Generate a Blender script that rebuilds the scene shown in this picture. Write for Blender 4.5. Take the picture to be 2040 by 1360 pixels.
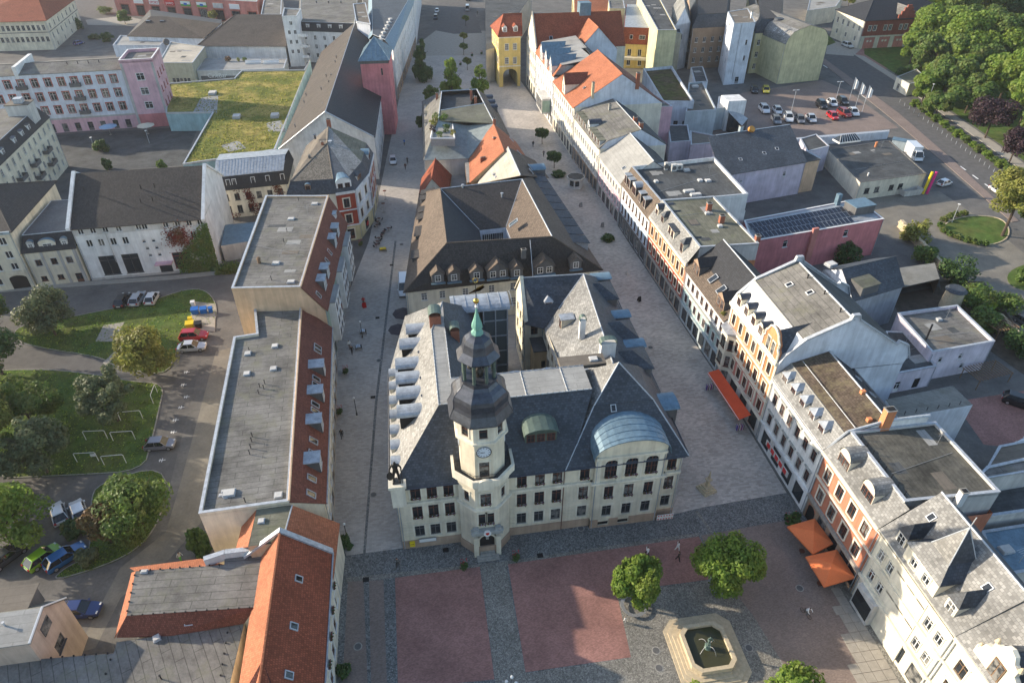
import bpy,math,random
from mathutils import Vector,Matrix
R=math.radians
scene=bpy.context.scene
for o in list(bpy.data.objects):bpy.data.objects.remove(o)
COL=scene.collection
random.seed(7)
# ------ camera, sky, sun, exposure
CAM=Vector((5.51987563,-61.2934978,80.0));YAW=R(8.84);PITCH=R(36.75);FPX=1390.0
cam=bpy.data.cameras.new('camera');camo=bpy.data.objects.new('camera',cam);COL.objects.link(camo)
cam.sensor_width=36.0;cam.lens=36.0*FPX/2040.0;cam.clip_start=1.0;cam.clip_end=3000.0
camo.location=CAM;camo.rotation_euler=(R(90)-PITCH,0,-YAW)
scene.camera=camo
SUN_EL=R(19.3)
SHADOW_DIR=R(-14.0)-YAW
world=bpy.data.worlds.new('World');scene.world=world;world.use_nodes=True
wn=world.node_tree.nodes;wl=world.node_tree.links;wn.clear()
sky=wn.new('ShaderNodeTexSky');sky.sky_type='NISHITA';sky.sun_disc=False
sky.sun_elevation=SUN_EL;sky.air_density=1.0;sky.dust_density=1.0;sky.ozone_density=1.0
bg=wn.new('ShaderNodeBackground');bg.inputs[1].default_value=0.15
wo=wn.new('ShaderNodeOutputWorld');wl.new(sky.outputs[0],bg.inputs[0]);wl.new(bg.outputs[0],wo.inputs[0])
# towards the sun
sd=Vector((-math.cos(SHADOW_DIR)*math.cos(SUN_EL),-math.sin(SHADOW_DIR)*math.cos(SUN_EL),math.sin(SUN_EL)))
sky.sun_rotation=math.atan2(sd.x,sd.y)
sl=bpy.data.lights.new('sun','SUN');sl.energy=4.3;sl.angle=R(0.55);sl.color=(1.0,0.86,0.68)
so=bpy.data.objects.new('sun',sl);COL.objects.link(so);so.location=(-80,60,120)
so.rotation_euler=(-sd).to_track_quat('-Z','Y').to_euler()
vs=scene.view_settings;vs.view_transform='Standard';vs.look='None';vs.gamma=1.0;vs.use_curve_mapping=False;vs.exposure=0.95
scene.render.resolution_x=1024;scene.render.resolution_y=682
# ------ from the photograph's pixels to points of the place
_fw=Vector((math.sin(YAW)*math.cos(PITCH),math.cos(YAW)*math.cos(PITCH),-math.sin(PITCH)))
_rt=Vector((math.cos(YAW),-math.sin(YAW),0));_up=_rt.cross(_fw)
def Q(px,py,z=0.0):
 d=_fw+_rt*((px-1020)/FPX)-_up*((py-680)/FPX)
 return CAM+d*((z-CAM.z)/d.z)
def Q2(px,py,z=0.0):
 q=Q(px,py,z);return Vector((q.x,q.y))
def V3(*a):return Vector(a)
# ------ materials
MATS={}
def _nt(name,col,rough,metal=0.0,spec=0.3):
 m=bpy.data.materials.new(name);m.use_nodes=True
 nt=m.node_tree;b=nt.nodes['Principled BSDF']
 b.inputs['Base Color'].default_value=(*col,1);b.inputs['Roughness'].default_value=rough
 b.inputs['Metallic'].default_value=metal;b.inputs['Specular IOR Level'].default_value=spec
 MATS[name]=m;return m,nt,b
def _n(nt,t,**k):
 n=nt.nodes.new('ShaderNode'+t)
 for a,v in k.items():setattr(n,a,v)
 return n
def _noise(nt,vec,scale,detail=4,rough=.6):
 n=_n(nt,'TexNoise');n.inputs['Scale'].default_value=scale;n.inputs['Detail'].default_value=detail
 n.inputs['Roughness'].default_value=rough;nt.links.new(vec,n.inputs['Vector']);return n.outputs[0]
def _ramp(nt,fac,a,b,lo,hi):
 r=_n(nt,'MapRange');r.inputs[1].default_value=a;r.inputs[2].default_value=b
 r.inputs[3].default_value=lo;r.inputs[4].default_value=hi;nt.links.new(fac,r.inputs[0]);return r.outputs[0]
def _mulcol(nt,colsock,valsock):
 h=_n(nt,'MixRGB',blend_type='MULTIPLY');h.inputs[0].default_value=1
 if isinstance(colsock,tuple):h.inputs[1].default_value=(*colsock,1)
 else:nt.links.new(colsock,h.inputs[1])
 nt.links.new(valsock,h.inputs[2]);return h.outputs[0]
def _mixcol(nt,fac,a,b):
 h=_n(nt,'MixRGB')
 if isinstance(fac,float):h.inputs[0].default_value=fac
 else:nt.links.new(fac,h.inputs[0])
 for i,c in((1,a),(2,b)):
  if isinstance(c,tuple):h.inputs[i].default_value=(*c,1)
  else:nt.links.new(c,h.inputs[i])
 return h.outputs[0]
def _bump(nt,b,hsock,strength,dist):
 bp=_n(nt,'Bump');bp.inputs['Strength'].default_value=strength;bp.inputs['Distance'].default_value=dist
 nt.links.new(hsock,bp.inputs['Height']);nt.links.new(bp.outputs[0],b.inputs['Normal'])
def _uv(nt):return _n(nt,'UVMap').outputs[0]
def _pos(nt):return _n(nt,'NewGeometry').outputs['Position']
def _scalev(nt,v,s,rot=0.0):
 m=_n(nt,'Mapping');m.inputs['Scale'].default_value=s;m.inputs['Rotation'].default_value=(0,0,rot)
 nt.links.new(v,m.inputs[0]);return m.outputs[0]
def plain(name,col,rough=.7,metal=0.,spec=.3):
 if name not in MATS:_nt(name,col,rough,metal,spec)
 return MATS[name]
def plaster(name,col,rough=.9,dirt=.22):
 if name in MATS:return MATS[name]
 m,nt,b=_nt(name,col,rough,0,.15);p=_pos(nt)
 a=_ramp(nt,_noise(nt,p,.35,5),.3,.7,1-dirt,1+dirt*.45)
 st=_ramp(nt,_noise(nt,_scalev(nt,p,(1.3,1.3,.12)),1.2,4),.35,.75,1.03,1-dirt)
 c=_mulcol(nt,_mulcol(nt,col,a),st);nt.links.new(c,b.inputs['Base Color'])
 _bump(nt,b,_noise(nt,p,14,3),.12,.02);return m
def tiles(name,col,tw=.30,th=.36,var=.35,joint=.45,rough=.75,bump=.6,moss=None,spec=.3,patch=.18):
 """roof covering in courses: brick pattern on the slope's own metres"""
 if name in MATS:return MATS[name]
 m,nt,b=_nt(name,col,rough,0,spec);uv=_uv(nt)
 br=_n(nt,'TexBrick');br.offset=.5;nt.links.new(uv,br.inputs['Vector'])
 br.inputs['Scale'].default_value=1.0;br.inputs['Brick Width'].default_value=tw;br.inputs['Row Height'].default_value=th
 br.inputs['Mortar Size'].default_value=.035;br.inputs['Mortar Smooth'].default_value=.6;br.inputs['Bias'].default_value=0
 hi=tuple(min(1,c*(1+var*.6))for c in col);lo=tuple(c*(1-var)for c in col)
 br.inputs['Color1'].default_value=(*hi,1);br.inputs['Color2'].default_value=(*lo,1)
 br.inputs['Mortar'].default_value=(*[c*joint for c in col],1)
 p=_pos(nt)
 a=_ramp(nt,_noise(nt,p,.25,5),.3,.7,1-patch,1+patch)
 c=_mulcol(nt,br.outputs[0],a)
 if moss:
  f=_ramp(nt,_noise(nt,p,.6,6,.7),.48,.68,0,.75);c=_mixcol(nt,f,c,moss)
 nt.links.new(c,b.inputs['Base Color'])
 # every course rises towards its lower edge
 sx=_n(nt,'SeparateXYZ');nt.links.new(uv,sx.inputs[0])
 md=_n(nt,'Math',operation='MODULO');md.inputs[1].default_value=th;nt.links.new(sx.outputs[1],md.inputs[0])
 sb=_n(nt,'Math',operation='SUBTRACT');sb.inputs[0].default_value=th;nt.links.new(md.outputs[0],sb.inputs[1])
 ad=_n(nt,'Math',operation='MULTIPLY_ADD');nt.links.new(br.outputs['Fac'],ad.inputs[0]);ad.inputs[1].default_value=-.1;nt.links.new(sb.outputs[0],ad.inputs[2])
 _bump(nt,b,ad.outputs[0],bump,.12);return m
def membrane(name,col,strip=1.0,var=.2,line=.75,rough=.85,moss=None,length=5.0,lw=.05):
 """bitumen sheets: long strips with lapped joints, stains"""
 if name in MATS:return MATS[name]
 m,nt,b=_nt(name,col,rough,0,.25);uv=_uv(nt);p=_pos(nt)
 br=_n(nt,'TexBrick');br.offset=.37;nt.links.new(uv,br.inputs['Vector'])
 br.inputs['Scale'].default_value=1;br.inputs['Brick Width'].default_value=length;br.inputs['Row Height'].default_value=strip
 br.inputs['Mortar Size'].default_value=lw;br.inputs['Mortar Smooth'].default_value=.3
 br.inputs['Color1'].default_value=(*[c*1.05 for c in col],1);br.inputs['Color2'].default_value=(*[c*.95 for c in col],1)
 br.inputs['Mortar'].default_value=(*[c*min(.8,line+.12)for c in col],1)
 a=_ramp(nt,_noise(nt,p,.22,6,.65),.3,.72,1-var,1+var)
 s=_mulcol(nt,_ramp(nt,_noise(nt,_scalev(nt,uv,(.8,1.6,1)),.8,6,.7),.32,.7,1+var*.4,1-var*.6),_ramp(nt,_noise(nt,p,3.5,4,.7),.35,.7,1+var*.3,1-var*.4))
 c=_mulcol(nt,_mulcol(nt,br.outputs[0],a),s)
 if moss:
  f=_ramp(nt,_noise(nt,p,.35,7,.7),.5,.7,0,.7);c=_mixcol(nt,f,c,moss)
 nt.links.new(c,b.inputs['Base Color']);_bump(nt,b,_noise(nt,p,9,4),.15,.03);return m
def mottled(name,col,scale=1.0,var=.3,rough=.9,bump=.2,bscale=8,spec=.2,col2=None,metal=0.,uvscale=None):
 if name in MATS:return MATS[name]
 m,nt,b=_nt(name,col,rough,metal,spec);p=_pos(nt)
 a=_ramp(nt,_noise(nt,p,scale,6,.65),.3,.7,1-var,1+var)
 base=col
 if col2:base=_mixcol(nt,_ramp(nt,_noise(nt,p,scale*.37,5,.6),.42,.62,0,1),col,col2)
 c=_mulcol(nt,base,a);c=_mulcol(nt,c,_ramp(nt,_noise(nt,p,scale*9,3),.3,.7,1-var*.5,1+var*.5))
 nt.links.new(c,b.inputs['Base Color'])
 if bump:_bump(nt,b,_noise(nt,p,bscale,4),bump,.05)
 return m
def paving(name,col,bw,bh,var=.25,joint=.6,rot=0.0,rough=.85,lw=.02,off=.5,patch=.16,bump=.25):
 if name in MATS:return MATS[name]
 m,nt,b=_nt(name,col,rough,0,.25);p=_pos(nt)
 br=_n(nt,'TexBrick');br.offset=off;nt.links.new(_scalev(nt,p,(1,1,1),rot),br.inputs['Vector'])
 br.inputs['Scale'].default_value=1;br.inputs['Brick Width'].default_value=bw;br.inputs['Row Height'].default_value=bh
 br.inputs['Mortar Size'].default_value=lw;br.inputs['Mortar Smooth'].default_value=.4
 br.inputs['Color1'].default_value=(*[c*(1+var*.6)for c in col],1);br.inputs['Color2'].default_value=(*[c*(1-var)for c in col],1)
 br.inputs['Mortar'].default_value=(*[c*joint for c in col],1)
 a=_ramp(nt,_noise(nt,p,.18,6,.6),.3,.72,1-patch,1+patch)
 a2=_ramp(nt,_noise(nt,p,1.7,5,.7),.3,.72,1-patch*.6,1+patch*.6)
 nt.links.new(_mulcol(nt,_mulcol(nt,br.outputs[0],a),a2),b.inputs['Base Color'])
 _bump(nt,b,br.outputs['Fac'],-bump,.03);return m
def cobble(name,col,size=.14,var=.4):
 if name in MATS:return MATS[name]
 m,nt,b=_nt(name,col,.8,0,.3);p=_pos(nt)
 v=_n(nt,'TexVoronoi');v.inputs['Scale'].default_value=1/size;v.inputs['Randomness'].default_value=.75;nt.links.new(p,v.inputs['Vector'])
 d=_n(nt,'TexVoronoi',feature='DISTANCE_TO_EDGE');d.inputs['Scale'].default_value=1/size;d.inputs['Randomness'].default_value=.75;nt.links.new(p,d.inputs['Vector'])
 sx=_n(nt,'SeparateXYZ');nt.links.new(v.outputs['Color'],sx.inputs[0])
 a=_ramp(nt,sx.outputs[0],0,1,1-var,1+var);e=_ramp(nt,d.outputs[0],0,.14,.5,1)
 w=_ramp(nt,_noise(nt,p,.3,5),.3,.7,.82,1.15)
 nt.links.new(_mulcol(nt,_mulcol(nt,_mulcol(nt,col,a),e),w),b.inputs['Base Color'])
 _bump(nt,b,d.outputs[0],.35,.05);return m
def foliage(name,c1,c2,c3=None,trans=.25):
 if name in MATS:return MATS[name]
 m,nt,b=_nt(name,c1,.55,0,.25);p=_pos(nt)
 rnd=_n(nt,'NewGeometry').outputs['Random Per Island']
 c=_mixcol(nt,rnd,c1,c2)
 if c3:c=_mixcol(nt,_ramp(nt,_noise(nt,p,.35,3),.45,.65,0,.8),c,c3)
 nt.links.new(c,b.inputs['Base Color'])
 t=_n(nt,'BsdfTranslucent');nt.links.new(_mulcol(nt,c,_ramp(nt,rnd,0,1,1.2,1.6)),t.inputs[0])
 mx=_n(nt,'MixShader');mx.inputs[0].default_value=trans
 nt.links.new(b.outputs[0],mx.inputs[1]);nt.links.new(t.outputs[0],mx.inputs[2])
 nt.links.new(mx.outputs[0],nt.nodes['Material Output'].inputs[0]);return m
def glass(name,col=(.02,.026,.032),rough=.08,spec=.6,curtains=.35):
 if name in MATS:return MATS[name]
 m,nt,b=_nt(name,col,rough,0,spec)
 oi=_n(nt,'ObjectInfo');rnd=oi.outputs['Random']
 # a share of the panes has a pale curtain behind them
 f=_ramp(nt,rnd,1-curtains,1-curtains+.01,0,1);n=_noise(nt,_pos(nt),1.3,2)
 f2=_n(nt,'Math',operation='MULTIPLY');nt.links.new(f,f2.inputs[0]);nt.links.new(_ramp(nt,n,.4,.6,.05,.55),f2.inputs[1])
 nt.links.new(_mixcol(nt,f2.outputs[0],col,(.36,.35,.32)),b.inputs['Base Color']);return m
 # plain paints and metals
M={}
M['white']=plain('white_paint',(.74,.74,.72),.5);M['black']=plain('black_iron',(.02,.02,.022),.45)
M['glass']=glass('window_glass');M['darkglass']=glass('dark_glass',(.012,.016,.02),.06,.7,0.)
M['zinc']=mottled('zinc_sheet',(.34,.37,.40),1.2,.3,.5,.05,4,.4,None,.3)
M['zincblue']=mottled('blue_zinc_sheet',(.14,.22,.28),1.2,.25,.5,.05,4,.4,None,.25)
M['lead']=mottled('dark_lead_sheet',(.062,.07,.088),1.6,.35,.36,.06,5,.6,None,.45)
M['copper']=mottled('green_copper',(.15,.33,.27),2,.18,.6,.1,6,.3)
M['olive']=mottled('olive_copper',(.10,.14,.12),2,.25,.5,.1,6,.4,None,.3)
M['gold']=plain('gilded_metal',(.75,.50,.10),.25,1.0,.5)
M['bronze']=mottled('dark_bronze',(.035,.035,.034),4,.35,.42,.1,9,.5,None,.5)
M['brown']=plain('brown_wood',(.12,.05,.035),.55);M['grey']=plain('grey_metal',(.30,.31,.32),.45,.4)
M['dark']=plain('dark_shade',(.015,.015,.016),.8);M['cap']=mottled('parapet_sheet',(.42,.45,.48),2,.25,.5,.04,4,.35,None,.2)  # near-black for openings and shaded sides: shade put into the colour
M['stone']=mottled('grey_stone',(.30,.29,.26),2.5,.25,.85,.2,12)
M['sand']=mottled('pale_sandstone',(.50,.42,.29),2.2,.18,.85,.15,12)
M['brickred']=tiles('chimney_brick',(.34,.13,.08),.25,.08,.35,.8,.85,.2)
# ------ meshes
class MB:
 def __init__(s,ax=0.0):s.v=[];s.f=[];s.m=[];s.ax=ax;s.smooth=[]
 def poly(s,pts,m=0,smooth=False):
  i=len(s.v);s.v+=[Vector(p)for p in pts];s.f.append(list(range(i,i+len(pts))));s.m.append(m);s.smooth.append(smooth)
 def obox(s,o,d,x0,x1,y0,y1,z0,z1,m=0):
  """box in the frame at o with x along d (2D) and y to its left"""
  d=Vector((d[0],d[1],0)).normalized();n=Vector((-d.y,d.x,0));o=Vector((o[0],o[1],o[2]if len(o)>2 else 0))
  c=[o+d*x+n*y+Vector((0,0,z))for z in(z0,z1)for y in(y0,y1)for x in(x0,x1)]
  for q in((0,2,3,1),(4,5,7,6),(0,1,5,4),(2,6,7,3),(0,4,6,2),(1,3,7,5)):s.poly([c[k]for k in q],m)
 def box(s,x0,x1,y0,y1,z0,z1,m=0):s.obox((0,0,0),(1,0),x0,x1,y0,y1,z0,z1,m)
 def slab(s,pts,th,m=0,ms=None):
  """a sheet of thickness th below the given outline"""
  pts=[Vector(p)for p in pts];lo=[p-Vector((0,0,th))for p in pts];ms=m if ms is None else ms
  nz=sum(((pts[i].x-pts[i-1].x)*(pts[i].y+pts[i-1].y))for i in range(len(pts)))
  if nz>0:pts.reverse();lo.reverse()
  s.poly(pts,m);s.poly(lo[::-1],ms)
  for i in range(len(pts)):
   j=(i+1)%len(pts);s.poly([lo[i],lo[j],pts[j],pts[i]],ms)
 def bar(s,p,q,r,m=0,n=6,r2=None,smooth=True,cap=True):
  p=Vector(p);q=Vector(q);r2=r if r2 is None else r2;a=(q-p)
  if a.length<1e-6:return
  a.normalize();u=a.orthogonal().normalized();w=a.cross(u)
  A=[p+(u*math.cos(2*math.pi*k/n)+w*math.sin(2*math.pi*k/n))*r for k in range(n)]
  B=[q+(u*math.cos(2*math.pi*k/n)+w*math.sin(2*math.pi*k/n))*r2 for k in range(n)]
  for k in range(n):
   l=(k+1)%n;s.poly([A[k],A[l],B[l],B[k]],m,smooth and n>5)
  if cap:s.poly(A[::-1],m);s.poly(B,m)
 def rings(s,rings,m=0,close=True,cap=True,smooth=False):
  """skin over a list of equally long loops"""
  n=len(rings[0])
  for a,b in zip(rings,rings[1:]):
   for k in range(n if close else n-1):
    l=(k+1)%n;s.poly([a[k],a[l],b[l],b[k]],m,smooth)
  if cap:s.poly(rings[0][::-1],m);s.poly(rings[-1],m)
 def build(s,name,mats,parent=None,local=False,weld=False):
  me=bpy.data.meshes.new(name);off=Vector((0,0,0))
  if parent is not None and not local:
   off=parent.location.copy();pp=parent.parent
   while pp:off+=pp.location;pp=pp.parent
  me.from_pydata([tuple(p-off)for p in s.v],[],s.f)
  if not isinstance(mats,(list,tuple)):mats=[mats]
  for x in mats:me.materials.append(x)
  me.polygons.foreach_set('material_index',s.m);me.polygons.foreach_set('use_smooth',s.smooth)
  uvl=me.uv_layers.new(name='UVMap');uvs=[]
  ca,sa=math.cos(s.ax),math.sin(s.ax)
  for f in s.f:
   P=[s.v[k]for k in f];nrm=Vector((0,0,0))
   for a,b in zip(P,P[1:]+P[:1]):nrm+=Vector(((a.y-b.y)*(a.z+b.z),(a.z-b.z)*(a.x+b.x),(a.x-b.x)*(a.y+b.y)))
   if nrm.length>1e-9:nrm.normalize()
   if abs(nrm.z)>.985 or nrm.length<.5:u=Vector((ca,sa,0));w=Vector((-sa,ca,0))
   else:
    u=Vector((0,0,1)).cross(nrm).normalized();w=nrm.cross(u)
   for p in P:uvs+=[p.dot(u)+200,p.dot(w)+200]
  uvl.data.foreach_set('uv',uvs)
  if weld:
   import bmesh
   bm=bmesh.new();bm.from_mesh(me);bmesh.ops.remove_doubles(bm,verts=bm.verts,dist=.0005);bm.to_mesh(me);bm.free()
  me.update();o=bpy.data.objects.new(name,me);COL.objects.link(o)
  if parent is not None:o.parent=parent
  return o
def empty(name,loc=(0,0,0),rz=0.0):
 e=bpy.data.objects.new(name,None);COL.objects.link(e);e.location=loc;e.rotation_euler=(0,0,rz);e.empty_display_size=.5;return e
def tag(o,label,cat,group=None,kind=None):
 o['label']=label;o['category']=cat
 if group:o['group']=group
 if kind:o['kind']=kind
 return o
def structure(o,label=None):
 o['kind']='structure'
 if label:o['label']=label
 return o
def inst(name,mesh,parent,loc,rz=0.0):
 """another object on a shared mesh; loc in the scene's axes"""
 o=bpy.data.objects.new(name,mesh);COL.objects.link(o);o.parent=parent
 off=Vector((0,0,0));pp=parent
 while pp:off+=pp.location;pp=pp.parent
 o.location=Vector(loc)-off;o.rotation_euler=(0,0,rz);return o
def copy_tree(o,parent=None):
 c=o.copy();COL.objects.link(c);c.parent=parent
 for ch in list(o.children):copy_tree(ch,c)
 return c
 # ------ windows (shared meshes)
_wc={}
def win_meshes(w,h,style,fm,sm,sw,sill):
 key=(round(w,2),round(h,2),style,fm,sm,sw,sill)
 if key in _wc:return _wc[key]
 fr=MB();f=.07;y0,y1=.07,.13
 def bx(x0,x1,z0,z1,a=y0,b=y1,m=0):fr.box(x0,x1,a,b,z0,z1,m)
 if style!='hole':
  bx(-w/2,-w/2+f,0,h);bx(w/2-f,w/2,0,h);bx(-w/2+f,w/2-f,0,f);bx(-w/2+f,w/2-f,h-f,h)
  if style in('cross','two'):bx(-.045,.045,f,h-f,y0-.02)
  if style in('cross','tee'):bx(-w/2+f,w/2-f,h*.66,h*.66+.07,y0-.015)
  if style=='grid':
   bx(-.05,.05,f,h-f,y0-.02)
   for k in(.34,.67):bx(-w/2+f,w/2-f,h*k,h*k+.05,y0-.015)
   for k in(-.25,.25):bx(w*k-.02,w*k+.02,f,h-f)
  if style in('shop','shop2'):
   n=max(1,int(w/1.5))
   for k in range(1,n):bx(-w/2+w*k/n-.04,-w/2+w*k/n+.04,f,h-f)
   if style=='shop2':bx(-w/2+f,w/2-f,h*.75,h*.75+.08,y0-.01)
  if style=='door':
   bx(-.05,.05,f,h*.72);bx(-w/2+f,w/2-f,h*.72,h*.72+.09,y0-.01)
   bx(-w/2+f,-.05,f,h*.3,y0+.01);bx(.05,w/2-f,f,h*.3,y0+.01)
 if sm:
  a,b=-.06,.0
  fr.box(-w/2-sw,-w/2,a,b,-.0,h,1);fr.box(w/2,w/2+sw,a,b,0,h,1);fr.box(-w/2-sw-.04,w/2+sw+.04,a-.04,b,h,h+sw,1)
  if style=='arch_':pass
 if sill:fr.box(-w/2-.12,w/2+.12,-.16,.06,-.10,0,1 if sm else 0)
 if not fr.f:fr.box(-w/2,w/2,.12,.14,h-.02,h)
 o=fr.build('window',[M[fm],M[sm]if sm else M[fm]]);me=o.data;bpy.data.objects.remove(o)
 pb=MB();pb.poly([(-w/2,.115,0),(w/2,.115,0),(w/2,.115,h),(-w/2,.115,h)],0)
 p=pb.build('pane',[M['glass']if style not in('hole','garage')else M['dark']]);pm=p.data;bpy.data.objects.remove(p)  # open passages get a near-black sheet, the shade inside painted
 _wc[key]=(me,pm);return _wc[key]
class Bld:
 """a building: an Empty at its base; walls with real openings, roof, windows and trim are its parts"""
 def __init__(s,name,label,foot,z0=0.0,cat='building',group=None):
  s.foot=[Vector((p[0],p[1]))for p in foot];s.z0=z0
  c=sum((Vector((p.x,p.y,0))for p in s.foot),Vector((0,0,0)))/len(s.foot)
  s.e=empty(name,(c.x,c.y,z0));tag(s.e,label,cat,group)
  d=s.foot[1]-s.foot[0];s.ax=math.atan2(d.y,d.x);s.wm=[];s.wb=MB(s.ax)
 def L(s,i):return(s.foot[(i+1)%len(s.foot)]-s.foot[i]).length
 def frame(s,i):
  A=s.foot[i];B=s.foot[(i+1)%len(s.foot)];d=(B-A).normalized();return A,B,d,Vector((d.y,-d.x)),(B-A).length
 def mi(s,mname):
  if mname not in s.wm:s.wm.append(mname)
  return s.wm.index(mname)
 def pt(s,i,x,z,out=0.0):
  A,B,d,n,L=s.frame(i);q=A+d*x+n*out;return Vector((q.x,q.y,z))
 def wall(s,i,zt,mat,rows=(),zb=None,bands=(),depth=.2):
  """one wall with window openings; rows = (sill, height, width, count or list of positions, style, {options})"""
  A,B,d,n,L=s.frame(i);zb=s.z0 if zb is None else zb;ops=[]
  ang=math.atan2(d.y,d.x)
  for r in rows:
   zs,h,w,cnt,style=r[:5];op=r[5]if len(r)>5 else{}
   m0=op.get('m0',.6);m1=op.get('m1',.6)
   xs=[m0+(k+.5)*(L-m0-m1)/cnt for k in range(cnt)]if isinstance(cnt,int)else[x*L if 0<x<1 else x for x in cnt]
   skip=op.get('skip',())
   for k,x in enumerate(xs):
    if k in skip or x-w/2<.08 or x+w/2>L-.08:continue
    z=s.z0+zs;ops.append((x-w/2,x+w/2,z,z+h))
    fm=op.get('fm','white');me,pm=win_meshes(w,h,style,fm,op.get('sm'),op.get('sw',.14),op.get('sill',True))
    q=A+d*x;wo=inst(op.get('name','door' if style=='door' else 'shop_window' if 'shop' in style else 'window'),me,s.e,(q.x,q.y,z),ang)
    if not op.get('open'):po=bpy.data.objects.new('pane',pm);COL.objects.link(po);po.parent=wo
    if op.get('flowers'):s.flower(wo,w,op['flowers'])
    if op.get('arch'):s.archhead(wo,w,h,op['arch'],op.get('sm')or mat)
  xs=sorted({0.0,L,*[round(o[0],4)for o in ops],*[round(o[1],4)for o in ops]})
  zs=sorted({zb,zt,*[round(o[2],4)for o in ops if o[2]>zb],*[round(o[3],4)for o in ops if o[3]<zt],*[s.z0+b[0]for b in bands if zb<s.z0+b[0]<zt]})
  def W(x,z,o=0.0):q=A+d*x+n*o;return Vector((q.x,q.y,z))
  def mat_at(z):
   m_=mat
   for bz,bm_ in bands:
    if z>s.z0+bz:m_=bm_
   return s.mi(m_)
   # cells merged along x into runs
  for k in range(len(zs)-1):
   za,zc=zs[k],zs[k+1];zm=(za+zc)/2;run=None
   for j in range(len(xs)-1):
    xm=(xs[j]+xs[j+1])/2;hole=any(o[0]<xm<o[1]and o[2]<zm<o[3]for o in ops)
    if not hole:
     if run is None:run=xs[j]
    if(hole or j==len(xs)-2)and run is not None:
     xe=xs[j]if hole else xs[j+1]
     s.wb.poly([W(run,za),W(xe,za),W(xe,zc),W(run,zc)],mat_at(zm));run=None
  if rows and L>9 and zb==s.z0 and zt<19:s.pipe(i,.22,zb,zt,'zinc');s.pipe(i,L-.22,zb,zt,'zinc')
  mr=s.mi(mat)
  for a,b,za,zc in ops:
   s.wb.poly([W(a,za),W(a,zc),W(a,zc,-depth),W(a,za,-depth)],mr);s.wb.poly([W(b,za),W(b,za,-depth),W(b,zc,-depth),W(b,zc)],mr)
   s.wb.poly([W(a,za),W(a,za,-depth),W(b,za,-depth),W(b,za)],mr);s.wb.poly([W(a,zc),W(b,zc),W(b,zc,-depth),W(a,zc,-depth)],mr)
 def flower(s,wo,w,kind):
  key=('fl',round(w,2),kind)
  if key not in _wc:
   mb=MB();rr=random.Random(3);mb.box(-w/2,w/2,-.34,-.14,-.02,.16,0)
   for k in range(26):
    c=Vector((rr.uniform(-w/2,w/2),rr.uniform(-.42,-.15),rr.uniform(-.12,.42)));a=.07 if k%3 else.1
    u=Vector((rr.uniform(-1,1),rr.uniform(-1,1),rr.uniform(-1,1))).normalized()*a;v=u.orthogonal().normalized()*a
    mb.poly([c-u,c-v,c+u,c+v],1 if k%3==0 else 2 if k%3==1 else 3)
   o=mb.build('flower_box',[M['brown'],M['leafdark'],M['petalw'],M[kind]]);_wc[key]=o.data;bpy.data.objects.remove(o)
  o=bpy.data.objects.new('flower_box',_wc[key]);COL.objects.link(o);o.parent=wo
 def archhead(s,wo,w,h,rise,mname):
  """rounded head: two corner pieces that fill the opening above the curve"""
  key=('ah',round(w,2),round(h,2),rise,mname)
  if key not in _wc:
   mb=MB();N=8
   for k in range(N):
    a0=math.pi*(k/N);a1=math.pi*((k+1)/N)
    x0,z0=-w/2*math.cos(a0),h-rise+rise*math.sin(a0);x1,z1=-w/2*math.cos(a1),h-rise+rise*math.sin(a1)
    for y in(-.004,.09):mb.poly([(x0,y,z0),(x1,y,z1),(x1,y,h),(x0,y,h)],0)
    mb.poly([(x0,-.004,z0),(x0,.09,z0),(x1,.09,z1),(x1,-.004,z1)],0)
   o=mb.build('arch_head',[M[mname]]);_wc[key]=o.data;bpy.data.objects.remove(o)
  o=bpy.data.objects.new('arch_head',_wc[key]);COL.objects.link(o);o.parent=wo
 def walls(s,zt,mat,rows=None,skip=(),bands=()):
  rows=rows or{}
  for i in range(len(s.foot)):
   if i not in skip:s.wall(i,zt,mat,rows.get(i,()),bands=bands if i in rows or True else())
  return s
 def tri(s,pts,mat):s.wb.poly(pts,s.mi(mat))
 def done(s):
  if s.wb.f:s.wo=s.wb.build('wall',[M[x]for x in s.wm],s.e)
  return s
  # ---- trim
 def band(s,i,z,hgt,out,mat,name='cornice',x0=0.0,x1=None):
  A,B,d,n,L=s.frame(i);mb=MB(s.ax);x1=L if x1 is None else x1
  mb.obox((A.x,A.y,0),d,x0,x1,-out,-.0,s.z0+z,s.z0+z+hgt,0);return mb.build(name,[M[mat]],s.e)
 def pipe(s,i,x,z0,z1,mat='zinc'):
  A,B,d,n,L=s.frame(i);q=A+d*x+n*.12;mb=MB();mb.bar((q.x,q.y,z0),(q.x,q.y,z1),.06,0,6);return mb.build('downpipe',[M[mat]],s.e)
  # ---- roofs
 def uv(s,u,v,z=0.0):
  a,b,c,d=[Vector((p.x,p.y))for p in s.foot[:4]];q=(a*(1-u)+b*u)*(1-v)+(d*(1-u)+c*u)*v;return Vector((q.x,q.y,z))
 def roof(s,faces,th=.14,name='roof',side=None):
  mats=[];mb=MB(s.ax)
  for mn,pts in faces:
   if mn not in mats:mats.append(mn)
   mb.slab(pts,th,mats.index(mn))
  return mb.build(name,[M[x]for x in mats],s.e)
 def grow(s,oh):
  """footprint pushed outwards"""
  n=len(s.foot);out=[]
  for i in range(n):
   p=s.foot[i];d0=(p-s.foot[i-1]).normalized();d1=(s.foot[(i+1)%n]-p).normalized()
   n0=Vector((d0.y,-d0.x));n1=Vector((d1.y,-d1.x));k=(n0+n1);k=k/max(.3,(1+n0.dot(n1)));out.append(p+k*oh)
  return out
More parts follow.
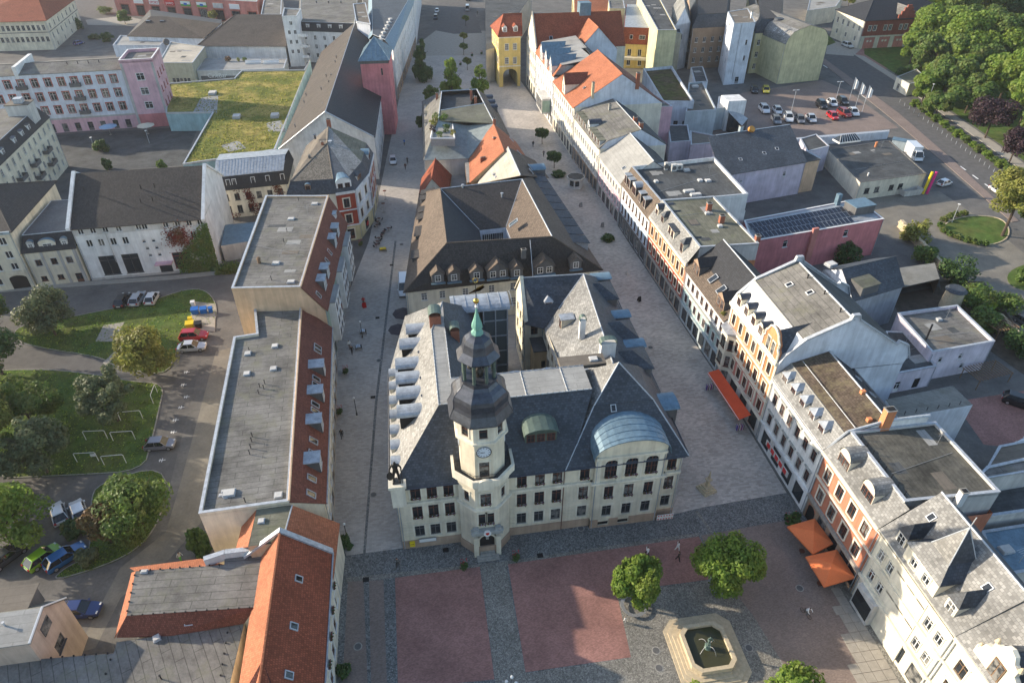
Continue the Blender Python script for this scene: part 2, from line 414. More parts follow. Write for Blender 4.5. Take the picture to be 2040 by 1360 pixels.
 def flat(s,z,ph=.5,mat='mem',cap='cap',inner=None,edges=None,wallmat=None,t=.3):
  ft=s.foot;mb=MB(s.ax);mb.slab([(p.x,p.y,z)for p in s.grow(-.02)],.15,0);mb.build('roof',[M[mat]],s.e)
  g=s.grow(-t);ar=s.L(0)*s.L(1)
  if len(ft)==4 and ar>90 and mat[:3]=='mem':
   rr=random.Random(int(ar));d=Vector((math.cos(s.ax),math.sin(s.ax)))
   for k in range(min(6,int(ar/45))):
    p=s.uv(rr.uniform(.15,.85),rr.uniform(.15,.85),z);pm=MB(s.ax);pm.obox(p,d,-rr.uniform(.5,1.8),rr.uniform(.5,1.8),-rr.uniform(.4,1.2),rr.uniform(.4,1.2),-.05,.012+.003*k);pm.build('roof_patch',[M[rr.choice(('memdark','memlight','membrown'))]],s.e)
   a,b=s.uv(.1,rr.uniform(.3,.7),z+.08),s.uv(.9,rr.uniform(.3,.7),z+.08);s.ridge(a,b,'grey',.025,'lightning_wire')
   p=s.uv(rr.uniform(.6,.85),rr.uniform(.6,.85),z);pm=MB();pm.bar(p,p+Vector((0,0,2.2)),.03,0,5);[pm.bar(p+Vector((-.5,-.1,1.5+.2*k)),p+Vector((.5,.1,1.5+.2*k)),.02,0,4)for k in range(4)];pm.build('aerial',[M['grey']],s.e)
  if ph>0:
   for i in range(len(ft)):
    if edges is not None and i not in edges:continue
    j=(i+1)%len(ft);pm=MB(s.ax);a,b,c,d=ft[i],ft[j],g[j],g[i]
    pm.slab([(p.x,p.y,z+ph)for p in(a,b,c,d)],ph+.1,0);w=pm.build('parapet',[M[wallmat or(s.wm[0]if s.wm else 'cap')]],s.e)
    o=s.grow(.05);g2=s.grow(-t-.05);cm=MB(s.ax);cm.slab([(p.x,p.y,z+ph+.05)for p in(o[i],o[j],g2[j],g2[i])],.06,0);cm.build('coping',[M[cap]],s.e)
  return s
 def gable(s,ze,zr,mat,axis='u',oh=.3,gw=None,k=.5,over=.15,verge=None):
  """ridge along u (parallel to edge 0) or v; gable triangles in wall material gw"""
  def P(u,v,z):return s.uv(u,v,z)if axis=='u' else s.uv(v,u,z)
  lu=s.L(0)if axis=='u' else s.L(1);lv=s.L(1)if axis=='u' else s.L(0);o=oh/lv;g=over/lu
  dz1=(zr-ze)/k*o;dz2=(zr-ze)/(1-k)*o
  s.roof([(mat,[P(-g,-o,ze-dz1),P(1+g,-o,ze-dz1),P(1+g,k,zr),P(-g,k,zr)]),(mat,[P(1+g,1+o,ze-dz2),P(-g,1+o,ze-dz2),P(-g,k,zr),P(1+g,k,zr)])])
  if gw:
   s.tri([P(0,0,ze),P(0,k,zr-.1),P(0,1,ze)],gw);s.tri([P(1,0,ze),P(1,1,ze),P(1,k,zr-.1)],gw)
  s.ridge(P(-g,k,zr),P(1+g,k,zr),verge or mat);return s
 def hip(s,ze,zr,mat,axis='u',oh=.3,ins=.3,k=.5,ridge=None,ins2=None):
  def P(u,v,z):return s.uv(u,v,z)if axis=='u' else s.uv(v,u,z)
  lu=s.L(0)if axis=='u' else s.L(1);lv=s.L(1)if axis=='u' else s.L(0);o=oh/lv;g=oh/lu;zo=ze-.15;i2=ins if ins2 is None else ins2
  a,b,c,d=P(-g,-o,zo),P(1+g,-o,zo),P(1+g,1+o,zo),P(-g,1+o,zo);r0,r1=P(ins,k,zr),P(1-i2,k,zr)
  s.roof([(mat,[a,b,r1,r0]),(mat,[c,d,r0,r1]),(mat,[b,c,r1]),(mat,[d,a,r0])])
  for p,q in((r0,r1),(a,r0),(d,r0),(b,r1),(c,r1)):s.ridge(p,q,ridge or mat)
  return s
 def mansard(s,ze,zt,ins,mat,top='mem',oh=.25,topr=0.0,cap='cap',topaxis='u',sides=None):
  """steep lower slopes to a smaller deck; ins = inset per edge in metres"""
  n=len(s.foot);ins=[ins]*n if not isinstance(ins,(list,tuple))else ins
  o=s.grow(oh);up=[]
  for i in range(n):
   p=s.foot[i];d0=(p-s.foot[i-1]).normalized();d1=(s.foot[(i+1)%n]-p).normalized()
   n0=Vector((-d0.y,d0.x));n1=Vector((-d1.y,d1.x));a,b=ins[i-1],ins[i];den=d0.x*d1.y-d0.y*d1.x
   if abs(den)<.1:up.append(p+n1*b)
   else:
    p0=p+n0*a;p1=p+n1*b;t=((p1.x-p0.x)*d1.y-(p1.y-p0.y)*d1.x)/den;up.append(p0+d0*t)
  fs=[]
  for i in range(n):
   j=(i+1)%n
   if ins[i]>0:fs.append((mat,[(o[i].x,o[i].y,ze-.05),(o[j].x,o[j].y,ze-.05),(up[j].x,up[j].y,zt),(up[i].x,up[i].y,zt)]))
   elif sides:s.tri([(s.foot[i].x,s.foot[i].y,ze),(s.foot[j].x,s.foot[j].y,ze),(up[j].x,up[j].y,zt-.05),(up[i].x,up[i].y,zt-.05)],sides)
  s.roof(fs,.12)
  s.up=up
  if top:
   mb=MB(s.ax)
   if topr and n==4:
    U=Bld.__new__(Bld);U.foot=up;U.e=s.e;U.ax=s.ax;U.z0=s.z0;U.wm=s.wm;U.wb=s.wb
    U.gable(zt+.02,zt+topr,top,topaxis,.12,sides)
   else:
    mb.slab([(p.x,p.y,zt+.06)for p in up],.12,0);mb.build('flat_roof',[M[top]],s.e)
    if cap:
     for i in range(n):
      j=(i+1)%n;s.ridge((up[i].x,up[i].y,zt+.06),(up[j].x,up[j].y,zt+.06),cap,.09)
  return s
 def ridge(s,p,q,mat,r=.11,name='ridge'):
  mb=MB();mb.bar(p,q,r,0,5,smooth=False);return mb.build(name,[M[mat]if isinstance(mat,str)else mat],s.e)
 def chimney(s,p,w=.7,d=.5,h=1.6,mat='brickred',ax=None,cap=True):
  mb=MB();a=s.ax if ax is None else ax;dr=(math.cos(a),math.sin(a))
  mb.obox(p,dr,-w/2,w/2,-d/2,d/2,-1.2,h,0)
  if cap:mb.obox(p,dr,-w/2-.06,w/2+.06,-d/2-.06,d/2+.06,h,h+.1,1);mb.obox(p,dr,-w/2+.12,w/2-.12,-d/2+.1,d/2-.1,h+.1,h+.16,2)
  return mb.build('chimney',[M[mat],M['stone'],M['dark']],s.e)
 def vent(s,p,h=.5,r=.06,mat='black'):
  mb=MB();mb.bar((p[0],p[1],p[2]-.15),(p[0],p[1],p[2]+h),r,0,6);mb.bar((p[0],p[1],p[2]+h),(p[0],p[1],p[2]+h+.08),r*1.8,0,6);return mb.build('vent_pipe',[M[mat]],s.e)
 def rooflight(s,p,w=.9,d=.9,h=.28,mat='palegrey',ax=None):
  a=s.ax if ax is None else ax;dr=(math.cos(a),math.sin(a));mb=MB(a)
  mb.obox(p,dr,-w/2,w/2,-d/2,d/2,-.1,h*.6,0);mb.obox(p,dr,-w/2+.08,w/2-.08,-d/2+.08,d/2-.08,h*.6,h,1);return mb.build('rooflight',[M['cap'],M[mat]],s.e)
 def skylight(s,p,nrm,w=.8,h=1.1,fm='cap',gm='darkglass'):
  """window lying in a slope; nrm points out of the slope"""
  n=Vector(nrm).normalized();u=Vector((0,0,1)).cross(n).normalized();v=n.cross(u);p=Vector(p);mb=MB()
  def bx(x0,x1,y0,y1,z0,z1,m):
   c=[p+u*x+v*y+n*z for z in(z0,z1)for y in(y0,y1)for x in(x0,x1)]
   for q in((0,2,3,1),(4,5,7,6),(0,1,5,4),(2,6,7,3),(0,4,6,2),(1,3,7,5)):mb.poly([c[k]for k in q],m)
  f=.1
  bx(-w/2,-w/2+f,-h/2,h/2,-.05,.12,0);bx(w/2-f,w/2,-h/2,h/2,-.05,.12,0);bx(-w/2+f,w/2-f,-h/2,-h/2+f,-.05,.12,0);bx(-w/2+f,w/2-f,h/2-f,h/2,-.05,.12,0)
  bx(-w/2+f,w/2-f,-h/2+f,h/2-f,-.03,.06,1);return mb.build('skylight',[M[fm],M[gm]],s.e)
 def dormer(s,p,face,w,h,depth,style='gable',wm='white',rm='zinc',win=1,fm='white',wh=None,rise=None,sides=None,oh=.15,ww=None,nm='dormer'):
  """p = bottom centre of its front, face = 2D direction it looks"""
  n=Vector((face[0],face[1])).normalized();d=Vector((-n.y,n.x))
  o=Vector(p);rise=w*.42 if rise is None else rise;mb=MB(math.atan2(d.y,d.x));sides=sides or wm
  mats=[wm,rm,sides]
  def W(x,y,z):return Vector((o.x+d.x*x-n.x*y,o.y+d.y*x-n.y*y,o.z+z))
  a,b,c,e=W(-w/2,0,0),W(w/2,0,0),W(w/2,0,h),W(-w/2,0,h);B=depth
  mb.poly([a,b,c,e],0);mb.poly([a,e,W(-w/2,B,h),W(-w/2,B,0)],2);mb.poly([b,W(w/2,B,0),W(w/2,B,h),c],2)
  q=oh
  if style=='gable':
   mb.poly([e,c,W(0,0,h+rise)],0);sl=rise/(w/2)
   mb.slab([W(-w/2-q,-q,h-q*sl),W(0,-q,h+rise),W(0,B+1.2,h+rise),W(-w/2-q,B,h-q*sl)],-.07,1);mb.slab([W(w/2+q,-q,h-q*sl),W(0,-q,h+rise),W(0,B+1.2,h+rise),W(w/2+q,B,h-q*sl)],-.07,1)
  elif style=='hip':
   sl=rise/(w/2);f0,f1,k0,k1=W(-w/2-q,-q,h-.05),W(w/2+q,-q,h-.05),W(-w/2-q,B,h-.05),W(w/2+q,B,h-.05);r0,r1=W(0,min(w*.5,B*.6),h+rise),W(0,B+1.2,h+rise)
   for t in([f0,f1,r0],[f0,r0,r1,k0],[f1,k1,r1,r0]):mb.slab(t,-.07,1)
  elif style=='shed':
   mb.slab([W(-w/2-q,-q,h-.05),W(w/2+q,-q,h-.05),W(w/2+q,B,h+rise),W(-w/2-q,B,h+rise)],-.08,1)
   mb.poly([e,W(-w/2,B,h),W(-w/2,B,h+rise)],2);mb.poly([c,W(w/2,B,h+rise),W(w/2,B,h)],2)
  elif style=='flat':
   mb.slab([W(-w/2-q,-q,h),W(w/2+q,-q,h),W(w/2+q,B,h+.06),W(-w/2-q,B,h+.06)],-.12,1)
  elif style=='barrel':
   N=8;arc=[(-(w/2+q*.4)*math.cos(math.pi*k/N),h-.02+rise*math.sin(math.pi*k/N))for k in range(N+1)]
   mb.poly([W(x,0,z)for x,z in reversed(arc)],0)
   for(x0,z0),(x1,z1)in zip(arc,arc[1:]):
    mb.poly([W(x0,-q,z0+.05),W(x1,-q,z1+.05),W(x1,B+.8,z1+.05),W(x0,B+.8,z0+.05)],1);mb.poly([W(x0,-q,z0),W(x0,-q,z0+.05),W(x1,-q,z1+.05),W(x1,-q,z1)],1)
  ob=mb.build(nm,[M[x]for x in mats],s.e)
  if win:
   wb=MB();ww=ww or min(.95,(w-.3)/win-.12);wh=wh or h*.72;zb=(h-wh)*.45
   for k in range(win):
    xc=(k-(win-1)/2)*((w-.2)/win)
    def bx(x0,x1,z0,z1,y0,y1,m):
     cc=[W(x,y,z)for z in(z0,z1)for y in(y0,y1)for x in(x0,x1)]
     for t in((0,2,3,1),(4,5,7,6),(0,1,5,4),(2,6,7,3),(0,4,6,2),(1,3,7,5)):wb.poly([cc[i_]for i_ in t],m)
    f=.09
    bx(xc-ww/2-f,xc-ww/2,zb,zb+wh,-.06,.02,0);bx(xc+ww/2,xc+ww/2+f,zb,zb+wh,-.06,.02,0);bx(xc-ww/2-f,xc+ww/2+f,zb+wh,zb+wh+f,-.06,.02,0);bx(xc-ww/2-f,xc+ww/2+f,zb-f,zb,-.09,.02,0)
    bx(xc-.03,xc+.03,zb,zb+wh,-.045,.02,0);bx(xc-ww/2,xc+ww/2,zb+wh*.6,zb+wh*.6+.05,-.04,.02,0)
    bx(xc-ww/2,xc+ww/2,zb,zb+wh,-.02,.02,1)
   wb.build('dormer_window',[M[fm],M['glass']],ob)
  return ob
def rect(s0,t0,s1,t1):return[(s0,t0),(s1,t0),(s1,t1),(s0,t1)]
def quad(z,*px):return[Q2(x,y,z)for x,y in px]
def sheet(name,pts,mat,z,label=None,th=.3):
 """ground covering laid at height z; pts are 2D"""
 mb=MB();mb.slab([(p[0],p[1],z)for p in pts],th,0);o=mb.build(name,[mat if not isinstance(mat,str)else M[mat]]);return structure(o,label)
 # ------ roof coverings, walls, ground covers
M['slate']=tiles('dark_slate',(.058,.068,.082),.42,.34,.35,.6,.58,.45,None,.35,.25)
M['slatelight']=tiles('sunlit_grey_slate',(.22,.22,.21),.42,.34,.38,.6,.55,.4,None,.4,.35)  # paler slate for sun-facing slopes, sunlight put into the colour
M['brown_tile']=tiles('brown_concrete_tile',(.15,.118,.092),.30,.36,.28,.55,.8,.5,None,.2,.12)
M['dark_tile']=tiles('dark_brown_tile',(.052,.047,.044),.30,.36,.35,.5,.7,.7,None,.35,.12)
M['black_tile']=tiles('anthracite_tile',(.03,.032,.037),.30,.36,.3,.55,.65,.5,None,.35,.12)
M['red_tile']=tiles('red_tile',(.30,.085,.045),.24,.30,.3,.55,.8,.5,None,.2,.15)
M['orange_tile']=tiles('orange_tile',(.40,.15,.08),.24,.30,.28,.6,.8,.45,None,.2,.15)
M['maroon_tile']=tiles('maroon_tile',(.20,.072,.05),.22,.26,.35,.6,.75,.5,None,.25,.15)
M['moss_tile']=tiles('mossy_brown_tile',(.13,.10,.075),.30,.36,.35,.55,.85,.5,(.20,.17,.10),.15,.3)
M['old_tile']=tiles('weathered_grey_tile',(.17,.155,.13),.30,.34,.5,.45,.85,.8,None,.2,.2)
M['mem']=membrane('grey_bitumen',(.165,.16,.148),1.0,.42,.42,.85,(.17,.17,.12))
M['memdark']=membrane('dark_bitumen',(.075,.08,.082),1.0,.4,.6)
M['memlight']=membrane('pale_bitumen',(.30,.30,.285),1.0,.2,.75)
M['memgreen']=membrane('greenish_bitumen',(.15,.15,.115),1.0,.38,.55,.85,(.12,.13,.07))
M['membrown']=membrane('brown_bitumen',(.16,.14,.115),1.0,.2,.72,.85)
M['membeige']=membrane('beige_roof_sheet',(.44,.40,.33),1.4,.2,.8)
M['memstreak']=membrane('streaked_felt',(.095,.092,.078),.55,.5,.5,.85,(.16,.15,.12),7.0,.03);M['umber_tile']=tiles('umber_tile',(.075,.063,.054),.30,.36,.35,.5,.75,.6,None,.25,.2);M['corrug']=membrane('corrugated_grey',(.24,.235,.21),.3,.2,.6,.8,(.14,.13,.10),40,.05)
for n_,c_ in dict(cream=(.72,.655,.51),creamlight=(.76,.71,.58),white_w=(.76,.76,.74),bluewhite=(.66,.70,.76),lilac=(.62,.58,.66),beige=(.62,.45,.27),peach=(.66,.47,.31),yellow=(.72,.55,.20),paleyellow=(.66,.60,.36),pink=(.60,.22,.23),palepink=(.66,.42,.47),salmon=(.58,.24,.20),orange_w=(.60,.25,.12),terracotta=(.52,.21,.13),greyw=(.46,.45,.43),palegrey=(.58,.57,.54),plinth=(.42,.31,.23),greenw=(.33,.44,.36),olivew=(.40,.40,.31),mint=(.42,.56,.54),bluegrey=(.42,.49,.52),redbrick=(.32,.10,.07),brownstone=(.34,.25,.18),darkgrey=(.14,.14,.14),redtrim=(.38,.08,.05),tealw=(.34,.50,.52),lightblue=(.55,.64,.74),beigegrey=(.52,.42,.34)).items():
 M[n_]=plaster('plaster_'+n_,c_)
M['gravel']=mottled('grey_asphalt',(.115,.112,.108),.6,.2,.9,.15,14)
M['asphalt']=mottled('asphalt',(.115,.113,.108),.25,.25,.9,.12,16,.25,(.145,.138,.128))
M['asphaltpale']=mottled('pale_worn_asphalt',(.20,.185,.155),.3,.2,.9,.12,16,.25,(.17,.16,.14))
M['pave']=paving('granite_paving',(.42,.388,.35),.62,.30,.16,.82,0.02,.8,.015,.5,.14,.15)
M['pave2']=paving('pale_granite_paving',(.46,.42,.375),.62,.30,.22,.85,0.0,.8,.015,.5,.16,.15)
M['cobbles']=cobble('dark_cobbles',(.19,.195,.19),.16,.45)
M['cobblesand']=cobble('pale_cobbles',(.25,.24,.21),.16,.35)
M['redpave']=paving('red_clinker',(.31,.165,.14),.22,.11,.22,.85,0.0,.85,.008,.5,.24,.15)
M['pinkpave']=paving('pink_grey_paving',(.235,.185,.16),.22,.11,.2,.85,0.0,.85,.008,.5,.14,.15)
M['slabpave']=mottled('concrete_slab',(.34,.315,.27),.9,.14,.85,.1,14)
M['verdigris']=mottled('dull_verdigris',(.13,.19,.16),4,.3,.6,.1,6,.3);M['grass']=mottled('lawn',(.075,.125,.03),.5,.35,.95,.6,10,.1,(.10,.12,.035))
M['sedum']=mottled('sedum_roof',(.13,.15,.035),.35,.4,.95,.5,6,.1,(.32,.26,.08))
M['sedumdry']=mottled('brown_sedum',(.10,.075,.045),.7,.4,.95,.5,6,.1,(.085,.085,.03))
M['earth']=mottled('dark_earth',(.085,.07,.055),.7,.35,.95,.4,6)
M['leafdark']=foliage('dark_leaf',(.042,.085,.026),(.075,.13,.034))
M['leaf']=foliage('lime_leaf',(.11,.20,.03),(.22,.30,.055),(.16,.20,.035),.4)
M['leafb']=foliage('mixed_leaf',(.07,.13,.03),(.13,.20,.045),(.15,.16,.045),.36)
M['leafy']=foliage('yellow_green_leaf',(.19,.22,.04),(.27,.27,.07),(.14,.125,.035),.35)
M['leafg']=foliage('grey_green_leaf',(.085,.11,.05),(.14,.165,.08))
M['leafr']=foliage('dark_red_leaf',(.026,.014,.020),(.05,.026,.032),None,.1)
M['leafo']=foliage('rusty_leaf',(.14,.085,.03),(.10,.09,.03),(.17,.075,.03))
M['leafred']=foliage('red_ivy_leaf',(.24,.035,.03),(.15,.04,.025),(.10,.09,.03))
M['bark']=mottled('bark',(.085,.065,.05),3,.3,.95,.5,12)
M['petalw']=plain('white_petals',(.75,.73,.72),.7);M['petalv']=plain('violet_petals',(.12,.07,.28),.7);M['petalr']=plain('red_petals',(.45,.05,.06),.7)
M['wood']=mottled('weathered_wood',(.20,.13,.08),3,.25,.8,.2,9)
M['trimstone']=mottled('grey_trim_stone',(.34,.35,.33),2,.2,.85,.1,9)
M['water']=plain('dark_pool_water',(.05,.05,.024),.06,0,.35);M['tealroof']=mottled('grey_teal_sheet',(.24,.28,.28),1,.2,.6,.05,4,.3);M['liftglass']=glass('lift_glass',(.10,.13,.14),.1,.5,0.)
M['canvas_orange']=mottled('orange_canvas',(.72,.20,.075),.8,.08,.8,.05,10);M['canvas_red']=mottled('red_canvas',(.62,.09,.035),.8,.08,.8,.05,10)
M['canvas_dark']=mottled('anthracite_canvas',(.055,.05,.058),.8,.12,.8,.05,10);M['canvas_cream']=mottled('cream_canvas',(.62,.56,.44),.8,.08,.8,.05,10);M['canvas_blue']=mottled('blue_grey_canvas',(.30,.42,.56),.8,.08,.8,.05,10)
M['rubber']=plain('black_rubber',(.02,.02,.02),.8);M['chrome']=plain('wheel_metal',(.55,.55,.56),.3,.8)
M['lampred']=plain('red_lamp',(.4,.02,.02),.25);M['lampwhite']=plain('clear_lamp',(.7,.7,.68),.15)
M['clockface']=plain('clock_face',(.62,.68,.74),.4)
M['skin']=plain('skin',(.50,.28,.19),.6);M['hair']=plain('dark_hair',(.035,.022,.015),.6)
M['solar']=plain('solar_cell',(.025,.032,.05),.12,.3,.7);M['blueplastic']=plain('blue_plastic',(.02,.13,.45),.45);M['yellowplastic']=plain('yellow_plastic',(.75,.55,.02),.45);M['redpaint']=plain('red_paint',(.55,.02,.02),.4)
M['magenta']=plain('magenta_paint',(.65,.03,.22),.4);M['greenpaint']=plain('green_paint',(.10,.36,.05),.4);M['signblue']=plain('sign_blue',(.03,.14,.45),.4);M['cardboard']=plain('orange_box',(.55,.25,.05),.6)
# ------ the ground
g_=MB();g_.poly([(-900,-300,0),(900,-300,0),(900,1500,0),(-900,1500,0)]);structure(g_.build('ground',[M['asphalt']]))
def gs(name,px,mat,z,label=None):return sheet(name,[Q2(x,y,z)for x,y in px],mat,z,label,.02+z)
GZ=.004
gs('street_paving',((690,1106),(803,1091),(1337,1025),(1400,1010),(1567,981),(1430,752),(1250,480),(1130,290),(1000,110),(850,100),(812,112),(780,270),(735,480),(680,620),(640,1000)),'pave',GZ*2)
gs('right_street_paving',((1337,1025),(1400,1010),(1567,981),(1430,752),(1250,480),(1130,290),(1000,110),(1000,200),(1080,360),(1190,540),(1290,720),(1380,900)),'pave2',GZ*3)
gs('square_cobbles',((600,1120),(690,1106),(803,1091),(1337,1025),(1400,1010),(1567,981),(1640,1075),(1980,1480),(600,1480)),'cobbles',GZ*2.2)
gs('gutter_strip',((690,1150),(1000,1118),(1392,1060),(1392,1068),(1000,1128),(690,1160)),'cobblesand',GZ*3)
gs('red_paving',((787,1150),(956,1128),(985,1352),(793,1372)),'redpave',GZ*4)
gs('red_paving',((1012,1123),(1392,1068),(1440,1150),(1228,1178),(1257,1308),(1047,1338)),'redpave',GZ*4)
gs('brown_strip',((693,1158),(724,1156),(734,1400),(680,1400)),'pinkpave',GZ*4);gs('brown_strip',((735,1156),(764,1154),(772,1400),(740,1400)),'pinkpave',GZ*4)
gs('pale_strip',((958,1128),(1008,1122),(1058,1400),(992,1400)),'cobblesand',GZ*3.4)
gs('fountain_cobbles',((1228,1180),(1440,1152),(1560,1300),(1640,1400),(1040,1440),(1048,1340),(1258,1309)),'cobblesand',GZ*3.6)
gs('pink_paving',((1396,1066),(1566,1036),(1640,1080),(1970,1480),(1660,1480),(1500,1225),(1442,1152)),'pinkpave',GZ*3.8)
gs('drain_line',((723,1106),(728,1106),(752,800),(790,480),(786,480),(747,800)),'cobbles',GZ*4)
gs('drain_line',((1385,1018),(1390,1017),(1440,1085),(1435,1087)),'cobblesand',GZ*4.4)
# slab pavement before the cream house, laid slab by slab
pv=gs('slab_pavement',((1612,1110),(1640,1080),(1700,1150),(1920,1440),(1840,1440)),'cobblesand',GZ*4.6);q0=Q(1612,1112,.02)
sm_=MB();sm_.box(-.59,.59,-.59,.59,0,.03);so_=sm_.build('slab',[M['slabpave']]);sme=so_.data;bpy.data.objects.remove(so_)
for i in range(18):
 for j in range(5):
  if j>(.6+.3*i):continue
  x,y=56.2-j*1.23-(.3 if i<3 else 0),-15.4-i*1.23
  if x>49.4+.02*i:o_=inst('slab',sme,pv,(x-.6,y,.022));o_.rotation_euler=(0,0,random.uniform(-.008,.008))
def kerb(name,px,mat='stone',w=.15,h=.12,z=0.0,close=False,label=None):
 pts=[Q2(x,y,z)for x,y in px];mb=MB();n=len(pts)
 for k in range(n if close else n-1):
  a,b=pts[k],pts[(k+1)%n];d=b-a;L=d.length
  if L>.01:mb.obox((a.x,a.y,z),d,-.05,L+.05,-w/2,w/2,-.05,h)
 return structure(mb.build(name,[M[mat]]),label)
def smooth(px,k=2):
 for _ in range(k):
  o=[]
  for i in range(len(px)):a,b=px[i],px[(i+1)%len(px)];o+=[(a[0]*.75+b[0]*.25,a[1]*.75+b[1]*.25),(a[0]*.25+b[0]*.75,a[1]*.25+b[1]*.75)]
  px=o
 return px
LAWN=[smooth(p)for p in(((36,650),(100,640),(220,616),(300,600),(370,576),(410,577),(432,605),(430,645),(375,655),(352,700),(330,752),(218,726),(205,712),(60,690),(26,672)),((95,735),(200,748),(262,760),(328,765),(318,810),(302,880),(285,938),(150,946),(-60,955),(-60,740)),((195,962),(330,925),(328,1010),(295,1075),(235,1118),(100,1160),(130,1130),(182,1108),(180,1000)))]
for p in LAWN:gs('lawn',p,'grass',.09);kerb('lawn_kerb',p,'stone',.16,.12,0,True)
gs('park_path',((20,690),(205,714),(232,728),(196,742),(90,732),(0,725)),'gravel',.014);gs('park_path',((262,752),(352,745),(325,806),(280,800)),'asphalt',.012)
gs('garden_path',((206,648),(248,641),(228,680),(190,680)),'slabpave',.10);gs('garden_path',((238,690),(246,692),(212,728),(205,722)),'slabpave',.11)
gs('service_road',((430,700),(470,690),(400,1040),(340,1110),(240,1190),(190,1290),(150,1300),(240,1130),(330,1060),(360,960)),'asphaltpale',.008);gs('parking_strip',((362,705),(404,702),(338,968),(296,960)),'gravel',.009);gs('bin_yard',((385,600),(430,605),(428,660),(375,655)),'slabpave',.135)
gs('west_pavement',((0,582),(180,568),(350,556),(470,543),(470,536),(350,548),(180,560),(0,572)),'slabpave',.05)
gs('courtyard_paving',((100,270),(335,255),(400,240),(365,330),(130,345)),'memdark',.01)
for(x,y)in((372,741),(366,766),(372,790),(361,811),(350,836),(346,860),(323,916)):
 c=Q(x,y,.014);mb=MB();mb.box(c.x-.5,c.x+.5,c.y-.06,c.y+.06,.011,.016);mb.box(c.x-.06,c.x+.06,c.y-.4,c.y+.4,.011,.0165);mb.box(c.x-.4,c.x-.28,c.y-.3,c.y+.3,.011,.017);structure(mb.build('bay_marking',[M['white']]))
 # east: car park, main road with lane marks, pavements, yards
gs('car_park_paving',((1400,285),(1420,215),(1480,185),(1638,160),(1690,182),(1790,255),(1640,272),(1450,292)),'pinkpave',.01)
gs('forecourt_paving',((1640,108),(1720,94),(1840,92),(1840,110),(1760,140),(1700,150)),'redpave',.012);gs('forecourt_paving',((1650,80),(1720,94),(1700,112),(1645,108)),'slabpave',.016)
road=((1560,60),(1636,112),(1790,225),(1900,320),(2030,440),(2140,560),(2300,560),(2120,400),(1960,285),(1790,165),(1700,108),(1640,60));gs('main_road',road,'gravel',.014)
gs('road_pavement',((1700,108),(1790,165),(1960,285),(2120,400),(2300,560),(2340,560),(2140,396),(1985,286),(1815,170),(1722,112)),'slabpave',.12);kerb('road_kerb',((1700,108),(1790,165),(1960,285),(2120,400)),'stone',.2,.13)
gs('road_pavement',((1636,112),(1790,225),(1900,320),(2030,440),(2016,442),(1888,330),(1776,236),(1626,116)),'pinkpave',.12)
for k in range(16):
 f0,f1=k/16,(k+.45)/16;P=lambda f:Q(1650+f*440,110+f*340-24*math.sin(f*3.14)*0,.03)
 a,b=(Q(1668+f*(2060-1668),155+f*(437-155),0)for f in(f0,f1))if k>1 else(Q(1640+f*300,130+f*200,0)for f in(f0,f1));mb=MB();d=b-a;mb.obox((a.x,a.y,0),d,0,d.length,-.2,.2,.015,.03);structure(mb.build('lane_marking',[M['white']]))
gs('yard_asphalt',((1690,400),(1870,380),(1960,440),(2160,600),(2160,800),(1990,640),(1900,520),(1760,470)),'asphaltpale',.01)
isl=smooth(((1872,450),(1920,430),(1990,432),(2012,455),(2005,480),(1960,492),(1900,475)));gs('lawn',isl,'grass',.12);kerb('lawn_kerb',isl,'sand',.25,.2,0,True);gs('lawn',smooth(((2005,540),(2060,520),(2100,560),(2100,590),(2010,572))),'grass',.1)
gs('garden_soil',((1872,560),(1960,560),(2060,700),(2060,760),(1960,690),(1880,610)),'earth',.02);gs('brick_yard',((1900,800),(2060,775),(2100,900),(1960,885)),'redpave',.012);gs('dark_yard',((1770,590),(1870,570),(1900,620),(1800,640)),'earth',.012)
gs('hedge_soil',((1722,108),(1815,166),(1985,282),(2140,390),(2300,380),(1900,60),(1720,60)),'grass',.02)
gs('far_green',((1600,75),(1650,70),(1665,85),(1640,95)),'grass',.02);gs('far_paving',((815,112),(1000,110),(975,62),(870,60),(830,90)),'slabpave',.012);gs('far_road',((905,68),(960,66),(930,-20),(880,-20),(862,60)),'gravel',.016);gs('top_left_road',((150,70),(260,80),(300,45),(235,20),(220,-20),(150,0),(165,40)),'gravel',.012);gs('top_left_paving',((170,40),(250,32),(285,40),(275,52),(175,50)),'slabpave',.06)
def manhole(px,py,r=.4):
 c=Q(px,py,0);mb=MB();N=14;mb.rings([[Vector((c.x+q*math.cos(2*math.pi*k/N),c.y+q*math.sin(2*math.pi*k/N),z))for k in range(N)]for q,z in((r*1.35,.0),(r*1.35,.03))],0);mb.rings([[Vector((c.x+r*math.cos(2*math.pi*k/N),c.y+r*math.sin(2*math.pi*k/N),z))for k in range(N)]for z in(.03,.045)],1);structure(mb.build('manhole_cover',[M['stone'],M['darkgrey']]))
for p in((744,985),(755,718),(1157,1052),(1307,1295),(1313,1330),(1492,1290),(1593,1171),(713,1287),(1296,692),(800,487),(995,702),(1890,325)):manhole(*p)
for p in((743,791),(729,1154),(752,633),(780,528),(888,1095),(1076,1106)):c=Q(*p,0);mb=MB();mb.box(c.x-.4,c.x+.4,c.y-.35,c.y+.35,0,.04);structure(mb.build('drain_grate',[M['dark']]))
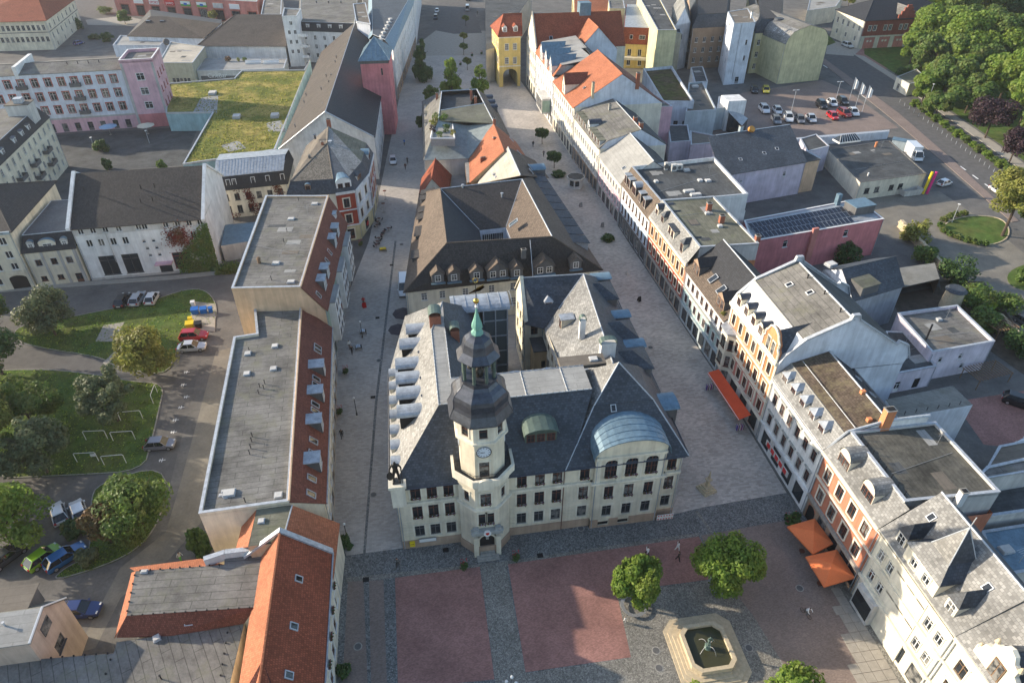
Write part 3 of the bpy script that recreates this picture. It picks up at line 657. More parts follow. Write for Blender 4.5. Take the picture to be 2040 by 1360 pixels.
# ------ plants
def leaf_cloud(rr,lobes,n,size,flat=.0):
 """leaf sized faces spread over overlapping lobes; returns verts, faces"""
 V,F=[],[];tot=sum(r**2 for _,r in lobes)
 for c,r in lobes:
  for _ in range(int(n*r*r/tot)):
   th=rr.uniform(0,2*math.pi);cz=rr.uniform(-.75,1);s=math.sqrt(max(0,1-cz*cz));q=r*(rr.random()**.28)
   d=Vector((s*math.cos(th),s*math.sin(th),cz));p=c+Vector((d.x*q,d.y*q,d.z*q*.85))
   nn=(d+Vector((rr.uniform(-1,1),rr.uniform(-1,1),rr.uniform(-.5,1.2)))*.8).normalized()
   u=nn.orthogonal().normalized();a=rr.uniform(0,6.28);u=(u*math.cos(a)+nn.cross(u)*math.sin(a));v=nn.cross(u);k=size*rr.uniform(.6,1.3)
   i=len(V);V+=[p-u*k,p-v*k*.6,p+u*k,p+v*k*.6];F.append((i,i+1,i+2,i+3))
 return V,F
def cloud_mesh(name,V,F,mat):
 me=bpy.data.meshes.new(name);me.from_pydata([tuple(v)for v in V],[],F);me.materials.append(M[mat]);return me
_crown={}
def crown_mesh(kind,seed,mat,n=4200,size=.24):
 key=(kind,seed,mat,n,size)
 if key in _crown:return _crown[key]
 rr=random.Random(seed);lobes=[]
 if kind=='round':
  for k in range(24):
   th=rr.uniform(0,6.28);ph=math.acos(rr.uniform(-.8,1));q=rr.uniform(.45,.74);lobes.append((Vector((math.cos(th)*math.sin(ph)*q,math.sin(th)*math.sin(ph)*q,math.cos(ph)*q*.95)),rr.uniform(.22,.42)))
  lobes.append((Vector((0,0,0)),.55))
 elif kind=='cone':
  for k in range(26):
   h=rr.uniform(-.95,.9);w=.66*(1-(h+1)/2)**.7+.06;th=rr.uniform(0,6.28);lobes.append((Vector((math.cos(th)*w*.8,math.sin(th)*w*.8,h)),.16+.22*(1-(h+1)/2)))
 elif kind=='loose':
  for k in range(30):
   th=rr.uniform(0,6.28);ph=math.acos(rr.uniform(-.7,1));q=rr.uniform(.3,.95);lobes.append((Vector((math.cos(th)*math.sin(ph)*q,math.sin(th)*math.sin(ph)*q,math.cos(ph)*q)),rr.uniform(.14,.34)))
 V,F=leaf_cloud(rr,lobes,n,size);_crown[key]=cloud_mesh('crown',V,F,mat);return _crown[key]
def tree(base,hgt,rad,mat,kind='round',seed=1,label='',group=None,trunk=None,n=4200,leaf=.26,name='tree',cz=None,bark='bark',squash=None):
 """tapered trunk with limbs and a crown of leaves; rad = crown radius"""
 base=Vector(base);e=empty(name,base);tag(e,label,'tree',group)
 rz=(squash or rad);cz=hgt-rz if cz is None else cz;rr=random.Random(seed)
 mb=MB();r0=max(.09,hgt*.022);top=Vector((rr.uniform(-.1,.1)*rad,rr.uniform(-.1,.1)*rad,cz+rz*.3));mb.bar((0,0,-.1),Vector((0,0,0)).lerp(top,.55),r0,0,7,r0*.75);mb.bar(Vector((0,0,0)).lerp(top,.55),top,r0*.75,0,7,r0*.3)
 for k in range(6):
  a=6.28*k/6+rr.uniform(-.4,.4);s=Vector((0,0,0)).lerp(top,rr.uniform(.45,.85));mb.bar(s,s+Vector((math.cos(a)*rad*.6,math.sin(a)*rad*.6,rz*rr.uniform(.2,.6))),r0*.4,0,5,r0*.12)
 mb.build('trunk',[M[bark]],e,local=True)
 me=crown_mesh(kind,seed,mat,n,leaf/rad);o=bpy.data.objects.new('crown',me);COL.objects.link(o);o.parent=e;o.location=(0,0,cz);o.scale=(rad,rad,rz);o.rotation_euler=(0,0,rr.uniform(0,6.28));return e
def shrub(p,s,mat,name='shrub',label=None,cat='shrub',parent=None,n=260,group=None,leaf=.16,flat=1.0,seed=None):
 rr=random.Random(seed if seed is not None else int(abs(p[0]*37+p[1]*91))%997);me=crown_mesh('round',seed if seed is not None else rr.randint(1,4),mat,n,leaf)
 o=bpy.data.objects.new(name,me);COL.objects.link(o);off=Vector((0,0,0));pp=parent
 while pp:off+=pp.location;pp=pp.parent
 o.parent=parent;o.location=Vector(p)-off+Vector((0,0,s*.6*flat));o.scale=(s,s,s*flat);o.rotation_euler=(0,0,rr.uniform(0,6.28))
 if label:tag(o,label,cat,group)
 return o
 # ------ the town hall
def town_hall():
 ZE=12.7
 T=Bld('town_hall','cream town hall with dark slate roofs, corner statue and three arched windows on the square',[(0,0),(38.2,0),(39.2,44),(22.5,43),(22.5,33),(25.5,33),(25.5,17),(15,17),(15,37.5),(3.2,37.5),(0.2,23)],cat='town hall')
 wo=dict(fm='brown',sm='creamlight',sw=.22);fl=dict(wo,flowers='petalv')
 xa=[2.5,4.6,6.75];xb=[16.35,18.75,21.1];xc=[24.8,28.2,31.0,33.8,36.8]
 GF=[(2.3,2.15,1.3,xa+xb+xc,'cross',dict(wo,fm='darkgrey'))]
 F1=[(6.15,2.2,1.3,xa+xb+xc,'cross',fl)]
 F2=[(9.9,2.0,1.3,xa+xb+[24.8,36.8],'cross',fl)]
 cel=[(.35,.7,1.5,[27.9,30.8],'hole',dict(name='cellar_window',sill=False))]
 T.wall(0,ZE,'cream',GF+F1+F2+cel,bands=((1.7,'cream'),))
 T.wall(0,1.7,'plinth',zb=0)if False else None
 side=[(2.3,2.1,1.3,13,'cross',dict(wo)),(6.2,2.2,1.3,13,'cross',dict(wo)),(9.9,2,1.3,13,'cross',dict(wo))]
 T.wall(1,ZE,'cream',side)
 for i in(2,3,4,5,6,8,9):T.wall(i,ZE,'cream',[(2.3,2.0,1.2,max(1,int(T.L(i)/3.2)),'cross',dict(wo)),(6.2,2.1,1.2,max(1,int(T.L(i)/3.2)),'cross',dict(wo)),(9.8,1.9,1.2,max(1,int(T.L(i)/3.2)),'cross',dict(wo))])
 T.wall(7,ZE,'cream',[(6.2,2.1,1.2,5,'cross',dict(wo)),(2.2,2.1,1.2,5,'cross',dict(wo))])
 T.wall(10,ZE,'cream',[(2.3,2.1,1.3,7,'cross',dict(wo)),(6.2,2.2,1.3,7,'cross',dict(wo)),(9.9,2,1.3,7,'cross',dict(wo))])
 # plinth, string courses with dentils, rusticated grooves
 for a,b in((0,8.6),(14.6,26),(26,35.6),(35.6,38.2)):
  o=.12 if a!=26 else.62
  mb=MB();mb.box(a,b,-o,0,0,1.55 if a!=26 else.3);
  if a==26:
   for x0,x1 in((26,27.1),(28.7,30.0),(31.6,35.6)):mb.box(x0,x1,-o,0,.3,1.55)
  mb.build('plinth',[M['plinth']],T.e)
 for a,b,o in((0,8.4,.35),(14.8,25.9,.35),(25.6,36,.85),(35.8,38.2,.35)):
  mb=MB();mb.box(a,b,-o,0,9.05,9.35);mb.box(a,b,-o*.6,0,8.75,9.05)
  x=a+.1
  while x<b-.2:mb.box(x,x+.16,-o*.6-.14,-o*.6,8.82,9.05);x+=.34
  mb.build('string_course',[M['creamlight']],T.e)
 for z in(2.0,2.6,3.2,3.8,4.4,5.0):
  for a,b in((.1,1.7),(7.5,8.5),(14.8,15.5),(22.0,24.0),(25.5,26)):
   mb=MB();mb.box(a,b,-.045,0,z,z+.5);mb.build('rustic_course',[M['cream']],T.e)
 for x in(8.55,22.0):T.pipe(0,x,0,ZE,'brown')
 # projecting bay with three tall arched windows under a curved gable
 By=.5;B2=Bld.__new__(Bld);B2.foot=[Vector((26,-By)),Vector((35.6,-By)),Vector((35.6,.02)),Vector((26,.02))];B2.e=T.e;B2.ax=0;B2.z0=0;B2.wm=[];B2.wb=MB()
 xr=[2.2,5.0,7.75]
 B2.wall(0,14.2,'cream',[(2.3,2.15,1.3,xr,'cross',dict(wo,fm='darkgrey')),(6.15,2.2,1.3,xr,'cross',fl),(10.2,3.1,1.75,xr,'grid',dict(wo,flowers='petalv',arch=.85,sw=.2)),(.35,.7,1.5,[1.9,4.8],'hole',dict(name='cellar_window',sill=False))])
 B2.wall(1,14.2,'cream');B2.wall(3,14.2,'cream')
 N=14;c0=30.8;hw=5.15
 def arc(k,grow=0.0):a=math.pi*k/N;return c0-(hw+grow)*math.cos(a),14.0+(3.0+grow)*math.sin(a)**.85
 B2.tri([(c0-4.8,-By,14.2)]+[(arc(k)[0]*.97+c0*.03,-By,max(14.2,arc(k)[1]-.12))for k in range(1,N)]+[(c0+4.8,-By,14.2)],'cream')
 B2.done()
 mb=MB();mb.box(26,35.6,-By-.3,-By,13.75,14.05)
 x=26.1
 while x<35.5:mb.box(x,x+.16,-By-.2,-By,13.5,13.75);x+=.34
 mb.build('dentil_cornice',[M['creamlight']],T.e)
 for x in(26.0,28.9,31.7,34.5):
  mb=MB();mb.box(x+.05,x+.75,-By-.14,-By,9.35,13.6);mb.build('pilaster',[M['creamlight']],T.e)
 mb=MB()
 for k in range(N):
  x0,z0=arc(k);x1,z1=arc(k+1)
  def back(z):return max(.3,(z-12.7)/5.3*5.1+.5)
  mb.poly([(x0,-By-.55,z0),(x1,-By-.55,z1),(x1,back(z1),z1+.15),(x0,back(z0),z0+.15)],0,True)
  mb.poly([(x0,-By-.55,z0-.14),(x1,-By-.55,z1-.14),(x1,-By-.55,z1),(x0,-By-.55,z0)],0)
  mb.poly([(x0,-By-.55,z0-.14),(x0,-.1,z0-.14),(x1,-.1,z1-.14),(x1,-By-.55,z1-.14)],0)
 ro=mb.build('curved_roof',[M['zincblue']],T.e)
 for f in(.12,.32,.52,.72,.9):
  sm=MB();prev=None
  for k in range(N+1):
   x,z=arc(k);yb=max(.3,(z-12.7)/5.3*5.1+.5);y=-By-.55+(yb+By+.55)*f;p=Vector((x,y,z+.15*f+.03))
   if prev is not None:sm.bar(prev,p,.045,0,4,smooth=False,cap=False)
   prev=p
  sm.build('seam',[M['zincblue']],ro)
  # ---- roofs
 o=.55;z0=ZE-.25;zt=19.6;sl='slate';li='slatelight'  # li: left-facing slopes, their sunlight put into the slate colour
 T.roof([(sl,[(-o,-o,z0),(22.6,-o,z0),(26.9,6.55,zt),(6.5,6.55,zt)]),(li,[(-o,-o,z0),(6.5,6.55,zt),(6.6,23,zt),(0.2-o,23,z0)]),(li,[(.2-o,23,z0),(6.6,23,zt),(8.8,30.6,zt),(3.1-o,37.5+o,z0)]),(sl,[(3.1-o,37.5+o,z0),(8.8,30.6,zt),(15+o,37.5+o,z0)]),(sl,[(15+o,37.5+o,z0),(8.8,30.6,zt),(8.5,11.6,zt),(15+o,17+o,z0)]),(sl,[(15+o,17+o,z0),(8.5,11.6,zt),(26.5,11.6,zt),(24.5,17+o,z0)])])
 dk=MB();dk.slab([(6.5,6.55,zt+.08),(26.8,6.55,zt+.08),(26.8,11.6,zt+.08),(8.5,11.6,zt+.08),(8.6,23,zt+.08),(8.8,30.6,zt+.08),(6.6,23,zt+.08)],.2,0)
 tr=dk.build('roof_terrace',[M['memlight']],T.e)
 for a,b in(((6.5,6.55),(26.8,6.55)),((26.8,11.6),(8.5,11.6)),((6.5,6.55),(6.6,23)),((8.5,11.6),(8.6,23)),((6.6,23),(8.8,30.6)),((18,6.6),(18,11.5)),((23.5,6.6),(23.5,11.5))):
  A,B=Vector(a),Vector(b);T.ridge((A.x,A.y,zt+.1),(B.x,B.y,zt+.1),'cap',.07,'edge_strip')
  n=int((B-A).length/.8);gm=MB()
  for k in range(n):
   p=A.lerp(B,(k+.5)/n);gm.box(p.x-.05,p.x+.05,p.y-.05,p.y+.05,zt+.1,zt+.24)
  gm.build('roof_hook',[M['stone']],tr)['kind']='stuff'
 dkm=MB();dkm.box(23.7,30.2,11.8,14.1,18.9,19.5);dkm.build('roof_patch',[M['membrown']],T.e);T.rooflight((28.6,12.9,19.5),1.2,1.0,.25)
 # corner pavilion: broken pyramid
 kz=17.9;kl,kr,kf,kb=26.8,35.0,5.1,12.5;ap=Vector((30.9,8.8,21.9));xl,xr2,yb=22.0,38.2+o,17.5
 fl4=[(xl,-o,z0),(xr2,-o,z0),(xr2+.2,yb,z0),(xl,yb,z0)];kn=[(kl,kf,kz),(kr,kf,kz),(kr,kb,kz),(kl,kb,kz)]
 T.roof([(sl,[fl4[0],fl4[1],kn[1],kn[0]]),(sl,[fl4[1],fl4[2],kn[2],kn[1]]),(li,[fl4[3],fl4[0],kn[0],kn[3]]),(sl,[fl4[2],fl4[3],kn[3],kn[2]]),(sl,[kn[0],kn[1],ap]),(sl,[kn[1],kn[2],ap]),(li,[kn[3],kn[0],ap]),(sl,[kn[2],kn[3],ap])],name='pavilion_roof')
 for a,b in((fl4[0],kn[0]),(kn[0],ap),(kn[1],ap),(fl4[1],kn[1]),(kn[0],kn[1])):T.ridge(a,b,'slate' if a is kn[0]and b is kn[1]else 'cap',.09)
 # right wing along the street, its ridge and cross block behind
 rz=18.2;ra,rb=Vector((31.6,12.6,rz)),Vector((33.2,37.6,rz));xo=39.0+o;xi=25.6-.3
 T.roof([(li,[(xi,14.5,z0),(ra.x,ra.y,rz),(rb.x,rb.y,rz),(28.2,33.5,14.4),(25.2,30.5,z0)]),(sl,[(ra.x,ra.y,rz),(xo-.4,12,z0),(xo,44.3,z0),(rb.x,rb.y,rz)]),(sl,[(22.3,32.6,z0),(25.2,30.8,z0),(28.2,33.5,14.4),(rb.x,rb.y,rz),(22.6,38,rz)]),(sl,[(22.2,43.4,z0),(22.6,38,rz),(rb.x,rb.y,rz),(xo,44.3,z0)])],name='wing_roof')
 for a,b in((ra,rb),(rb,(22.6,38,rz)),(rb,(28.2,33.5,14.4)),(rb,(xo,44.3,z0))):T.ridge(a,b,'cap',.1)
 T.tri([(22.5,33,ZE),(22.5,38,rz-.15),(22.5,43,ZE)],'cream');T.tri([(25.5,17,ZE),(25.5,30,ZE),(25.5,17,ZE+1)],'cream')
 g=MB();g.slab([(22.25,32.7,ZE+.2),(22.25,38,rz+.35),(22.85,38,rz+.35),(22.85,32.7,ZE+.2)],.25);g.slab([(22.25,38,rz+.35),(22.25,43.3,ZE+.2),(22.85,43.3,ZE+.2),(22.85,38,rz+.35)],.25);g.build('gable_coping',[M['cream']],T.e)
 # lower annex in the courtyard
 am=MB();am.box(23.4,29.5,29.2,33.2,0,9.0,0);am.box(23.2,29.7,29.0,33.3,9,9.18,1);am.build('annex',[M['beige'],M['memdark']],T.e)
 for x in(24.6,26.6):wm=MB();wm.box(x,x+.7,29.15,29.25,5.6,6.9,0);wm.build('annex_window',[M['darkglass']],T.e)
 # dormers: five barrel roofed on the left slope, a row of small ones below, hipped ones on the right
 for t in(9.3,13.0,16.3,19.6,24.3,28.0):
  k=0 if t<22 else(t-22)*.30
  T.dormer((1.25+k,t,14.6),(-1,0),2.3,2.0,3.8,'barrel','dark','zinc',0,rise=.75,sides='dark',oh=.3)  # walls near-black: the shade on the dormer sides is painted
 for t in(3.4,6.4,9.3,12.4,15.4,18.6,21.6):T.dormer((-.15,t,12.2),(-1,0),1.7,1.35,1.7,'barrel','cream','zinc',1,rise=.45,fm='brown')
 for t,w in((16.2,2.2),):
  T.dormer((27.0,t,14.0),(-1,0),3.0,1.5,3.0,'flat','dark','zinc',0,sides='lead',oh=.25)
 T.dormer((27.4,28.6,14.0),(-1,0),1.5,1.9,2.2,'flat','cream','zinc',1,fm='brown')
 T.dormer((26.6,34.2,13.6),(0,-1),1.3,1.8,2.0,'hip','white','zinc',1,fm='brown')
 for t,w in((17.5,5.0),(25.0,4.6),(36.5,5.2)):T.dormer((38.4,t,12.9),(1,0),w,2.2,4.5,'hip','darkgrey','slate',2,rise=1.6,oh=.3)
 for t in(21.4,29.5,41.5):T.dormer((39.0,t,12.7),(1,0),2.2,2.2,2.6,'barrel','darkgrey','zincblue',1,rise=.35,oh=.25)
 # stair tower at the right street front with a metal roof
 T.dormer((39.6,8.6,10.6),(1,0),3.4,3.4,3.0,'barrel','darkgrey','zincblue',2,rise=.5,oh=.35)
 T.dormer((39.3,4.6,8.6),(1,0),2.0,2.0,1.6,'barrel','white','zincblue',1,rise=.3,oh=.3)
 # eyebrow dormer on the front slope
 T.dormer((19.2,2.3,15.2),(0,-1),4.2,1.7,4.0,'barrel','olive','olive',3,'brown',wh=1.1,rise=1.0,oh=.6,ww=.9)
 for p in((8.0,3.9,16.2),(25.6,6.6,18.3),(29.4,4.7,17.55)):T.skylight(p,(0,-.72,.7),.75,1.0)
 for t in(11.2,15.0,21.0):T.vent((4.6,t,17.2),.25,.2,'lead')
 # chimneys
 for p,w,d,h,m in(((7.3,25.5,19.2),1.7,2.2,1.9,'brickred'),((10.0,23.2,17.6),1.3,1.7,2.0,'brickred'),((29.4,22.6,17.2),.9,.7,2.3,'white_w'),((31.4,15.6,17.6),2.2,1.0,2.6,'white_w')):
  T.chimney(p,w,d,h,m,0,False);hm=MB();N2=6
  for k in range(N2):
   a0,a1=math.pi*k/N2,math.pi*(k+1)/N2
   hm.poly([(p[0]-w*.55*math.cos(a0),p[1]-d*.55,p[2]+h+.3+.5*math.sin(a0)),(p[0]-w*.55*math.cos(a1),p[1]-d*.55,p[2]+h+.3+.5*math.sin(a1)),(p[0]-w*.55*math.cos(a1),p[1]+d*.55,p[2]+h+.3+.5*math.sin(a1)),(p[0]-w*.55*math.cos(a0),p[1]+d*.55,p[2]+h+.3+.5*math.sin(a0))],0,True)
  for sx in(-1,1):hm.box(p[0]+sx*w*.55-.04,p[0]+sx*w*.55+.04,p[1]-d*.5,p[1]+d*.5,p[2]+h-.1,p[2]+h+.3,0)
  hm.build('chimney_hood',[M['olive']],T.e)
  # glazed lift in the courtyard with a barrel roof
 x0,x1,y0,y1=15.4,19.6,33.6,37.4;gm=MB();gm.box(x0+.2,x1-.2,y0+.2,y1-.2,0,15.2);gm.build('lift_glazing',[M['liftglass']],T.e)
 for x in(x0+.1,(x0+x1)/2,x1-.1):
  for y in(y0+.1,y1-.1):pm=MB();pm.box(x-.1,x+.1,y-.1,y+.1,0,15.4);pm.build('lift_post',[M['cap']],T.e)
 for z in(3.2,6.4,9.6,12.8):pm=MB();pm.box(x0,x1,y0+.02,y0+.18,z,z+.16);pm.box(x1-.18,x1-.02,y0+.2,y1,z,z+.16);pm.build('lift_rail',[M['cap']],T.e)
 bm_=MB();N3=8
 for k in range(N3):
  a0,a1=math.pi*k/N3,math.pi*(k+1)/N3;f=lambda a:((y0+y1)/2-(2.5)*math.cos(a),15.4+1.1*math.sin(a))
  (ya,za),(yb_,zb_)=f(a0),f(a1);bm_.poly([(x0-5.2,ya,za),(x1+.3,ya,za),(x1+.3,yb_,zb_),(x0-5.2,yb_,zb_)],0,True)
 bo=bm_.build('barrel_roof',[M['zinc']],T.e)
 for x in range(6):
  sm=MB();prev=None
  for k in range(N3+1):
   p=Vector((x0-4.6+x*1.9,(y0+y1)/2-2.5*math.cos(math.pi*k/N3),15.44+1.1*math.sin(math.pi*k/N3)))
   if prev is not None:sm.bar(prev,p,.05,0,4,smooth=False,cap=False)
   prev=p
  sm.build('seam',[M['zinc']],bo)
  # skylight barrels at the back of the front wing
 for x in(18.0,23.0):T.dormer((x,16.8,13.4),(0,1),2.2,1.2,3.0,'barrel','dark','zinc',0,rise=.7,oh=.4)
 # gutters
 for i in(0,1,10):
  A,B,d,n,L=T.frame(i);g=MB();q=A+n*(o+.08);r_=B+n*(o+.08);g.bar((q.x,q.y,z0-.02),(r_.x,r_.y,z0-.02),.1,0,6);g.build('gutter',[M['lead']],T.e)
  # pedestal for the statue on the corner
 pm=MB();pm.box(-.5,1.3,-.75,.9,9.35,12.9);pm.box(-.7,1.5,-.95,1.0,12.9,13.35);pm.build('statue_pedestal',[M['creamlight']],T.e)
 # coat-of-arms portal is part of the tower; notices on the plinth
 for nm,a,b,z,h,mt in(('notice_board',2.2,4.6,1.05,.75,'lightblue'),):
  q=MB();q.box(a,b,-.22,-.125,z,z+h,0);q.box(a+.08,b-.08,-.225,-.21,z+.08,z+h-.08,1);q.build(nm,[M['grey'],M['white']],T.e)
 T.done();return T
T=town_hall()
def tower():
 cx,cy=11.3,.8
 e=empty('clock_tower',(cx,cy,0));tag(e,'octagonal cream clock tower with lead onion dome and green copper tip on the town hall','tower')
 def ring(r,z):return[Vector((cx+r*math.cos(math.pi/8+math.pi/4*k),cy+r*math.sin(math.pi/8+math.pi/4*k),z))for k in range(8)]
 c8=1/math.cos(math.pi/8)
 def oct_(name,prof,mats,m=0,smooth=False):
  mb=MB();mb.rings([ring(r*c8,z)for r,z in prof],m,smooth=smooth);return mb.build(name,mats,e)
 oct_('plinth',[(3.42,0),(3.42,1.6)],[M['plinth']])
 # lower shaft with openings, as eight walls
 def shaft(r,z0,z1,mat,rows):
  b=Bld.__new__(Bld);pts=ring(r*c8,0);k0=5
  b.foot=[Vector((pts[(k0+k)%8].x,pts[(k0+k)%8].y))for k in range(8)];b.e=e;b.ax=0;b.z0=0;b.wm=[];b.wb=MB()
  for i in range(8):b.wall(i,z1,mat,rows.get(i,()),zb=z0)
  o_=b.done().wo;return b
 w1=dict(fm='brown',sm='creamlight',sw=.2,flowers='petalv');w0=dict(fm='brown',sm='creamlight',sw=.2)
 L0=2*3.3*math.tan(math.pi/8)
 b1=shaft(3.3,1.6,13.6,'cream',{0:[(6.3,2.0,.95,[.3,.7],'tee',w1),(10.1,2.0,1.35,1,'cross',w1),(.0,4.6,2.0,1,'hole',dict(name='portal_opening',sill=False))],1:[(10.2,1.8,.8,1,'tee',w0)],7:[(10.2,1.8,.8,1,'tee',w0)]})
 for z,r,h in((8.9,3.5,.2),(9.1,3.65,.28),(13.4,3.6,.25)):oct_('string_course',[(r,z),(r,z+h)],[M['creamlight']])
 # balcony with parapet
 oct_('balcony',[(3.5,13.6),(3.95,13.95),(3.95,14.3)],[M['creamlight']])
 pr=MB();a=ring(3.95*c8,14.3);b_=ring(3.95*c8,15.0);i_=ring(3.6*c8,15.0);j_=ring(3.6*c8,14.3)
 for k in range(8):
  l=(k+1)%8
  pr.poly([a[k],a[l],b_[l],b_[k]]);pr.poly([b_[k],b_[l],i_[l],i_[k]]);pr.poly([i_[k],i_[l],j_[l],j_[k]])
 pr.build('balcony_parapet',[M['creamlight']],e);oct_('balcony_floor',[(3.6,14.28),(3.6,14.36)],[M['memdark']])
 rl=MB();a=ring(3.45*c8,15.6);a2=ring(3.45*c8,15.0)
 for k in range(8):
  l=(k+1)%8;rl.bar(a[k],a[l],.03,0,5)
  for f in(0,.33,.67):p=a[k].lerp(a[l],f);q=a2[k].lerp(a2[l],f)-Vector((0,0,.7));rl.bar(p,q,.025,0,4)
 rl.build('balcony_railing',[M['black']],e)
 # curved ornament on the parapet front
 om=MB();N=8
 for k in range(N):
  a0,a1=math.pi*k/N,math.pi*(k+1)/N
  om.poly([(cx-1.0*math.cos(a0),cy-4.05,13.5),(cx-1.0*math.cos(a1),cy-4.05,13.5),(cx-1.0*math.cos(a1),cy-4.05,14.5+.75*math.sin(a1)),(cx-1.0*math.cos(a0),cy-4.05,14.5+.75*math.sin(a0))])
  om.poly([(cx-1.0*math.cos(a0),cy-4.05,14.5+.75*math.sin(a0)),(cx-1.0*math.cos(a1),cy-4.05,14.5+.75*math.sin(a1)),(cx-1.0*math.cos(a1),cy-3.7,14.5+.75*math.sin(a1)),(cx-1.0*math.cos(a0),cy-3.7,14.5+.75*math.sin(a0))])
 om.build('parapet_ornament',[M['creamlight']],e)
 shaft(2.75,14.3,20.4,'cream',{0:[(14.5,2.7,1.25,1,'tee',dict(fm='brown',sm='creamlight',sw=.2,sill=False,name='balcony_door'))]})
 oct_('string_course',[(2.9,20.2),(3.2,20.45),(3.2,20.7),(2.95,20.75)],[M['creamlight']])
 shaft(2.95,20.75,23.9,'creamlight',{k:[(21.35,1.5,1.0,1,'tee',w0)]for k in range(8)})
 # clock faces
 for k in(0,2,6):
  an=-math.pi/2+math.pi/4*k;n=Vector((math.cos(an),math.sin(an),0));u=Vector((-n.y,n.x,0));c=Vector((cx,cy,18.95))+n*2.78
  mb=MB();N=24;R1=.95;up=Vector((0,0,1))
  rg=lambda r,y:[c+n*y+(u*math.sin(2*math.pi*i/N)+up*math.cos(2*math.pi*i/N))*r for i in range(N)]
  mb.rings([rg(R1,0),rg(R1,.1)],0,cap=False);mb.rings([rg(R1,.1),rg(R1*.88,.1)],1,cap=False);mb.poly(rg(R1*.88,.09)[::-1]if False else rg(R1*.88,.095),0)
  for i in range(12):
   a_=2*math.pi*i/12;d1=u*math.sin(a_)+up*math.cos(a_);d2=d1.cross(n);p=c+n*.11
   mb.poly([p+d1*.58-d2*.035,p+d1*.58+d2*.035,p+d1*.8+d2*.035,p+d1*.8-d2*.035],1)
  for a_,l_,w_ in((R(263),.45,.05),(R(282),.72,.035)):
   d1=u*math.sin(a_)+up*math.cos(a_);d2=d1.cross(n);p=c+n*.125;mb.poly([p-d1*.12-d2*w_,p-d1*.12+d2*w_,p+d1*l_+d2*w_*.5,p+d1*l_-d2*w_*.5],1)
  mb.build('clock_face',[M['clockface'],M['black']],e)
  # lead dome, lantern, upper dome, copper tip
 oct_('dome',[(3.05,23.8),(3.75,23.75),(3.8,23.95),(3.6,24.4),(3.32,25.0),(3.2,25.5),(3.2,26.0),(3.2,26.4),(3.05,26.9),(2.65,27.4),(2.2,27.8),(1.95,28.2)],[M['lead']])
 sm=MB()
 for k in range(8):
  pr_=[(3.8,23.95),(3.6,24.4),(3.32,25.0),(3.2,25.5),(3.2,26.0),(3.2,26.4),(3.05,26.9),(2.65,27.4),(2.2,27.8),(1.95,28.2)]
  for(r0,za),(r1,zb)in zip(pr_,pr_[1:]):sm.bar(ring(r0*c8,za)[k],ring(r1*c8,zb)[k],.05,0,4,smooth=False,cap=False)
 sm.build('dome_rib',[M['lead']],e)
 oct_('lantern_base',[(1.95,28.2),(1.95,28.6),(2.05,28.65),(2.05,28.75)],[M['lead']])
 for k in range(8):
  p=ring(1.7*c8,0)[k];q=MB();q.bar((p.x,p.y,28.7),(p.x,p.y,31.9),.2,0,6,smooth=False);q.build('lantern_post',[M['olive']],e)
 oct_('lantern_core',[(.5,28.7),(.5,31.9)],[M['dark']])
 for k,(x,y,z,r)in enumerate(((.0,-1.0,30.4,.5),(-.9,.1,30.2,.42),(.9,.1,30.2,.42))):
  q=MB();pts=[]
  for rr,zz in((.25,.8),(.45,.6),(.6,.2),(1.0,-.35),(1.05,-.5)):pts.append([Vector((cx+x+r*rr*math.cos(2*math.pi*i/10),cy+y+r*rr*math.sin(2*math.pi*i/10),z+zz*r*1.4))for i in range(10)])
  q.rings(pts,0,smooth=True);q.build('bell',[M['bronze']],e)
 oct_('lantern_roof',[(1.75,31.8),(2.35,31.75),(2.4,31.9),(2.1,32.3),(1.8,32.7),(1.66,33.2),(1.58,33.7),(1.35,34.15),(.9,34.5),(.62,34.65)],[M['lead']])
 oct_('copper_tip',[(.62,34.6),(.66,34.8),(.5,35.1),(.4,35.2),(.36,35.45),(.6,35.55),(.55,35.9),(.34,36.6),(.16,37.4),(.05,38.0)],[M['copper']])
 q=MB();q.bar((cx,cy,37.9),(cx,cy,41.4),.045,0,6);q.build('finial_rod',[M['black']],e)
 def ball(name,z,r,mt):
  b2=MB();b2.rings([[Vector((cx+r*math.sin(a)*math.cos(t),cy+r*math.sin(a)*math.sin(t),z-r*math.cos(a)))for t in[2*math.pi*i/10 for i in range(10)]]for a in[math.pi*(j+.5)/7 for j in range(7)]],0,smooth=True);b2.build(name,[mt],e)
 ball('finial_ball',38.9,.32,M['gold']);ball('finial_ball',38.2,.18,M['white'])
 q=MB();q.slab([(cx-.75,cy-.02,40.0),(cx+.8,cy-.02,40.75),(cx+.95,cy-.02,40.6),(cx+.45,cy-.02,40.2)],.06);q.poly([(cx-.8,cy,39.85),(cx+.55,cy,40.25),(cx+.9,cy,40.9),(cx+.2,cy,40.6)]);q.build('weather_vane',[M['gold']],e)
 q=MB();pts=[Vector((cx+.28*math.cos(a),cy,41.5+.28*math.sin(a)))for a in[2*math.pi*i/12 for i in range(12)]]
 for i in range(12):q.bar(pts[i],pts[(i+1)%12],.045,0,5)
 q.build('finial_ring',[M['gold']],e)
 # portal: stone frame with round arch, entablature with arms, steps up into the opening
 y=cy-3.3;pm=MB();N=10;r1=1.05
 for sx in(-1,1):pm.box(cx+sx*1.5-.32,cx+sx*1.5+.32,y-.5,y-.02,0,3.9)
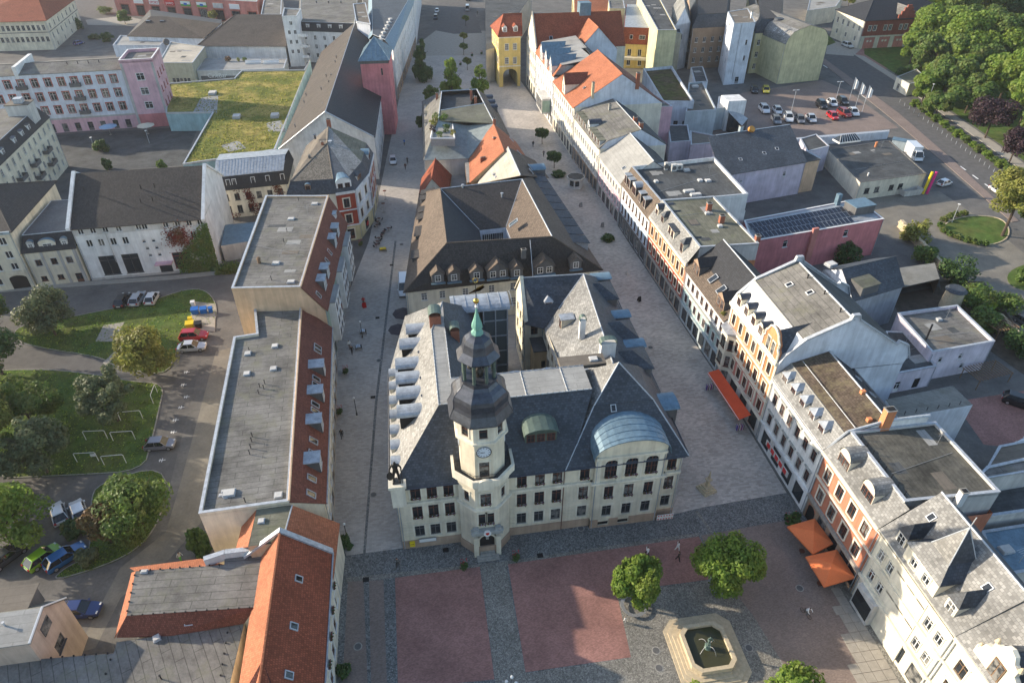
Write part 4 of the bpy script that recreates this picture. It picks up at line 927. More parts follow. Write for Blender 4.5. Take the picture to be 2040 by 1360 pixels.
 for k in range(N):
  a0,a1=math.pi*k/N,math.pi*(k+1)/N;f=lambda a,r:(cx-r*math.cos(a),3.2+r*math.sin(a))
  (xa,za),(xb,zb)=f(a0,r1),f(a1,r1);(xc,zc),(xd,zd)=f(a0,1.28),f(a1,1.28)
  pm.poly([(xa,y-.35,za),(xb,y-.35,zb),(xd,y-.35,zd),(xc,y-.35,zc)]);pm.poly([(xa,y-.35,za),(xa,y,za),(xb,y,zb),(xb,y-.35,zb)])
  pm.poly([(xa,y-.03,za),(xb,y-.03,zb),(xb,y-.03,4.7),(xa,y-.03,4.7)])
 pm.build('portal_frame',[M['cream']],e)
 q=MB();q.box(cx-2.05,cx+2.05,y-.6,y-.02,4.6,5.25);q.box(cx-2.15,cx+2.15,y-.75,y-.02,5.25,5.45);q.box(cx-1.9,cx-1.1,y-.6,y-.02,5.45,5.8);q.box(cx+1.1,cx+1.9,y-.6,y-.02,5.45,5.8);q.build('portal_entablature',[M['trimstone']],e)
 q=MB();N=14
 q.poly([(cx+.5*math.cos(2*math.pi*i/N),y-.80,5.1+.55*math.sin(2*math.pi*i/N))for i in range(N)],0);q.rings([[Vector((cx+.5*math.cos(2*math.pi*i/N),yy,5.1+.55*math.sin(2*math.pi*i/N)))for i in range(N)]for yy in(y-.8,y-.6)],0,cap=False)
 q.poly([(cx-.22,y-.82,5.35),(cx-.22,y-.82,5.0),(cx,y-.82,4.82),(cx+.22,y-.82,5.0),(cx+.22,y-.82,5.35)],1);q.build('coat_of_arms',[M['white'],M['redpaint']],e)
 q=MB();q.box(cx-.18,cx+.18,y-.5,y-.05,3.6,4.5);q.build('keystone',[M['stone']],e)
 for k in range(6):q=MB();q.box(cx-1.5 if k<2 else cx-1.0,cx+1.5 if k<2 else cx+1.0,y-1.3+k*.36 if k<4 else y+.1+(k-4)*.3,y+1.2,k*.17,(k+1)*.17);q.build('step',[M['stone']],e)
 return e
tower()
def figure(name,loc,rz,hgt,mat,pose='stand',arms=None,base=None):
 """a small statue or person as one continuous skinned body; joints are placed for the pose"""
 J=dict(pel=(0,0,.53),sp=(0,0,.66),ch=(0,-.01,.77),nk=(0,-.005,.86),hd=(0,-.02,.93),tp=(0,-.01,.985),ls=(-.115,0,.81),le=(-.15,.0,.64),lh=(-.15,-.05,.49),rs=(.115,0,.81),re=(.15,.0,.64),rh=(.15,-.05,.49),lp=(-.055,0,.50),lk=(-.06,-.02,.28),lf=(-.06,.02,.045),lt=(-.065,-.09,.02),rp=(.055,0,.50),rk=(.06,-.02,.28),rf=(.06,.02,.045),rt=(.065,-.09,.02))
 if pose=='walk':J.update(lk=(-.06,-.09,.29),lf=(-.06,-.10,.05),lt=(-.065,-.20,.03),rk=(.06,.05,.28),rf=(.06,.17,.07),rt=(.065,.09,.025),le=(-.15,.06,.66),lh=(-.15,.04,.50),re=(.15,-.03,.65),rh=(.15,-.16,.54))
 if pose=='ride':J.update(pel=(0,.06,.53),sp=(0,.0,.65),ch=(0,-.08,.75),nk=(0,-.12,.83),hd=(0,-.15,.9),tp=(0,-.145,.955),ls=(-.11,-.09,.78),rs=(.11,-.09,.78),le=(-.16,-.19,.67),re=(.16,-.19,.67),lh=(-.14,-.31,.60),rh=(.14,-.31,.60),lp=(-.055,.04,.51),rp=(.055,.04,.51),lk=(-.07,-.15,.38),rk=(.07,-.12,.33),lf=(-.07,-.05,.17),rf=(.07,-.04,.10),lt=(-.07,-.14,.14),rt=(.07,-.13,.08))
 if arms:J.update(arms)
 E=[('pel','sp'),('sp','ch'),('ch','nk'),('nk','hd'),('hd','tp'),('ch','ls'),('ls','le'),('le','lh'),('ch','rs'),('rs','re'),('re','rh'),('pel','lp'),('lp','lk'),('lk','lf'),('lf','lt'),('pel','rp'),('rp','rk'),('rk','rf'),('rf','rt')]
 Rr=dict(pel=.085,sp=.078,ch=.09,nk=.036,hd=.058,tp=.04,ls=.045,le=.032,lh=.024,rs=.045,re=.032,rh=.024,lp=.066,lk=.044,lf=.03,lt=.024,rp=.066,rk=.044,rf=.03,rt=.024)
 ks=list(J);me=bpy.data.meshes.new(name);me.from_pydata([tuple(c*hgt for c in J[k])for k in ks],[(ks.index(a),ks.index(b))for a,b in E],[])
 o=bpy.data.objects.new(name,me);COL.objects.link(o);md=o.modifiers.new('skin','SKIN');
 for k,v in zip(ks,me.skin_vertices[0].data):v.radius=(Rr[k]*hgt,Rr[k]*hgt*(.72 if k in('pel','sp','ch')else 1));v.use_root=(k=='pel')
 md.use_smooth_shade=True;sb=o.modifiers.new('sub','SUBSURF');sb.levels=1;sb.render_levels=1
 dg=bpy.context.evaluated_depsgraph_get();m2=bpy.data.meshes.new_from_object(o.evaluated_get(dg));bpy.data.objects.remove(o)
 return m2
 # ------ row west of the left street
def D2(v):return(v.x,v.y)
WS=dict(fm='white',sm='white',sw=.1)
# long house with flat roof and maroon tiled street slope
def row_house_long():
 z=12.6;f=quad(z,(398,1027),(577,1002),(602,615),(507,615),(512,668),(467,675))
 b=Bld('row_house','long cream row house with grey flat roof and maroon tiled street slope beside the square',f,cat='house')
 ev=[Q(652,1037,8.8),Q(660,640,8.8)]
 # street facade below the tiled slope
 fa=[Q2(645,1000,8.8),Q2(658,650,8.8)]
 for i in(0,1,2,3,4,5):b.wall(i,z,'cream')
 s=Bld.__new__(Bld);s.foot=[Vector(D2(b.foot[0])),Vector(D2(fa[0])),Vector(D2(fa[1])),b.foot[2],b.foot[3]];s.e=b.e;s.ax=b.ax;s.z0=0;s.wm=[];s.wb=MB(b.ax)
 s.foot=[b.foot[1].copy(),fa[0],fa[1],b.foot[2].copy()]
 rw=[(3.6,1.5,1.1,13,'two',WS),(6.4,1.5,1.1,13,'two',WS),(.4,2.3,2.3,9,'shop',dict(fm='grey',sill=False))]
 s.wall(1,8.7,'peach',rw,bands=((0,'greyw'),(3.0,'creamlight')))
 s.wall(0,8.7,'cream');s.wall(2,8.7,'cream')
 p0,p1=b.foot[1],b.foot[2]
 s.tri([(p0.x,p0.y,8.7),(fa[0].x,fa[0].y,8.7),(p0.x,p0.y,z)],'cream');s.done()
 A,B=Vector((p0.x,p0.y,z+.25)),Vector((p1.x,p1.y,z+.25));d=(fa[1]-fa[0]).normalized();n=Vector((d.y,-d.x))
 e0=Vector((fa[0].x+n.x*.35,fa[0].y+n.y*.35,8.5));e1=Vector((fa[1].x+n.x*.35,fa[1].y+n.y*.35,8.5))
 b.roof([('maroon_tile',[e0,e1,B,A])],name='street_slope');b.done()
 b.flat(z,.45,'mem','cap');b.ridge(A+Vector((0,0,.25)),B+Vector((0,0,.25)),'peach',.14,'roof_edge')
 g=MB();g.bar(e0,e1,.1,0,6);g.build('gutter',[M['zinc']],b.e)
 # skylights and boxed dormers along the slope
 sn=(B-A).cross(e0-A).normalized();sn=sn if sn.z>0 else-sn
 for f in(.035,.10,.21,.27,.42,.455,.565,.60,.775,.80):b.skylight(e0.lerp(e1,f).lerp(A.lerp(B,f),.45),sn,1.0,1.5)
 for f,w in((.155,2.0),(.345,1.9),(.505,1.8),(.66,1.9)):
  p=e0.lerp(e1,f).lerp(A.lerp(B,f),.18);b.dormer(p,(n.x,n.y),w,2.1,3.0,'flat','darkgrey','zinc',2,'white',sides='darkgrey',oh=.15)
  # vents and rooflights on the flat roof
 for px,py in((494,705),(492,745),(555,987),(545,735),(548,690)):b.rooflight(Q(px,py,z+.0),1.0,1.0,.3)
 b.rooflight(Q(457,983,z),1.5,1.2,.35)
 for px,py in((528,765),(526,775),(518,772),(516,785),(497,700),(503,870),(502,880),(500,893),(498,905),(489,1000)):b.vent(Q(px,py,z),.75,.06)
 for px,py in((445,978),(440,986),(450,990)):b.rooflight(Q(px,py,z),.5,.5,.12,'palegrey')
 return b
row_house_long()
def row_house_high():
 z=17.0;f=quad(z,(462,578),(600,575),(655,393),(530,393))
 b=Bld('row_house','taller peach row house with flat roof, maroon slope and white oriels behind the long house',f,cat='house')
 for i in(0,1,2,3):b.wall(i,z,'peach')
 fa=[Q2(648,618,11.8),Q2(688,440,12.2)];d=(fa[1]-fa[0]).normalized();n=Vector((d.y,-d.x));p0,p1=b.foot[1],b.foot[2]
 s=Bld.__new__(Bld);s.foot=[p0.copy(),fa[0],fa[1],p1.copy()];s.e=b.e;s.ax=b.ax;s.z0=0;s.wm=[];s.wb=MB(b.ax);L=(fa[1]-fa[0]).length
 s.wall(1,11.8,'greenw',[(3.7,1.6,1.2,[.04*L,.30*L,.36*L,.60*L,.66*L,.93*L],'two',WS),(6.5,1.6,1.2,[.30*L,.36*L,.60*L,.66*L,.93*L],'two',WS),(.4,2.5,2.2,8,'shop',dict(fm='grey',sill=False))],bands=((0,'greyw'),(3.1,'greenw')))
 s.wall(0,11.8,'peach');s.wall(2,11.8,'peach')
 s.tri([(p0.x,p0.y,11.8),(fa[0].x,fa[0].y,11.8),(p0.x,p0.y,z)],'peach');s.tri([(p1.x,p1.y,11.8),(p1.x,p1.y,z),(fa[1].x,fa[1].y,11.8)],'peach');s.done();b.done()
 A,B=Vector((p0.x,p0.y,z+.25)),Vector((p1.x,p1.y,z+.25));e0=Vector((fa[0].x+n.x*.4,fa[0].y+n.y*.4,11.6));e1=Vector((fa[1].x+n.x*.4,fa[1].y+n.y*.4,11.6))
 b.roof([('maroon_tile',[e0,e1,B,A])],name='street_slope');b.flat(z,.4,'mem','cap');b.ridge(A+Vector((0,0,.2)),B+Vector((0,0,.2)),'peach',.14,'roof_edge')
 sn=(B-A).cross(e0-A).normalized();sn=sn if sn.z>0 else-sn
 for f_ in(.06,.40,.50):b.skylight(e0.lerp(e1,f_).lerp(A.lerp(B,f_),.42),sn,.9,1.4)
 for f_ in(.17,.29,.63,.76):b.dormer(e0.lerp(e1,f_).lerp(A.lerp(B,f_),.22),(n.x,n.y),2.1,2.2,3.2,'flat','white','zinc',2,'white',sides='darkgrey',oh=.2)
 b.dormer(e0.lerp(e1,.9).lerp(A.lerp(B,.9),.5),(n.x,n.y),1.6,1.0,2.0,'flat','white','zinc',1,'white')
 # white glazed oriels that stand out over the street
 for a,c in((.08,.26),(.40,.57),(.70,.88)):
  o_=Vector((fa[0].x,fa[0].y,0)).lerp(Vector((fa[1].x,fa[1].y,0)),a);w=(c-a)*L;mb=MB(math.atan2(d.y,d.x));mb.obox(o_,d,0,w,-1.3,.1,3.3,11.5,0);mb.obox(o_,d,-.1,w+.1,-1.4,.1,11.5,11.65,1);ob=mb.build('oriel',[M['white_w'],M['memlight']],b.e)
  for zz in(3.9,6.6,9.2):
   for k in range(3):
    wb=MB();x=w*(k+.5)/3;wb.obox(o_,d,x-.62,x+.62,-1.36,-1.29,zz-.08,zz+1.78,0);wb.obox(o_,d,x-.53,x-.03,-1.375,-1.355,zz,zz+1.7,1);wb.obox(o_,d,x+.03,x+.53,-1.375,-1.355,zz,zz+1.7,1);wb.build('oriel_window',[M['white'],M['glass']],ob)
 for px,py in((580,437),(550,525),(580,562),(627,407)):b.rooflight(Q(px,py,z),1.3,1.0,.3)
 for px,py in((572,462),(566,483),(541,558),(595,400)):b.vent(Q(px,py,z),.75,.06)
 mb=MB();c=Q(517,524,z);mb.bar(c+Vector((0,0,-.1)),c+Vector((0,0,.9)),.3,0,10);mb.bar(c+Vector((0,0,.9)),c+Vector((0,0,1.25)),.42,0,10,.15);mb.build('roof_fan',[M['wood']],b.e)
row_house_high()
# corner house with red piers and slate mansard
def corner_house():
 z=12.6;f=quad(z,(572,390),(668,384),(706,378),(733,345),(742,306),(606,312))
 b=Bld('corner_house','ornate corner house with red and white bays and slate mansard beside the cafe tables',f,cat='house')
 O=dict(fm='brown',sm='creamlight',sw=.25)
 rr=[(4.6,2.2,1.3,2,'cross',O),(8.6,2.2,1.3,2,'cross',O)]
 b.wall(0,z,'creamlight');b.wall(1,z,'redtrim',[(4.6,2.2,1.3,[.5],'cross',O),(8.6,2.2,1.3,[.5],'cross',O),(.5,2.6,1.6,1,'door',O)],bands=((0,'paleyellow'),(4.0,'redtrim')))
 b.wall(2,z,'creamlight',[(4.6,2.2,1.3,2,'cross',O),(8.6,2.2,1.3,2,'cross',O),(.4,2.8,2.2,1,'shop',O)],bands=((0,'paleyellow'),(4.0,'white_w')))
 b.wall(3,z,'creamlight',[(4.6,2.2,1.2,3,'cross',O),(8.6,2.2,1.2,3,'cross',O),(.4,2.8,1.8,2,'shop',O)],bands=((0,'paleyellow'),(4.0,'redtrim')))
 b.wall(4,z,'creamlight');b.wall(5,z,'creamlight');b.done()
 for i in(1,2,3):b.band(i,3.9,.3,.25,'white_w');b.band(i,7.8,.25,.2,'white_w');b.band(i,12.0,.6,.4,'white_w')
 b.mansard(z,15.4,[1.2,1.2,1.2,1.2,0,1.0],'slate',None)
 u=b.up;r0,r1=Q(612,312,17.8),Q(654,252,18.5);P3=[Vector((p.x,p.y,15.4))for p in u]
 rr0=Q(630,305,17.6);k=Q(652,285,17.8)
 b.roof([('old_tile',[P3[0],P3[1],k]),('slate',[P3[1],P3[2],k]),('slatelight',[P3[2],P3[3],r1,k]),('memgreen',[P3[3],P3[4],r1]),('membrown',[P3[5],P3[0],k,r1]),('membrown',[P3[4],P3[5],r1])])
 for a,c in((P3[0],k),(P3[1],k),(k,r1)):b.ridge(a,c,'membrown',.14)
 A,B,d,n,L=b.frame(1);c=A.lerp(B,.5);b.dormer((c.x-n.x*.2,c.y-n.y*.2,z),(n.x,n.y),3.4,2.1,2.4,'barrel','white_w','zincblue',2,'brown',rise=1.1,wh=1.5)
 A,B,d,n,L=b.frame(2);c=A.lerp(B,.45);b.dormer((c.x-n.x*.2,c.y-n.y*.2,z),(n.x,n.y),2.4,2.0,2.4,'hip','white_w','slate',2,'brown',wh=1.5)
 A,B,d,n,L=b.frame(3);c=A.lerp(B,.6);b.dormer((c.x-n.x*.2,c.y-n.y*.2,z),(n.x,n.y),2.6,2.1,2.4,'barrel','white_w','zincblue',2,'brown',rise=1.0,wh=1.5)
 A,B,d,n,L=b.frame(0);c=A.lerp(B,.45);b.dormer((c.x-n.x*.3,c.y-n.y*.3,z+.5),(n.x,n.y),1.2,1.5,1.6,'barrel','brownstone','zincblue',1,'brown',rise=.4)
 b.chimney(Q(655,247,18.4),1.0,.8,1.2);b.chimney(Q(643,290,17.3),.6,.5,.9);b.chimney(Q(617,315,16.6),.5,.5,.7,'darkgrey')
 b.vent(Q(628,276,17.8),.9,.25,'lead');b.vent(Q(658,285,17.6),.5,.3,'cap')
 # painted oval and lettering on the cream ground floor
 A,B,d,n,L=b.frame(2);p=A+d*(L*.55)+n*.03;mb=MB();u3=Vector((d.x,d.y,0))
 mb.poly([Vector((p.x,p.y,1.6))+u3*(.9*math.cos(2*math.pi*k_/16))+Vector((0,0,.55*math.sin(2*math.pi*k_/16)))for k_ in range(16)]);mb.build('painted_oval',[M['redpaint']],b.e)
 lettering(b.e,'KuK',Vector((p.x,p.y,2.5))-u3*1.1,math.atan2(d.y,d.x),1.3,'black','painted_lettering')
def lettering(parent,text,loc,rz,size,mat,name='lettering',depth=.03,tilt=math.pi/2):
 cu=bpy.data.curves.new(name,'FONT');cu.body=text;cu.size=size;cu.extrude=depth;cu.resolution_u=2
 t=bpy.data.objects.new(name,cu);COL.objects.link(t);dg=bpy.context.evaluated_depsgraph_get();me=bpy.data.meshes.new_from_object(t.evaluated_get(dg));bpy.data.objects.remove(t)
 me.materials.clear();me.materials.append(M[mat]);o=bpy.data.objects.new(name,me);COL.objects.link(o);o.parent=parent
 off=Vector((0,0,0));pp=parent
 while pp:off+=pp.location;pp=pp.parent
 o.location=Vector(loc)-off;o.rotation_euler=(tilt,0,rz);return o
corner_house()
# long hall behind with an uneven gable roof
def hall():
 zr=19.0;r0,r1=Q(648,222,zr),Q(707,45,zr);le0,le1=Q(556,296,7.5),Q(640,76,7.5);re0,re1=Q(745,272,12.2),Q(800,75,12.2)
 le1=le0+(r1-r0)*1.0;re1=re0+(r1-r0)*1.0
 b=Bld('long_hall','long hall with brown tiled gable roof, shaded slope coloured black, and white gable end',[D2(le0),D2(re0),D2(re1),D2(le1)],cat='building')
 b.wall(0,7.4,'white_w');b.tri([Vector((le0.x,le0.y,7.4)),Vector((re0.x,re0.y,7.4)),re0,r0,],'white_w')
 b.wall(1,12.2,'white_w',[(.4,2.6,2.0,14,'shop',dict(fm='grey',sill=False)),(4.6,1.7,1.1,16,'two',WS),(8.4,1.7,1.1,16,'two',WS)]);b.wall(2,7.4,'white_w');b.wall(3,7.4,'white_w');b.done()
 d=(r1-r0).normalized()*.3
 b.roof([('umber_tile',[le0-d,r0-d,r1,le1]),('black_tile',[r0-d,re0-d+Vector((.3,0,-.2)),re1+Vector((.3,0,-.2)),r1])])  # street slope in black tile: its shade put into the colour
 b.ridge(r0-d,r1,'cap',.12);b.ridge(r0-d,re0-d,'cap',.2,'verge');b.ridge(r0-d,le0-d,'cap',.2,'verge')
 for px,py in((670,115),(668,125),(650,152),(660,152),(640,178),(655,165),(610,190),(606,205),(643,210),(588,252),(705,70)):b.vent(Q(px,py,16.5),.6,.12,'lead')
hall()
def pink_tower():
 z=22.6;f=quad(z,(717,122),(773,120),(779,97),(727,98));b=Bld('stair_tower','pink square tower with blue sheet pyramid roof on the left street',f,cat='tower')
 b.wall(0,z,'pink',[(18.3,2.0,.5,[.74],'tee',dict(fm='darkgrey',sill=False))]);b.wall(1,z-1.2,'pink',[(zz,2.2,1.2,2,'tee',dict(fm='grey',sill=False))for zz in(4,8,12,16)]);b.wall(2,z,'pink');b.wall(3,z,'pink');b.done()
 ap=b.uv(.5,.5,z+5.2);g=b.grow(.5);g=[Vector((p.x,p.y,z+.1))for p in g];mb=MB()
 for k in range(4):mb.slab([g[k],g[(k+1)%4],ap],.1)
 ro=mb.build('roof',[M['zincblue']],b.e)
 for k in range(4):
  for j in range(1,7):
   p=g[k].lerp(g[(k+1)%4],j/7);f_=1-abs(j/7-.5)*2;q=p.lerp((g[k]+g[(k+1)%4])/2+(ap-(g[k]+g[(k+1)%4])/2),0);e_=ap.lerp(p,1-f_)if False else p+(ap-(g[k]+g[(k+1)%4])/2)*f_
   sm=MB();sm.bar(p+Vector((0,0,.05)),e_+Vector((0,0,.05)),.05,0,4,smooth=False);sm.build('seam',[M['zincblue']],ro)
  b.ridge(g[k],ap,'zincblue',.1)
 b.band(0,z-.9,.9,.05,'darkgrey','glazed_band')
pink_tower()
def back_left_street():
 z=17.0;f=quad(z,(700,108),(776,106),(822,10),(822,-40),(705,-40))
 f=[Q2(735,78,z),Q2(783,100,z),Q2(823,8,z),Q2(835,-60,z),Q2(735,-60,z)]
 b=Bld('street_house','white street house with blue grey roof terrace and rows of skylights at the top',f,cat='house')
 b.wall(0,z,'white_w');b.wall(1,z,'white_w',[(.4,2.8,2.4,9,'shop',dict(fm='brown',sill=False)),(4.8,1.8,1.1,14,'two',WS),(8.6,1.8,1.1,14,'two',WS),(12.4,1.8,1.1,14,'two',WS)],bands=((0,'brownstone'),(4,'white_w')))
 for i in(2,3,4):b.wall(i,z,'white_w')
 b.done();b.flat(z,.0,'slate');b.mansard(z,z+2.2,[0,3.0,1.5,1.5,1.5],'zincblue','slate')
 for k in range(7):p=b.pt(1,3+k*5.2,z+2.4,-4.6);b.rooflight(p,1.5,1.4,.5)
 b2=Bld('gable_wall','white chimney gable between the brown hall roof and blue grey roof',quad(19,(706,20),(728,18),(738,60),(712,55)),cat='wall');b2.walls(21,'bluewhite').done();b2.flat(21,0.2,'membrown','cap')
 # white house with terraces
 f=quad(18.5,(562,35),(592,34),(600,20),(566,18));b3=Bld('apartment_house','white narrow apartment tower with terraces behind the brown hall roof',f,cat='house')
 b3.wall(0,18.5,'white_w',[(zz,1.5,1.0,2,'two',dict(fm='white',sill=False))for zz in(5,8.6,12.2)]+[(15.6,1.4,1.1,1,'two',dict(fm='white'))]);b3.wall(1,18.5,'white_w');b3.wall(2,18.5,'white_w');b3.wall(3,18.5,'white_w');b3.done();b3.flat(18.5,.4,'mem')
 f=quad(15,(592,46),(712,50),(720,-25),(596,-25));b4=Bld('apartment_house','white apartment house with dark mansard and small dormer windows at the top edge',f,cat='house')
 b4.wall(0,12.2,'white_w',[(zz,1.7,1.1,6,'two',WS)for zz in(2,5.4,8.8)]);
 for i in(1,2,3):b4.wall(i,12.2,'white_w')
 b4.done();b4.mansard(12.2,15.2,1.2,'black_tile','mem')
 for k in range(4):p=b4.pt(0,4+k*4.6,12.9,-.35);A,B,d,n,L=b4.frame(0);b4.dormer(p,(n.x,n.y),1.3,1.6,1.5,'flat','white','zinc',1)
 for k in range(3):b4.vent(b4.uv(.3+.2*k,.5,15.3),.8,.25,'lead')
 for k in range(3):
  q=b3.pt(1,1.2,3.5+k*4,.05);mb=MB();A,B,d,n,L=b4.frame(0);mb.obox((q.x,q.y,q.z),d,0,3.2,-2.6,-.2,0,.2);mb.obox((q.x,q.y,q.z),d,0,3.2,-2.6,-2.5,.2,1.1);mb.build('terrace',[M['white_w']],b4.e)
back_left_street()
# ------ block between the streets, behind the town hall
def courtyard_block():
 ze=8.6;F_=quad(ze,(808,578),(1196,534),(1075,350),(838,386))
 b=Bld('courtyard_house','brown tiled four wing house round a small courtyard behind the town hall',F_,cat='house')
 O=dict(fm='white',sm=None)
 b.wall(0,ze,'cream',[(5.9,1.6,1.1,[3.4,6.9,11.4,16.6,20.9,22.6,27.5,31.5],'grid',O),(2.3,1.8,1.1,[3.4,6.9,11.4,16.6,20.9,22.6,27.5,31.5],'grid',O)],bands=((0,'creamlight'),))
 b.wall(1,ze,'cream',[(5.6,1.6,1.1,15,'grid',O),(.4,2.6,2.2,10,'shop',dict(fm='brown',sill=False))]);b.wall(2,ze,'cream');b.wall(3,ze,'cream',[(5.6,1.6,1.1,14,'grid',O),(2.2,1.8,1.1,14,'grid',O)]);b.done()
 zr=16.0;r=[Q(890,484,zr),Q(1100,471,zr),Q(1040,357,zr),Q(877,376,zr)];g=[Vector((p.x,p.y,ze-.2))for p in b.grow(.45)]
 c=[Q(965,482,11.5),Q(1022,475,11.5),Q(1008,452,11.5),Q(955,458,11.5)];c[0]=c[3]+(r[0]-r[3])*.22;c[1]=c[2]+(r[1]-r[2])*.22
 rm='dark_tile'
 b.roof([(rm,[g[0],g[1],r[1],r[0]]),('brown_tile',[g[1],g[2],r[2],r[1]]),(rm,[g[2],g[3],r[3],r[2]]),('brown_tile',[g[3],g[0],r[0],r[3]]),(rm,[r[0],r[1],c[1],c[0]]),('brown_tile',[r[1],r[2],c[2],c[1]]),(rm,[r[2],r[3],c[3],c[2]]),('black_tile',[r[3],r[0],c[0],c[3]])])
 for k in range(4):
  b.ridge(r[k],r[(k+1)%4],'brown_tile' if k in(0,3)else 'cap',.13);b.ridge(g[k],r[k],'brown_tile',.12);b.ridge(c[k],r[k],'cap',.09)
 cw=Bld.__new__(Bld);cw.foot=[Vector((p.x,p.y))for p in(c[3],c[0],c[1],c[2])][::-1];cw.e=b.e;cw.ax=b.ax;cw.z0=0;cw.wm=[];cw.wb=MB()
 cw.foot=[Vector((p.x,p.y))for p in(c[0],c[3],c[2],c[1])]
 for i in range(4):cw.wall(i,11.4,'bluewhite',[(8.6,1.7,1.0,5,'two',dict(fm='white')),(5.2,1.7,1.0,5,'two',dict(fm='white'))])
 cw.done();g_=MB();g_.poly([(p.x,p.y,.05)for p in c]);g_.build('courtyard_floor',[M['pave']],b.e)
 # gabled dormers on the front slope
 n0=b.frame(0)[3]
 for px,py,w,k in((873,562,2.3,1),(905,560,2.3,1),(950,556,2.4,1),(992,553,4.0,2),(1030,551,2.3,1),(1085,545,3.8,2),(1147,535,2.2,1)):
  p=Q(px,py,10.0);b.dormer(p,(n0.x,n0.y),w,1.7,3.2,'gable','darkgrey','brown_tile',k,'white',rise=w*.42,wh=1.15,oh=.25)
  am=MB(b.ax);d=Vector((-n0.y,n0.x));am.obox((p.x,p.y,p.z),d,-w/2-.2,w/2+.2,-.5,0,-.25,-.05);am.build('dormer_apron',[M['zincblue']],b.e)
 A,B,d,n,L=b.frame(3)
 for f_,w in((.10,1.8),(.17,1.8),(.31,2.2),(.39,2.2),(.55,3.8),(.78,2.6)):
  q=B.lerp(A,1-f_)if False else A.lerp(B,f_);b.dormer((q.x-n.x*.8,q.y-n.y*.8,9.3),(n.x,n.y),w,1.6,3.0,'shed','white','dark_tile',1 if w<3 else 2,'white',rise=.55,sides='darkgrey',oh=.35)
 A,B,d,n,L=b.frame(1)
 for k in range(10):
  q=A.lerp(B,.16+k*.083);b.dormer((q.x-n.x*.7,q.y-n.y*.7,9.3),(n.x,n.y),2.9,1.9,3.4,'shed','brownstone','slate',1,'white',rise=.6,sides='zinc',oh=.3)
 b.ridge(Q(1056,478,16),Q(1062,555,9.6),'cap',.08,'fire_strip');b.chimney(Q(1043,503,14.0),.9,.6,.7,'darkgrey');b.vent(Q(876,443,14),.9,.12,'cap')
 b.vent(Q(922,375,15.7),.8,.2,'zinc');b.vent(Q(1000,392,14.5),.8,.2,'zinc')
 nr=Vector((-.6,0,.8));b.skylight(Q(1023,444,14.1),(-.62,.05,.78),1.3,2.2,'cap','glass')
 return b
courtyard_block()
